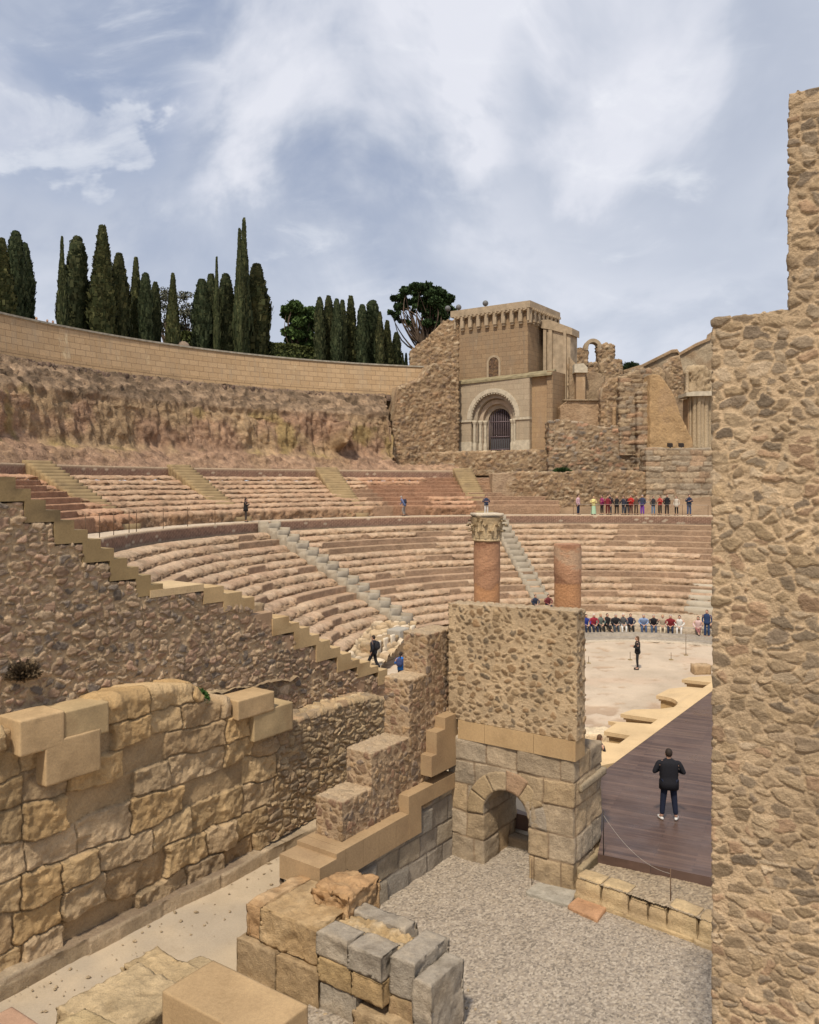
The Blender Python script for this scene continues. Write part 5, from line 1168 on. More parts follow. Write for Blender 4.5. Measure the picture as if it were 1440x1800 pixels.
wall('stone_stack', W4p, [(1090, 664), (1104, 662), (1104, 655), (1116, 655), (1117, 648), (1145, 648), (1145, 668), (1134, 690)], [(1090, 800), (1134, 800)], 2.6, .10, courses_far, MF, 'tall narrow pier of thin coloured stone courses, a flat capstone on it', 'pier')
W4q = ppl(1131, 77.6, (1, .0))
wall('quoin_pier', W4q, [(1122, 690), (1144, 664)], [(1122, 906), (1144, 906)], 3.0, .11, courses_far, MF, 'tall narrow quoin pier between the rubble and the big grey stone wall', 'pier')
W5p = ppl(966, 83.5, (.85, -.5))
nave = empty('ruined_nave_wall', (*W5p.pt(1, 0)[:2], 3), 'rendered wall with flat pilasters and a cornice, right behind the tower', 'wall')
uvwall('wall', W5p, [(955, 571), (1003, 581)], [(955, 712), (1003, 712)], 2, plain('stained_render', (.37, .29, .20), .9, .35, 1.3), nave)
S = Surf(); a_ = W5p.at(953, 566); b_ = W5p.at(1007, 578); 
uvwall('cornice', W5p, [(952, 563), (966, 562), (1007, 577)], [(952, 577), (966, 579), (1007, 589)], 2.2, cornm, nave, off=.2)
for a, b in ((957, 962), (966, 972), (992, 997)): uvwall('pilaster', W5p, [(a, 580), (b, 581)], [(a, 706), (b, 706)], .3, cornm, nave, off=.28)
W6p = ppl(1042, 88, (1, -.05))
aw = empty('broken_arch_wall', (*W6p.pt(0, 0)[:2], 3), 'ruined wall with an open round arch against the sky', 'ruin')
for tp_, bt in (([(1001, 612), (1027, 611), (1031, 604), (1033.5, 601)], [(1001, 745), (1033.5, 745)]), ([(1033.5, 637), (1051.5, 637)], [(1033.5, 745), (1051.5, 745)]), ([(1051.5, 604), (1057, 607), (1068, 603), (1074, 605), (1080.5, 606), (1081, 631), (1094, 632), (1095, 660)], [(1051.5, 745), (1095, 745)])):
    wall('wall_part', W6p, tp_, bt, 1.2, .13, farR_, MF, parent=aw)
ac_ = W6p.s(1042.5); ri_ = (W6p.s(1051.5) - W6p.s(1033.5)) / 2
arch_ring(W6p, ac_, zat(W6p, 1042, 610.5), ri_, ri_ + .38, .12, 1.3, none, cornm, aw, 'arch', .3)
W7p = ppl(1020, 81.5, (1, .0))
cp_ = empty('pilaster_stub', (*W7p.pt(0, 0)[:2], 5), 'lone pilaster with a worn capital in front of the ruined arch', 'pilaster')
uvwall('shaft', W7p, [(1012, 655), (1028, 655)], [(1012, 706), (1028, 706)], .9, M['render'], cp_, off=.3)
uvwall('capital', W7p, [(1008, 641), (1024, 640), (1031, 647)], [(1010, 656), (1030, 656)], 1.3, mold, cp_, off=.55)
wall('render_slab', W7p, [(1003, 625), (1016, 640), (1033, 650), (1058, 655), (1066, 660)], [(1003, 712), (1066, 712)], .9, .2, plaster((.36, .285, .20), .06, .6, 59, .2, (.30, .23, .16)), MF, 'stained rendered wall under the open arch', 'wall', off=-.5)
# big squared wall and tan cone
W8p = ppl(1190, 75.0, (1, -.04))
bigg = blocks_style(W8p.o, W8p.d, list(-2.7 + np.cumsum([.62, .5, .58, .46, .55, .5, .6, .5, .45, .5, .5])), .10, 161, pal_=((.40, .33, .245), (.43, .36, .27), (.36, .305, .235), (.41, .33, .235), (.38, .335, .27), (.34, .29, .225), (.42, .315, .225)), wmin=.9, wmax=2.0, joint=.03, rough=.04, warp=.07, mort=(.27, .21, .15))
wall('big_stone_wall', W8p, [(1137, 788), (1150, 787), (1180, 789), (1420, 786)], [(1137, 909), (1420, 912)], 2.5, .09, bigg, MF, 'wall of big squared grey beige stones behind the right end of the group', 'wall')
W9p = ppl(1180, 77.2, (1, .12))
wall('tan_buttress', W9p, [(1143, 659), (1152, 658), (1160, 660), (1166, 668), (1174, 677), (1182, 690), (1188, 702), (1196, 730), (1206, 748), (1211, 762), (1218, 770), (1219, 792)], [(1143, 794), (1219, 794)], 3.5, .12, plaster((.46, .33, .19), .10, .7, 60, .14, (.40, .29, .18), 1.6), MF, 'big smooth tan buttress curving down to the right like a cone', 'buttress')
W10p = ppl(1190, 93, (1, -.1))
gb = empty('gable_wall', (*W10p.pt(0, 0)[:2], 3), 'tall weathered gable wall climbing to the right behind the cone shaped buttress', 'wall')
gtop = [(1096, 655), (1128, 645), (1150, 634), (1180, 619), (1190, 618), (1194, 624), (1222, 608), (1248, 597), (1250, 588), (1262, 584), (1420, 600)]
wall('wall_face', W10p, gtop, [(1096, 800), (1420, 800)], 1.5, .2, plaster((.33, .255, .175), .15, 1.2, 62, .22, (.43, .37, .28), 2.2), MF, parent=gb)
wall('roof_edge', W10p, [(a, b - 4) for a, b in gtop], [(a, b + 1.5) for a, b in gtop], 1.9, .25, flat((.36, .27, .18), .2), MF, parent=gb, off=.25)
CP = ppl(1226, 79, (1, 0))
cc = empty('clustered_column', (*CP.pt(0, 0)[:2], 3), 'cluster of tall slender stone shafts under a broken capital block, next to the near wall', 'column')
for px_ in (1206, 1247):
    c_ = CP.pt(CP.s(px_), 0, .35)[:2]; S = Surf(); lathe(S, c_, [(.3, zat(CP, px_, 691)), (.17, zat(CP, px_, 686)), (.16, zat(CP, px_, 658)), (.28, zat(CP, px_, 652)), (.001, zat(CP, px_, 651))], 12); obj('colonnette', S.done(flat((.44, .37, .27), .12), 'colonnette'), MF, cc)
for k, (px_, w_, o_) in enumerate(((1214, .24, 0), (1219.5, .42, .25), (1226, .42, .4), (1232.5, .42, .3), (1240, .5, .2), (1248, .4, -.1))):
    c_ = CP.pt(CP.s(px_), 0, o_)[:2]; S = Surf(); lathe(S, c_, [(w_ * .62, 3.3), (w_ * .62, 3.7), (w_ * .5, 3.8), (w_ * .46, zat(CP, 1226, 710)), (w_ * .68, zat(CP, 1226, 701)), (w_ * .68, zat(CP, 1226, 697))], 14); obj('shaft', S.done(flat((.42, .35, .25), .12), 'shaft'), MF, cc)
uvwall('core', CP, [(1210, 700), (1250, 700)], [(1210, 800), (1250, 800)], 1.5, M['render'], cc, off=-.05)
uvwall('entablature', CP, [(1201, 692), (1213, 690), (1252, 689)], [(1205, 698), (1252, 697)], 2.4, mold, cc, off=.95)
wall('capital_block', CP, [(1211, 652), (1214, 647), (1236, 646), (1240, 652), (1240, 666), (1243, 670)], [(1211, 691), (1243, 691)], 1.3, .1, rock((.44, .36, .25), (.34, .26, .17), .42, .7, 63, (1, 1, .5)), MF, parent=cc, off=.45)
for px_, lb_ in ((1182, 'left of two small black floodlights on the big stone wall'), (1202, 'right of two small black floodlights on the big stone wall')):
    q = W8p.pt(W8p.s(px_), zat(W8p, px_, 788), -.6); rt_ = empty('floodlight', tuple(q), lb_, 'floodlight', 'small floodlights on top of the wall')
    S = Surf(); S.box(q + (-.22, 0, .12), (.44, 0, 0), (.0, .3, .1), (0, 0, .32), .3); obj('housing', S.done(none, 'housing', False), M['iron'], rt_)
    S = Surf(); S.box(q + (-.05, .05, -.1), (.1, 0, 0), (0, .1, 0), (0, 0, .25), .3); obj('bracket', S.done(none, 'bracket', False), M['iron'], rt_)
# ------------------------------------------------------------------ trees
def leaf_mat(name, c1, c2):
    m, b = new_mat(name); a = N('ShaderNodeAttribute', attribute_name='Col').outputs['Color']; L(a, b.inputs['Base Color']); b.inputs['Roughness'].default_value = .75
    b.inputs['Specular IOR Level'].default_value = .15
    return m
M['leaf'] = leaf_mat('foliage', None, None); M['bark'] = plain('bark', (.12, .085, .06), .95, .3, 6)
rng = np.random.RandomState(11)
def quads(C, A, B, cols):
    """C centres, A and B half axes"""
    n = len(C); V = np.stack([C - A - B, C + A - B, C + A + B, C - A + B], 1).reshape(-1, 3); return V, np.arange(4 * n).reshape(n, 4), np.repeat(cols, 4, 0)
def cypress_mesh(seed, twin=False):
    rs = np.random.RandomState(seed); n = 10000
    t = rs.rand(n) ** .85; th = rs.rand(n) * 6.283
    def rad(t, th):
        r = np.minimum(1, .72 + .28 * np.minimum(1, t / .3)) * (np.maximum(0, 1 - np.maximum(0, (t - .38) / .63) ** (2.3, 2.0, 2.6, 1.15, 1.3)[seed - 1]) ** (.62, .7, .55, 1.0, .85)[seed - 1] * .97 + .03) * (.94 + .06 * np.sin(t * 9 + seed))
        q = np.stack([np.cos(th) * 1.6, np.sin(th) * 1.6, t * 7 + seed * 3.], 1); return r * (1 + .52 * fbm(q * 1.4, 4, seed, .6))
    r = rad(t, th) * (.72 + .34 * rs.rand(n) ** .5 + .22 * (rs.rand(n) > .93))
    C = np.stack([r * np.cos(th), r * np.sin(th), t], 1)                      # unit: radius 1, height 1
    d = np.stack([np.cos(th), np.sin(th), 0 * th], 1); tg = np.stack([-np.sin(th), np.cos(th), 0 * th], 1)
    sz = (.08 + .11 * rs.rand(n))[:, None]; up = np.zeros((n, 3)); up[:, 2] = (.011 + .016 * rs.rand(n)) * (1 + (t > .9) * .8)
    A = tg * sz + d * (rs.rand(n, 1) - .5) * .15; B = up * 1.3 + d * (.04 + .16 * rs.rand(n, 1) ** 2)
    g = rs.rand(n)[:, None]; base = np.array((.028, .038, .016))[None] * (1 - g ** 2) + np.array((.105, .11, .05))[None] * g ** 2
    base = base * np.array(((1, 1, 1), (1.1, 1.02, .95), (.85, .95, 1), (1.05, 1.05, 1), (1.15, 1.08, .95)))[seed - 1][None]; base = base * (1 + .6 * fbm(C * np.array((2, 2, 12)), 3, seed + 5)[:, None])
    V, Q, col = quads(C, A, B, base)
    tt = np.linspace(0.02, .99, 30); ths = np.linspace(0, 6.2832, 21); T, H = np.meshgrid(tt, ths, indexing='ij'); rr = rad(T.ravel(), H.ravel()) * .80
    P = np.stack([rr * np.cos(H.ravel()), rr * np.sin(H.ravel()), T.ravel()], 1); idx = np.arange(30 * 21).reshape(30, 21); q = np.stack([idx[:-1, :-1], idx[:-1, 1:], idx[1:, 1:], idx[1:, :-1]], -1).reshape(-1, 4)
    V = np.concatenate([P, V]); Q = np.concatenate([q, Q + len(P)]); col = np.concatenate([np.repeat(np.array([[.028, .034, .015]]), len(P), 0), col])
    return V, Q, col
CYP = []
for sd_ in range(5):
    V, Q, col = cypress_mesh(sd_ + 1); CYP.append(mkmesh('cypress_crown', V, Q, col, False)); CYP[-1].materials.append(M['leaf'])
S = Surf(); lathe(S, (0, 0), [(.16, -.15), (.12, 0), (.09, .3), (.05, .7)], 8); TRK = S.done(none, 'trunk'); TRK.materials.append(M['bark'])
cyl = [(3, 423, 19, 'tall dark cypress cut off by the left edge'), (28, 412, 15, 'flat topped cypress, second from the left edge'), (42, 432, 14, 'cypress leaning against the flat topped one'), (109, 421, 8, 'very slim pointed cypress right of the orange visitor'), (136, 421, 18, 'wide round topped cypress beside the very slim one'), (180, 402, 20, 'tall broad cypress with a long pointed tip'), (209, 450, 16, 'dense blunt cypress right of the long pointed one'), (239, 457, 11, 'brownish narrow cypress in the left row'), (256, 484, 11, 'lower cypress between the brownish one and the airy tree'), (273, 499, 9, 'small cypress just left of the airy tree'), (304, 484, 10, 'single slim cypress in front of the airy tree'),
       (355, 495, 14, 'rounded cypress right of the airy tree'), (371, 486, 12, 'cypress behind the rounded one'), (381, 457, 6, 'needle thin spire rising behind the clump'), (397, 486, 15, 'green brown cypress left of the tallest pair'), (421, 409, 9, 'second tallest cypress, left of the tallest'), (429, 392, 11, 'tallest cypress of all, a dark spire'), (451, 469, 21, 'very broad cypress right of the tallest spire'),
       (562, 526, 9, 'narrow cypress at the left of the small grove'), (578, 524, 12, 'dark blunt cypress in the small grove'), (592, 529, 8, 'pointed cypress in the middle of the small grove'), (602, 531, 8, 'ragged cypress beside the tall pale one of the grove'), (617, 524, 13, 'tall pointed cypress behind the pinkish visitors'), (637, 539, 10, 'forked cypress in the small grove'), (655, 532, 15, 'broad round topped cypress at the right of the grove'), (668, 551, 7, 'thin cypress touching the broad round topped one'), (681, 566, 10, 'short cypress, second last on the right'), (697, 586, 8, 'smallest full cypress at the right end of the row'), (708, 622, 3, 'tiny far cypress tip by the wall end, left one'), (714, 622, 3, 'tiny far cypress tip by the wall end, right one')]
for k, (px_, py_, hw, lb_) in enumerate(cyl):
    q = farR(px_, RT + (9 if px_ > 705 else 2.6 + (k * 37 % 5) * .75)); zt = (HY - py_) / F * q[1]; zb2 = ZT_ - 1.3; root = empty('cypress_tree', (q[0], q[1], zb2), lb_, 'cypress', 'cypress trees along the top of the curved wall')
    cr = bpy.data.objects.new('crown', CYP[{0: 4, 1: 2, 3: 3, 4: 0, 5: 4, 6: 1, 7: 4, 10: 4, 13: 3, 14: 0, 15: 3, 16: 3, 17: 1, 22: 4, 24: 2, 26: 4}.get(k, k % 3)]); sc.collection.objects.link(cr); cr.parent = root; w_ = hw / F * q[1] * 1.0; cr.scale = (w_, w_, (zt - zb2) * .975); cr.rotation_euler = (0, 0, k * 1.7)
    tk = bpy.data.objects.new('trunk', TRK); sc.collection.objects.link(tk); tk.parent = root; tk.scale = (1, 1, (zt - zb2))
def limb(S, a, b, r0, r1, bend=.15, n=6, rs=rng):
    a, b = np.array(a, float), np.array(b, float); o_ = (rs.rand(3) - .5) * np.linalg.norm(b - a) * bend * 2
    tube(S, [a + (b - a) * t + o_ * math.sin(t * math.pi) for t in np.linspace(0, 1, n)], r0, 7, r1)
def broad_tree(name, base, h, clusters, label, cat, cl_r, nleaf, lsz, c1, c2, trunk_r=.22, fork=.35, seed=3, group=None):
    rs = np.random.RandomState(seed); root = empty(name, tuple(base), label, cat, group); base = np.array(base, float)
    S = Surf(); tp = base + (0, 0, h * fork); tube(S, [base - (0, 0, .3), base + (.1, 0, h * fork * .5), tp], trunk_r, 9, trunk_r * .7)
    Vs, Qs, Cs, n0 = [], [], [], 0
    for c_ in clusters:
        c_ = np.array(c_, float); p = base + c_[:3]; rr = c_[3] if len(c_) > 3 else cl_r; limb(S, tp - (0, 0, rs.rand() * h * fork * .3), p, trunk_r * .45, .02, .18, 7, rs)
        n = int(nleaf * (rr / cl_r) ** 2); d = rs.randn(n, 3); d /= np.linalg.norm(d, axis=1)[:, None]; C = p + d * rr * (rs.rand(n, 1) ** .4) * np.array((1.1, 1.1, .72))
        A = rs.randn(n, 3) * lsz; B = np.cross(A, rs.randn(n, 3)); B = B / (np.linalg.norm(B, axis=1)[:, None] + 1e-9) * lsz * 1.1
        g = rs.rand(n)[:, None]; col = np.array(c1)[None] * (1 - g) + np.array(c2)[None] * g; col = col * (.8 + .4 * rs.rand())
        V, Q, cc_ = quads(C, A, B, col); Vs.append(V); Qs.append(Q + n0); Cs.append(cc_); n0 += len(V)
    obj('trunk', S.done(none, 'trunk'), M['bark'], root)
    obj('crown', mkmesh('crown', np.concatenate(Vs), np.concatenate(Qs), np.concatenate(Cs), False), M['leaf'], root); return root
def crown_pts(n, w, h0, h1, seed, shape=lambda t: 1, dens_=1):
    rs = np.random.RandomState(seed); r = []
    while len(r) < n:
        t = rs.rand(); a = rs.rand() * 6.283; q = (.45 + .55 * rs.rand()) * shape(t); r.append((w * q * math.cos(a), w * q * math.sin(a), h0 + (h1 - h0) * t))
    return r
# umbrella pine beside the tower
q = farR(747, RT + 6); Zp_ = q[1]; k_ = Zp_ / F
cl_ = []; rs = np.random.RandomState(5)
for (x, y, r) in [(700, 540, 7), (694, 530, 6), (706, 524, 8), (716, 514, 9), (728, 510, 9), (740, 506, 9), (752, 508, 9), (764, 511, 10), (775, 520, 10), (785, 530, 10), (790, 542, 8), (775, 545, 12), (762, 535, 13), (748, 528, 12), (735, 524, 9), (755, 550, 12), (765, 562, 12), (775, 572, 10), (752, 570, 9), (760, 585, 9), (712, 538, 6), (702, 556, 5), (710, 562, 4), (690, 548, 5), (722, 530, 6), (780, 558, 10), (745, 540, 11), (768, 525, 11), (757, 520, 9), (728, 545, 4), (718, 572, 3)]:
    for e in range(2): cl_.append(((x - 747) * k_ + rs.randn() * .15, (rs.rand() - .5) * 3.2, (HY - y) * k_ - (ZT_ - 1.5) + rs.randn() * .1, r * k_ * 1.0))
broad_tree('pine_tree', (q[0], q[1], ZT_ - 1.5), 10.5, cl_, 'broad dark green pine with a leaning open left side, just left of the tower', 'pine', .6, 420, .085, (.018, .034, .012), (.045, .075, .025), .30, .42, 5)
for (px_, py_, w_, hh, n, lb_, c1, c2, ls, sd_, nl) in ((519, 520, 24, 3, 24, 'round leafy green tree at the left end of the small grove', (.03, .055, .015), (.09, .14, .04), .10, 21, 330), (545, 524, 17, 3, 14, 'leafy green tree behind the small grove of cypresses', (.035, .06, .018), (.10, .15, .05), .10, 22, 300),
        (291, 500, 17, 0, 16, 'airy grey green tree behind the slim single cypress, left half', (.07, .075, .05), (.14, .14, .10), .05, 23, 90), (324, 508, 18, 0, 16, 'airy grey green tree right of the slim single cypress', (.07, .075, .05), (.14, .14, .10), .05, 24, 90)):
    q = farR(px_, RT + 8); k_ = q[1] / F; zt = (HY - py_) * k_; zb2 = ZT_ - 1.3; h = zt - zb2
    broad_tree('leafy_tree', (q[0], q[1], zb2), h, crown_pts(n, w_ * k_ * .85, h * .42, h * .93, sd_, lambda t: math.sqrt(max(.05, 1 - (t * 1.6 - .7) ** 2))), lb_, 'tree', .62, nl, ls, c1, c2, .16, .4, sd_, 'leafy trees behind the curved wall')
# hedge along the terrace above the wall
hp_ = np.linspace(phi(700, RT + 6), phi(318, RT + 6), 120); n = 26000; a = hp_[0] + rng.rand(n) * (hp_[-1] - hp_[0]); rr = RT + 5.2 + rng.rand(n) * 1.6
def hz_(a):
    p_ = CX + (RT + 6) * np.cos(a), CY + (RT + 6) * np.sin(a); px_ = HX + F * p_[0] / p_[1]; return np.interp(px_, [318, 345, 440, 520, 600, 660, 720], [582, 586, 598, 607, 619, 624, 629]), p_[1]
yy, Zh = hz_(a); top = (HY - yy) / F * Zh; zz_ = top - (rng.rand(n) ** 2.2) * 1.5 - .25 * np.abs(rr - RT - 6) + .10 * fbm(np.stack([a * 40, a * 0, a * 0], 1), 3, 3)
C = np.stack([CX + rr * np.cos(a), CY + rr * np.sin(a), zz_], 1); A = rng.randn(n, 3) * .07; B = np.cross(A, rng.randn(n, 3)); B = B / np.linalg.norm(B, axis=1)[:, None] * .09; g = rng.rand(n, 1)
V, Q, col = quads(C, A, B, np.array((.05, .065, .018)) * (1 - g) + np.array((.12, .13, .045)) * g)
hb = empty('hedge', tuple(C.mean(0) * (1, 1, 0) + (0, 0, ZT_ - 1.2)), 'clipped green hedge on the bank above the curved wall, behind the cypresses', 'hedge')
obj('foliage', mkmesh('foliage', V, Q, col, False), M['leaf'], hb)
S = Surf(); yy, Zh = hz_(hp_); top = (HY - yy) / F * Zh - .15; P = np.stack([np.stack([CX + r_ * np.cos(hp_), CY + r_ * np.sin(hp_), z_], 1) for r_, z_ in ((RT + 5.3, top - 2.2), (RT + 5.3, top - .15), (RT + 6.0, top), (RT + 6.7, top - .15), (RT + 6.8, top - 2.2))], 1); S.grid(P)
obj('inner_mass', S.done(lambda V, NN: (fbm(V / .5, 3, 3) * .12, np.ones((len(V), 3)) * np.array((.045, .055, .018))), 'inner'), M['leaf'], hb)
for px_, py_, w_ in ((291, 603, 12), (322, 600, 13)):
    q = farR(px_, RT + 2.2); k_ = q[1] / F; S = Surf(); z0 = ZT_ - 1.5; lathe(S, q, [(.001, z0)] + [(w_ * k_ * math.sin(t), z0 + ((HY - py_) * k_ - z0) * (.5 - .5 * math.cos(t))) for t in np.linspace(.3, 2.8, 10)] + [(.001, (HY - py_) * k_)], 18)
    tag(obj('boulder', S.done(rock((.34, .27, .22), (.28, .23, .19), .15, .8, px_), 'boulder'), MF), {291: 'brown boulder behind the wall, below the airy tree', 322: 'brown boulder at the left end of the hedge'}[px_], 'boulder')
def bush(name, c_, r, n, c1, c2, label, cat, sz=.04, flatk=.6, lean=(0, 0, 0)):
    d = rng.randn(n, 3); d /= np.linalg.norm(d, axis=1)[:, None]; d[:, 2] = np.abs(d[:, 2]); rad = rng.rand(n, 1) ** .5 * r; C = np.array(c_)[None] + d * rad * np.array((1, 1, flatk))
    B = d * sz * 2.4 + rng.randn(n, 3) * sz * .5; A = np.cross(B, rng.randn(n, 3)); A = A / np.linalg.norm(A, axis=1)[:, None] * sz * .45; g = rng.rand(n, 1)
    V, Q, col = quads(C, A, B, np.array(c1) * (1 - g) + np.array(c2) * g); return tag(obj(name, mkmesh(name, V, Q, col, False), M['leaf']), label, cat)
q = PA.pt(PA.s(354), zat(PA, 354, 1236), -.35); bush('green_bush', q, .36, 2600, (.02, .05, .01), (.06, .13, .03), 'small bright green bush growing on top of the great stone wall', 'bush', .035)
q = PBw.pt(PBw.s(34), zat(PBw, 34, 1190), .12); bush('hollow_tuft', q, .26, 1100, (.07, .05, .03), (.17, .12, .07), 'dark tuft added in place of a dark hollow in the rubble wall at the far left', 'tuft', .04, 1.0)  # dark brown tuft stands in for the shaded hollow of the wall
q = PD.pt(PD.s(988), zat(R0, 988, 832), 1.2); bush('green_bush', q, .9, 900, (.02, .045, .012), (.05, .09, .03), 'dark green bush on the ledge right of the tower foot', 'bush', .07)
q = np.array([(1109 - HX) / F * 160, 160, (HY - 652) / F * 160]); bush('far_tree', q, 2.0, 1500, (.02, .035, .015), (.05, .07, .03), 'small round dark tree far away in the notch right of the open arch', 'tree', .16, .75)
S = Surf(); S.box(((1096 - HX) / F * 162, 162, 3), (5.0, 0, 0), (0, 3, 0), (0, 0, (HY - 650) / F * 162 - 3), 3); tag(obj('distant_house', S.done(flat((.42, .38, .33), .1), 'house', False), MF), 'pale distant house top under the small round tree', 'building')
# ------------------------------------------------------------------ people
SK = {}
def cloth(col, rough=.85):
    key = tuple(round(x, 3) for x in col)
    if key not in SK: SK[key] = plain('fabric', col, rough, .12, 30)
    return SK[key]
SKIN = plain('skin', (.46, .27, .19), .6, .06, 30); HAIR = {k: plain('hair_' + k, c, .7, .2, 60) for k, c in dict(dark=(.03, .02, .015), brown=(.10, .055, .03), grey=(.30, .28, .26), blonde=(.38, .26, .13), white=(.55, .53, .50)).items()}
SHOE = plain('shoe_leather', (.04, .035, .03), .6); SHOEW = plain('white_sole_shoe', (.55, .53, .5), .6)
def skin_mesh(J, E_, rad, lvl=1):
    """continuous tapered body grown from joints with the skin modifier, returned as (verts, faces)"""
    me = bpy.data.meshes.new('tmp'); names = list(J); ix = {n: i for i, n in enumerate(names)}
    me.from_pydata([J[n] for n in names], [(ix[a], ix[b]) for a, b in E_], []); o = bpy.data.objects.new('tmp', me); sc.collection.objects.link(o)
    m = o.modifiers.new('s', 'SKIN'); m.use_smooth_shade = True; m.branch_smoothing = .6
    for n, i in ix.items():
        v = me.skin_vertices[0].data[i]; rr = rad[n]; v.radius = rr if isinstance(rr, tuple) else (rr, rr); v.use_root = (i == 0)
    s_ = o.modifiers.new('u', 'SUBSURF'); s_.levels = lvl; s_.render_levels = lvl
    bpy.context.view_layer.update(); ev = o.evaluated_get(bpy.context.evaluated_depsgraph_get()); m2 = ev.to_mesh()
    V = np.array([v.co[:] for v in m2.vertices]); Fc = [tuple(p.vertices) for p in m2.polygons]; ev.to_mesh_clear(); bpy.data.objects.remove(o); bpy.data.meshes.remove(me)
    return V, Fc
def ellip(c, r, n=12, m=8, rot=None):
    V = []; Fc = []
    for i in range(m + 1):
        for j in range(n):
            a = math.pi * i / m; b = 2 * math.pi * j / n; V.append((r[0] * math.sin(a) * math.cos(b), r[1] * math.sin(a) * math.sin(b), r[2] * math.cos(a)))
    for i in range(m):
        for j in range(n): Fc.append((i * n + j, (i + 1) * n + j, (i + 1) * n + (j + 1) % n, i * n + (j + 1) % n))
    V = np.array(V)
    if rot is not None: V = V @ np.array(rot).T
    return V + np.array(c), Fc
def joinm(parts):
    V = []; Fc = []; n = 0
    for v, f in parts: V.append(np.array(v)); Fc += [tuple(i + n for i in q) for q in f]; n += len(v)
    return np.concatenate(V), Fc
def hand(w, e, side):
    """palm, four bent fingers of unequal length and a thumb"""
    w = np.array(w); d = w - np.array(e); d /= np.linalg.norm(d); x = np.cross(d, (0, 0, 1)); 
    if np.linalg.norm(x) < .3: x = np.array((0, 1., 0))
    x /= np.linalg.norm(x); z = np.cross(x, d); R3 = np.stack([x, d, z], 1); parts = [ellip(w + d * .045, (.038, .055, .017), 8, 6, R3)]
    for k, l in enumerate((.062, .074, .078, .068)):
        b_ = w + d * .085 + x * (-.027 + .018 * k); t1 = b_ + d * l * .55 - z * .010; t2 = t1 + d * l * .35 - z * .03
        S = Surf(); tube(S, [b_ - d * .02, b_, t1, t2], .0085, 5, .006); V = np.concatenate(S.V); parts.append((V, [tuple(q) for q in np.concatenate(S.F)]))
    b_ = w + d * .03 + x * .034 * side; S = Surf(); tube(S, [b_, b_ + d * .03 + x * .022 * side - z * .01, b_ + d * .06 + x * .026 * side - z * .02], .0105, 5, .007); parts.append((np.concatenate(S.V), [tuple(q) for q in np.concatenate(S.F)]))
    return parts
def pose_joints(pose, lean=0., rs=None):
    J = dict(pelvis=(0, 0, .95), spine=(0, -.005, 1.12), chest=(0, 0, 1.32), neck=(0, .0, 1.47), head=(0, .015, 1.56), crown=(0, .01, 1.66))
    L_ = {}
    for s_, n in ((-1, 'l'), (1, 'r')):
        J['sh' + n] = (s_ * .175, 0, 1.39); J['hip' + n] = (s_ * .09, 0, .90); J['kn' + n] = (s_ * .105, .02, .49); J['an' + n] = (s_ * .115, -.01, .09); J['to' + n] = (s_ * .135, .13, .03)
        J['el' + n] = (s_ * .23, -.03, 1.12); J['wr' + n] = (s_ * .24, .05, .88)
    if pose == 'hold':
        for s_, n in ((-1, 'l'), (1, 'r')): J['el' + n] = (s_ * .26, -.04, 1.13); J['wr' + n] = (s_ * .08, .25, 1.19)
    if pose == 'wide':
        for s_, n in ((-1, 'l'), (1, 'r')): J['el' + n] = (s_ * .31, -.05, 1.15); J['wr' + n] = (s_ * .12, .20, 1.16); J['kn' + n] = (s_ * .13, .02, .49); J['an' + n] = (s_ * .165, -.01, .09); J['to' + n] = (s_ * .21, .12, .03)
    if pose == 'cross':
        for s_, n in ((-1, 'l'), (1, 'r')): J['el' + n] = (s_ * .25, .03, 1.15); J['wr' + n] = (-s_ * .06, .22, 1.20 + s_ * .03)
    if pose == 'hip': J['elr'] = (.34, -.03, 1.15); J['wrr'] = (.17, .06, 1.0)
    if pose == 'phone': J['elr'] = (.22, .10, 1.16); J['wrr'] = (.10, .26, 1.33); J['ell'] = (-.22, .06, 1.14); J['wrl'] = (-.06, .24, 1.22)
    if pose == 'walk':
        J['knl'] = (-.10, .20, .52); J['anl'] = (-.10, .24, .10); J['tol'] = (-.11, .38, .06); J['knr'] = (.10, -.05, .49); J['anr'] = (.10, -.30, .13); J['tor'] = (.11, -.18, .03)
        J['ell'] = (-.23, -.14, 1.14); J['wrl'] = (-.22, .0, .92); J['elr'] = (.23, .06, 1.13); J['wrr'] = (.20, .24, .98)
    if pose in ('sit', 'sitcross', 'sitlean'):
        dz = -.42
        for k in list(J): x, y, z = J[k]; J[k] = (x, y, z + dz) if z > .8 else (x, y, z)
        ln = {'sit': .16, 'sitcross': .10, 'sitlean': .28}[pose]
        for k in list(J):
            x, y, z = J[k]
            if z > .55: J[k] = (x, y + (z - .53) * ln * 1.3, z - (z - .53) * ln * .12)
        for s_, n in ((-1, 'l'), (1, 'r')):
            J['hip' + n] = (s_ * .10, .02, .49); J['kn' + n] = (s_ * .13, .44, .48); J['an' + n] = (s_ * .12, .46, .09); J['to' + n] = (s_ * .13, .60, .03)
            J['el' + n] = (s_ * .25, .16, .76); J['wr' + n] = (s_ * .07, .38, .62)
        J['pelvis'] = (0, 0, .53)
        if pose == 'sitcross': J['knr'] = (.06, .46, .60); J['anr'] = (-.12, .58, .30); J['tor'] = (-.16, .68, .22)
    if pose == 'stoop':
        for k in list(J):
            x, y, z = J[k]
            if z > 1.0: J[k] = (x, y + (z - .95) * .42, z - (z - .95) * .10)
        J['knl'] = (-.1, .14, .5); J['anl'] = (-.1, .02, .12); J['elr'] = (.2, .3, 1.05); J['wrr'] = (.1, .42, .95)
    return {k: np.array(v, float) for k, v in J.items()}
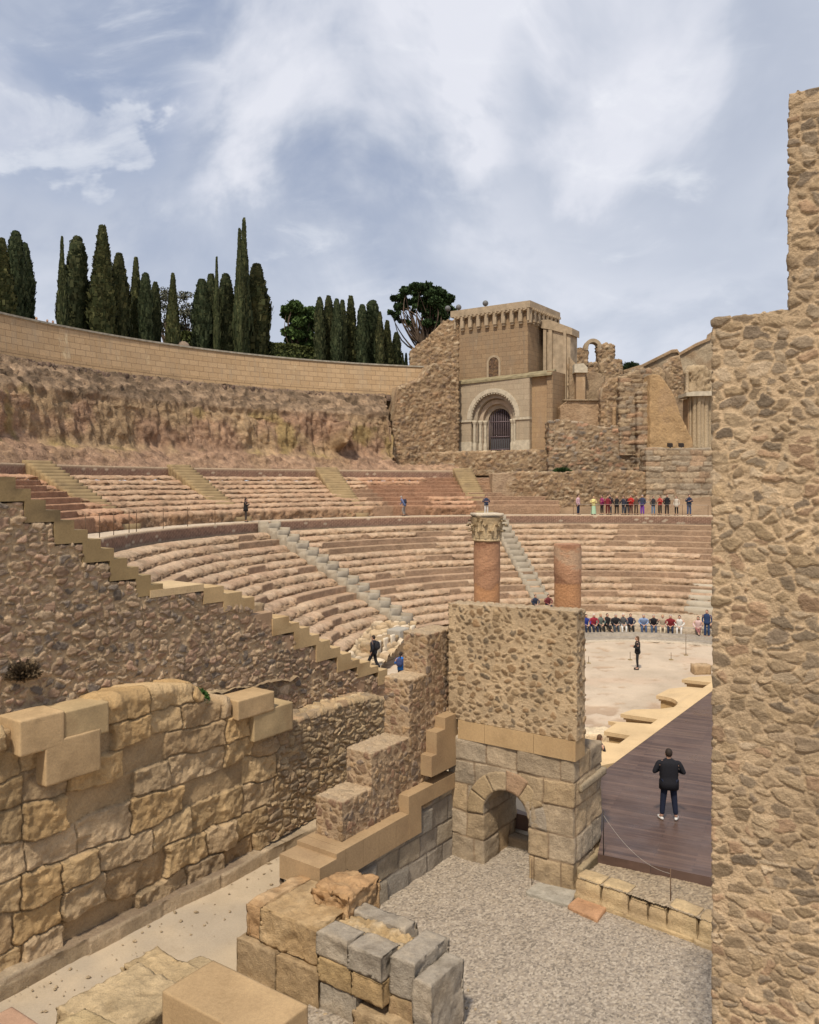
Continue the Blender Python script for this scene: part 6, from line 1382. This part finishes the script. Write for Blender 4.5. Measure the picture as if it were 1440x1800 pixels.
def person(loc, face, pose, top, bottom, hair, label, group=None, h=1.72, style='m', hairlen='short', skirt=None, coat=0., shoes=None, pack=None, bulk=1., lvl=1, hat=None, phone=False):
    """loc ground point, face = direction the person looks (degrees, 0 = away from the camera, clockwise)"""
    f_ = (.92 if style == 'f' else 1.) * bulk; J = pose_joints(pose); k = h / 1.73; root = empty('person', tuple(loc), label, 'person', group, rz=-R_(face))
    a = -R_(face); Rz = np.array([[math.cos(a), -math.sin(a), 0], [math.sin(a), math.cos(a), 0], [0, 0, 1]])
    zlo = .5 if 'sit' in pose else .90; nz = J['neck'][2]
    def out_(V):
        V = np.array(V, float).copy(); wz = sstep(V[:, 2], zlo, zlo + .2) * (1 - sstep(V[:, 2], nz - .05, nz + .01)); V[:, 0] += np.sign(V[:, 0]) * .045 * f_ * sstep(np.abs(V[:, 0]), 0, .12) * wz; return (V * k) @ Rz.T + np.array(loc)[None]
    def add(name, parts, mat, par=root, sm=True):
        V, Fc = joinm(parts); o = obj(name, mkmesh(name, out_(V), Fc, None, sm), None, root if par is root else None)
        if par is not root: pass
        o.data.materials.append(mat); return o
    E_ = [('pelvis', 'spine'), ('spine', 'chest'), ('chest', 'neck'), ('neck', 'head'), ('head', 'crown')]
    for n in 'lr': E_ += [('chest', 'sh' + n), ('sh' + n, 'el' + n), ('el' + n, 'wr' + n), ('pelvis', 'hip' + n), ('hip' + n, 'kn' + n), ('kn' + n, 'an' + n), ('an' + n, 'to' + n)]
    f_ = (.92 if style == 'f' else 1.) * bulk
    rad = dict(pelvis=.125 * f_, spine=.112 * f_, chest=.118 * f_, neck=.052, head=.078, crown=.055)
    for n in 'lr': rad.update({'sh' + n: .07 * f_, 'el' + n: .043, 'wr' + n: .028, 'hip' + n: .086 * f_, 'kn' + n: .06, 'an' + n: .042, 'to' + n: .034})
    V, Fc = skin_mesh(J, E_, rad, lvl); hc = J['head'] + np.array((0, .01, .03)); parts = [(V, Fc), ellip(hc, (.078, .098, .118)), ellip(hc + (0, .10, -.02), (.014, .022, .022), 6, 5), ellip(hc + (0, .088, -.062), (.026, .012, .009), 6, 4)]
    for s_, n in ((-1, 'l'), (1, 'r')):
        parts += [ellip(hc + (s_ * .079, -.005, -.01), (.012, .022, .033), 6, 5), ellip(hc + (s_ * .03, .088, .012), (.014, .010, .009), 6, 4)]; parts += hand(J['wr' + n], J['el' + n], -s_)
    add('body', parts, SKIN)
    # jacket or top
    sit_ = 'sit' in pose; cl = [J['pelvis'], J['spine'], J['chest'], J['neck'], J['head']]
    def ctr(t): i = min(int(t), 3); return cl[i] * (1 - t + i) + cl[i + 1] * (t - i)
    w_ = (.93 if style == 'f' else 1.) * bulk; hemz = -.02 if sit_ else -(.10 + .10 * coat)
    rg = [(J['pelvis'] + (0, 0, hemz - .004), .11, .09), (J['pelvis'] + (0, 0, hemz), (.19 if not sit_ else .155) + .02 * coat, .15 + .025 * coat), (J['pelvis'] + (0, 0, .0), (.185 if not sit_ else .15) + .018 * coat, .15 + .022 * coat), (J['pelvis'] + (0, 0, .08), .142 + .014 * coat, .135), (ctr(.8), (.125 if style == 'f' else .145) + .012 * coat, .125 + .01 * coat), (ctr(1.4), .150, .132), (ctr(1.9), .165, .135), (ctr(2.35), .168, .128), (ctr(2.66), .140, .112), (ctr(2.85), .098, .092), (ctr(3.2), .068, .076), (ctr(3.25), .05, .06)]
    S = Surf(); t = np.linspace(0, 2 * math.pi, 25); S.grid(np.stack([np.stack([c_[0] + a_ * w_ * np.sign(np.cos(t)) * np.abs(np.cos(t)) ** .8 * (1 + .02 * np.sin(t * 5 + k_)), c_[1] + b_ * np.sin(t), np.full(25, c_[2]) + .006 * np.sin(t * 3 + k_)], 1) for k_, (c_, a_, b_) in enumerate(rg)], 1))
    tp_ = [(np.concatenate(S.V), [tuple(q) for q in np.concatenate(S.F)])]
    for n in 'lr':
        cu = J['el' + n] * .12 + J['wr' + n] * .88; JJ = {'a': J['sh' + n] * (.55, 1, 1) - (0, 0, .03), 'b': J['sh' + n], 'm': (J['sh' + n] + J['el' + n]) / 2, 'e': J['el' + n], 'c': cu}
        tp_.append(skin_mesh(JJ, [('a', 'b'), ('b', 'm'), ('m', 'e'), ('e', 'c')], dict(a=.074 * f_, b=.068 * f_, m=.056 * f_, e=.050, c=.042), lvl))
    add('top', tp_, cloth(top))
    JJ = dict(pelvis=J['pelvis'] - (0, 0, .02)); ra = dict(pelvis=rad['pelvis'] - .004); EE = []
    for n in 'lr': JJ.update({'hip' + n: J['hip' + n], 'kn' + n: J['kn' + n], 'cu' + n: J['an' + n] + (J['kn' + n] - J['an' + n]) * .06}); ra.update({'hip' + n: rad['hip' + n] + .004, 'kn' + n: .078 if style == 'm' else .07, 'cu' + n: .06 if style == 'm' else .052}); EE += [('pelvis', 'hip' + n), ('hip' + n, 'kn' + n), ('kn' + n, 'cu' + n)]
    if bottom is not None: add('trousers', [skin_mesh(JJ, EE, ra, lvl)], cloth(bottom))
    if skirt:
        S = Surf(); t = np.linspace(0, 2 * math.pi, 25); prs = np.array([(.14, 1.02), (.17, .9), (.2, .6), (.25, skirt[3])]); S.grid(np.stack([prs[None, :, 0] * np.cos(t)[:, None] * (1 + .06 * np.sin(t * 7))[:, None], prs[None, :, 0] * .8 * np.sin(t)[:, None] * (1 + .06 * np.sin(t * 7))[:, None], np.repeat(prs[None, :, 1], 25, 0)], -1))
        V = np.concatenate(S.V); add('skirt', [(V, [tuple(q) for q in np.concatenate(S.F)])], cloth(skirt[:3]))
    for n in 'lr':
        an, to = J['an' + n], J['to' + n]; d = (to - an) * (1, 1, 0); d /= np.linalg.norm(d) + 1e-6; x = np.array((d[1], -d[0], 0)); R3 = np.stack([x, d, (0, 0, 1)], 1); add('shoe', [ellip((an + to) / 2 * (1, 1, 0) + (0, 0, max(.035, min(an[2], to[2]) * .9)), (.048, .14, .045), 10, 6, R3)], SHOEW if shoes == 'white' else SHOE)
    hp = [ellip(hc + (0, -.02, .028), (.088, .100, .108))] if hair else []
    if hairlen == 'long': hp += [ellip(hc + (0, -.07, -.08), (.085, .05, .17))]
    if hairlen == 'tail': hp += [ellip(hc + (0, -.12, -.10), (.03, .03, .16))]
    if hair: 
        # keep the face free: trim the shell in front
        V, Fc = joinm(hp); c_ = V - hc; V[:, 1] = np.where((c_[:, 2] < .045) & (c_[:, 1] > .01), hc[1] + .01 + (c_[:, 1] - .01) * .15, V[:, 1]); add('hair', [(V, Fc)], HAIR[hair])
    if hat: add('hat', [ellip(hc + (0, 0, .07), (.095, .11, .06)), ellip(hc + (0, .04, .05), (.10, .16, .012))], cloth(hat))
    def held(name, lb_, cat, parts, mat, c_=None):
        V, Fc = joinm(parts); return tag(obj(name, mkmesh(name, out_(V), Fc, None, True), mat), lb_, cat)
    if pack:
        c_ = J['chest'] * .6 + J['spine'] * .4 + (0, -.20, .0); held('backpack', pack[3], 'backpack', [ellip(c_, (.15, .10, .22)), ellip(c_ + (0, -.07, -.06), (.11, .05, .11)), ellip(c_ + (-.1, .16, .14), (.02, .16, .03)), ellip(c_ + (.1, .16, .14), (.02, .16, .03))], cloth(pack[:3]))
    if phone: 
        c_ = (J['wrr'] + J['wrl']) / 2 + (0, .07, .06); held('phone', phone, 'phone', [ellip(c_, (.04, .008, .075), 8, 6)], M['iron'])
    return root
K = (.018, .017, .018); NV = (.02, .028, .055); DKJ = (.035, .05, .09)
# stage and orchestra
person(G(1176, 1441, LS), 8, 'wide', (.012, .012, .016), (.012, .016, .035), 'dark', 'man in a black jacket and dark trousers seen from behind on the wooden stage', h=1.83, coat=.9, shoes='white', bulk=1.12, lvl=2)
person(G(1121, 1177, LO), -75, 'hold', K, (.02, .02, .022), 'brown', 'woman dressed all in black standing alone on the orchestra floor', h=1.72, style='f', hairlen='long')
person(G(657, 1180, LO + .2), -62, 'walk', (.015, .017, .024), (.014, .014, .018), 'dark', 'bearded man in black walking past the pale stone heap with a backpack', h=1.8, pack=(.02, .02, .024, 'black backpack on the man walking past the stone heap'))
person(G(705, 1208, LO), 20, 'hold', (.02, .13, .42), (.02, .02, .03), 'dark', 'woman in a bright blue jacket just behind the end of the stair wall', h=1.66, style='f', hairlen='tail', pack=(.035, .05, .13, 'dark blue backpack on the woman in the bright blue jacket'))
q = G(1046, 1360, LS - .75); person(q, 55, 'sitlean', (.02, .017, .02), (.03, .03, .04), 'brown', 'woman with long brown hair leaning on the stage front beside the column base', h=1.66, style='f', hairlen='long')
# walkway, single figures
def onwalk(px, R=RW + .9): p = farR(px, R); return (p[0], p[1], -2.7)
def faceC(p, add=0): d = C2 - np.array(p[:2]); return math.degrees(math.atan2(d[0], d[1])) + add
person(onwalk(432, RW + 1.2), 70, 'phone', K, (.05, .04, .035), 'dark', 'woman in black with long dark hair looking at her phone on the walkway, left', h=1.7, style='f', hairlen='long', coat=.8)
person(onwalk(711, RW + 1.6), -80, 'stoop', (.10, .14, .27), (.25, .22, .20), 'grey', 'stooping man in a blue shirt with a backpack on the walkway, in the middle', h=1.75, pack=(.03, .035, .06, 'dark backpack on the stooping man on the walkway'))
person(onwalk(855, RW + 1.2), 175, 'hold', (.03, .04, .08), (.55, .54, .52), 'dark', 'person in a navy vest and white trousers right above the capital', h=1.72)
gw = 'visitors standing on the walkway at the right'
WK = [(1018, (.50, .33, .37), NV, 'dark', 'man in a pink shirt standing apart at the left end of the walkway group', 1.76, 'stand', {}),
 (1044, (.66, .60, .25), None, 'blonde', 'woman in a pale yellow top and light green skirt in the walkway group', 1.62, 'cross', dict(style='f', hairlen='long', skirt=(.36, .52, .36, .10))),
 (1058, (.27, .03, .12), K, 'dark', 'woman in a magenta jacket holding a white paper on the walkway', 1.7, 'hold', dict(style='f', hairlen='long')),
 (1067, (.17, .02, .03), (.12, .02, .02), 'brown', 'person in dark red top and trousers beside the magenta jacket', 1.68, 'stand', {}),
 (1074, (.025, .025, .03), (.10, .11, .13), 'dark', 'tall man in a black jacket and grey jeans in the walkway group', 1.8, 'stand', {}),
 (1085, K, K, 'blonde', 'blonde woman all in black on the walkway', 1.68, 'stand', dict(style='f', hairlen='long', coat=1)),
 (1096, (.035, .04, .06), (.07, .075, .09), 'dark', 'person in a dark open jacket and grey trousers near the middle of the walkway group', 1.64, 'hip', {}),
 (1101, K, (.05, .05, .06), 'brown', 'person in black partly behind the red jacket on the walkway', 1.6, 'stand', {}),
 (1111, (.40, .03, .025), (.10, .05, .04), 'brown', 'person in a bright red jacket on the walkway', 1.74, 'cross', dict(bulk=1.1)),
 (1119, (.12, .07, .05), (.06, .04, .035), 'dark', 'person in brown between the red jacket and the purple trousers', 1.7, 'stand', {}),
 (1129, (.04, .05, .09), (.16, .05, .34), 'grey', 'person in bright purple trousers and an open navy jacket on the walkway', 1.76, 'hip', dict(bulk=1.05)),
 (1147, (.03, .03, .035), (.10, .18, .30), 'dark', 'person in a black jacket, white shirt and light blue jeans on the walkway', 1.66, 'stand', dict(style='f')),
 (1162, (.42, .05, .04), K, 'dark', 'woman in a red top, arms crossed, and black trousers on the walkway', 1.7, 'cross', dict(style='f', hairlen='long')),
 (1173, (.015, .015, .018), (.03, .02, .02), 'dark', 'man in a black suit on the walkway', 1.8, 'stand', {}),
 (1189, (.52, .46, .38), K, 'dark', 'woman in a cream coat and black boots on the walkway', 1.66, 'stand', dict(style='f', hairlen='long', coat=1.2)),
 (1210, (.02, .03, .06), (.05, .08, .16), 'dark', 'man in a navy jumper and blue jeans at the right end of the walkway group', 1.82, 'cross', {})]
for k, (px_, tp, bt, hr_, lb_, hh, ps, kw) in enumerate(WK):
    p = onwalk(px_ + (k * 5 % 4) - 1.5, RW + .5 + (k * 7 % 5) * .34); kw = dict(kw); person(p, faceC(p, (k * 53 % 110) - 55), ps, tp, bt, hr_, lb_, gw, hh, **kw)
gs_ = 'visitors sitting on the orchestra bench'
ST_ = [(1029, (.03, .05, .24), NV, 'dark', 'seated visitor in a blue jacket at the left end of the bench', 'sit', {}),
 (1043, (.26, .025, .04), NV, 'white', 'seated white haired man in a crimson jumper, second on the bench', 'sit', dict(bulk=1.1)),
 (1055, (.13, .16, .14), K, 'blonde', 'seated woman in a grey green top, third on the bench', 'sit', dict(style='f')),
 (1067, (.02, .02, .022), K, 'dark', 'seated man in black with crossed legs, fourth on the bench', 'sitcross', {}),
 (1081, (.03, .03, .035), (.05, .06, .08), 'grey', 'bald seated man in black leaning forward on the bench', 'sitlean', dict(bulk=1.1)),
 (1095, (.10, .10, .10), (.60, .59, .57), 'white', 'seated woman with white hair and white trousers on the bench', 'sit', dict(style='f')),
 (1108, (.02, .028, .06), K, 'dark', 'seated man in a navy jumper, tallest of those on the bench', 'sit', {}),
 (1131, (.22, .30, .47), (.06, .09, .17), 'grey', 'seated man in a light blue shirt and jeans on the bench', 'sitlean', dict(bulk=1.1)),
 (1149, (.02, .02, .025), (.06, .09, .15), 'grey', 'seated man in a black jumper and jeans on the bench', 'sitlean', {}),
 (1165, (.40, .33, .24), (.55, .47, .34), 'blonde', 'seated woman in cream trousers with sunglasses and a scarf', 'sit', dict(style='f')),
 (1179, (.18, .02, .025), NV, 'grey', 'seated man in a dark maroon jumper on the bench', 'sit', dict(bulk=1.1)),
 (1195, (.62, .60, .56), (.62, .60, .57), 'dark', 'seated woman dressed all in white on the bench', 'sit', dict(style='f')),
 (1228, (.58, .42, .40), (.25, .10, .10), 'dark', 'seated woman in a pale pink jacket near the right end of the bench', 'sitcross', dict(style='f', hairlen='long')),
 (1243, (.02, .04, .10), (.02, .045, .11), 'brown', 'man in a blue suit half standing by the near wall', 'stand', {})]
for px_, tp, bt, hr_, lb_, ps, kw in ST_:
    m = farR(px_, 9.75); p = (m[0], m[1], -8.92 - .47 if 'sit' in ps else -9.22)
    if ps == 'stand': m = farR(px_, 9.2); p = (m[0], m[1], -9.3)
    person(p, faceC(p), ps, tp, bt, hr_, lb_, gs_, 1.70, **kw)
for px_, tp, lb_ in ((940, (.03, .04, .07), 'visitor in navy sitting at the foot of the grey aisle, left of a pair'), (963, (.14, .03, .035), 'visitor in dark red sitting at the foot of the grey aisle, right of a pair')):
    m = farR(px_, 16.6); person((m[0], m[1], row_z(13) - .42), faceC(m), 'sit', tp, NV, 'dark', lb_, None, 1.7)
for px_, tp, hr_, lb_ in ((64, (.55, .24, .06), 'blonde', 'visitor in orange looking over the curved wall at the far left'), (83, (.12, .12, .12), 'grey', 'grey haired visitor behind the curved wall, between the orange and the dark one'), (93, K, 'dark', 'dark haired visitor in black behind the curved wall'), (596, (.55, .50, .48), 'brown', 'visitor in white behind the curved wall below the grove'), (607, (.55, .34, .30), 'brown', 'visitor in pale pink behind the curved wall below the grove')):
    m = farR(px_, RT + 1.0); person((m[0], m[1], ZT_ - 1.18 - (.25 if px_ > 500 else 0)), faceC(m, 20), 'stand', tp, K, hr_, lb_, 'visitors behind the curved wall', 1.68)
# cord posts on the walkway and on the orchestra floor
wp_ = [150, 175, 200, 227, 240, 287, 330, 378]
for k, px_ in enumerate(wp_):
    p = farR(px_, RW + .35); post('barrier_post', (p[0], p[1], -2.7), 1.25, .022, M['rust'], 'thin rust coloured barrier post on the left walkway, ' + ('nearest the stair wall', 'second from the stair wall', 'third from the stair wall', 'fourth from the stair wall', 'fifth from the stair wall', 'third from the woman with the phone', 'second from the woman with the phone', 'nearest the woman with the phone')[k], 'barrier posts on the walkway')
pr_ = [farR(x, RW + .32) for x in (1008, 1040, 1080, 1120, 1160, 1200, 1245)]
for k, p in enumerate(pr_): post('barrier_post', (p[0], p[1], -2.7), .95, .018, M['rust'], 'thin barrier post before the walkway group, ' + ('just left of the pink shirt', 'by the pale yellow top', 'between the grey jeans and the blonde woman', 'left of the purple trousers', 'by the red top', 'right of the cream coat', 'rightmost beside the near wall')[k], 'barrier posts in front of the walkway group')
S = Surf(); tube(S, [(p[0], p[1], -1.78) for p in pr_], .012, 4); tag(obj('long_cord', S.done(none, 'cord'), M['rope']), 'thin pale cord strung in front of the group on the walkway', 'cord')
for px_, py_, hh, lb_ in ((1035, 1166, 12, 'short thin post on the orchestra floor, left one'), (1108, 1160, 14, 'short thin post on the orchestra floor just left of the woman in black'), (1180, 1160, 13, 'short thin post on the orchestra floor, right of the woman in black'), (1206, 1152, 42, 'tall thin post at the right end of the orchestra floor')):
    p = G(px_, py_, LO); post('floor_post', p, hh / F * p[1], .014, M['rust'], lb_, foot=(.2, .03))
S = Surf(); hp3 = np.linspace(phi(1010, 38), R_(216), 200); rr3 = np.array([RU1 + .3, 60]); S.grid(np.stack([CX + rr3[None] * np.cos(hp3)[:, None], CY + rr3[None] * np.sin(hp3)[:, None], np.full((200, 2), ZU - .45)], -1))
structure('terrace_ground', S.done(lambda V, NN: (None, np.ones((len(V), 3)) * np.array((.40, .31, .22))), 'terrace_ground', weld=False), MF)
# loose chips of stone along the foot of the great wall and round the plinth
rs = np.random.RandomState(9); parts = []
for k in range(230):
    if k < 110: t = rs.rand() * 9 - .5; off = .36 + abs(rs.randn()) * .7; q = PA.pt(t, LG, off)
    else: q = np.array([*(O1 + AD * rs.uniform(-.4, 5) + U * (rs.uniform(-.5, 0) if rs.rand() < .6 else rs.uniform(1.4, 2.2))), LG])
    r_ = .008 + .024 * rs.rand() ** 3; V, Fc = ellip(q + (0, 0, r_ * .3), (r_ * (1 + rs.rand()), r_ * (1 + rs.rand() * .6), r_ * .7), 6, 4); parts.append((V + rs.randn(*V.shape) * r_ * .15, Fc))
V, Fc = joinm(parts); me = mkmesh('chips', V, Fc, np.repeat(np.array([[.42, .35, .25]]), len(V), 0) * (.7 + .5 * rs.rand(len(V), 1)), False)
tag(obj('stone_chips', me, M['rubble']), 'small loose stone chips scattered along the foot of the walls', 'stone chips', kind='stuff')

# more broken walls of the ruined church
for Zp2, top_, bot_, off_, lb_, sd_ in ((88, [(1166, 655), (1170, 642), (1178, 636), (1184, 628), (1193, 625), (1197, 640), (1202, 668), (1206, 720)], [(1166, 800), (1206, 800)], 0, 'tall fissured broken pier against the gable wall', 65), (82.5, [(1000, 640), (1006, 634), (1010, 646), (1016, 652), (1018, 668)], [(1000, 706), (1018, 706)], 0, 'jagged strip of broken wall left of the lone pilaster', 66), (84, [(1058, 640), (1063, 634), (1070, 632), (1074, 640), (1080, 637), (1084, 648), (1092, 650), (1096, 664)], [(1058, 700), (1096, 700)], 0, 'jagged rubble stump right under the open arch', 67), (86, [(1128, 652), (1140, 648), (1150, 654), (1158, 646), (1166, 652), (1170, 668)], [(1128, 690), (1170, 690)], 0, 'low broken wall crest behind the top of the tan buttress', 68)):
    pl_ = ppl((top_[0][0] + top_[-1][0]) / 2, Zp2, (1, .02)); wall('broken_wall', pl_, top_, bot_, 1.1, .10, mixw(farR_, rock((.38, .29, .19), (.30, .23, .16), .25, .8, sd_), lambda V: sstep(fbm(V / 1.6, 3, 7), -.1, .2)), MF, lb_, 'ruin')
pl_ = ppl(1246, 92.6, (1, 0)); S = Surf(); S.box(pl_.pt(pl_.s(1243), zat(pl_, 1243, 693), .3), (.42, 0, 0), (0, .4, 0), (0, 0, 1.1), .3); tag(obj('opening_shade_box', S.done(flat((.03, .025, .02), .1), 'opening', False), MF), 'small upright box coloured dark for the shade of an opening in the gable wall beside the near wall', 'opening')  # solid box, its near-black colour stands for the shade in the opening
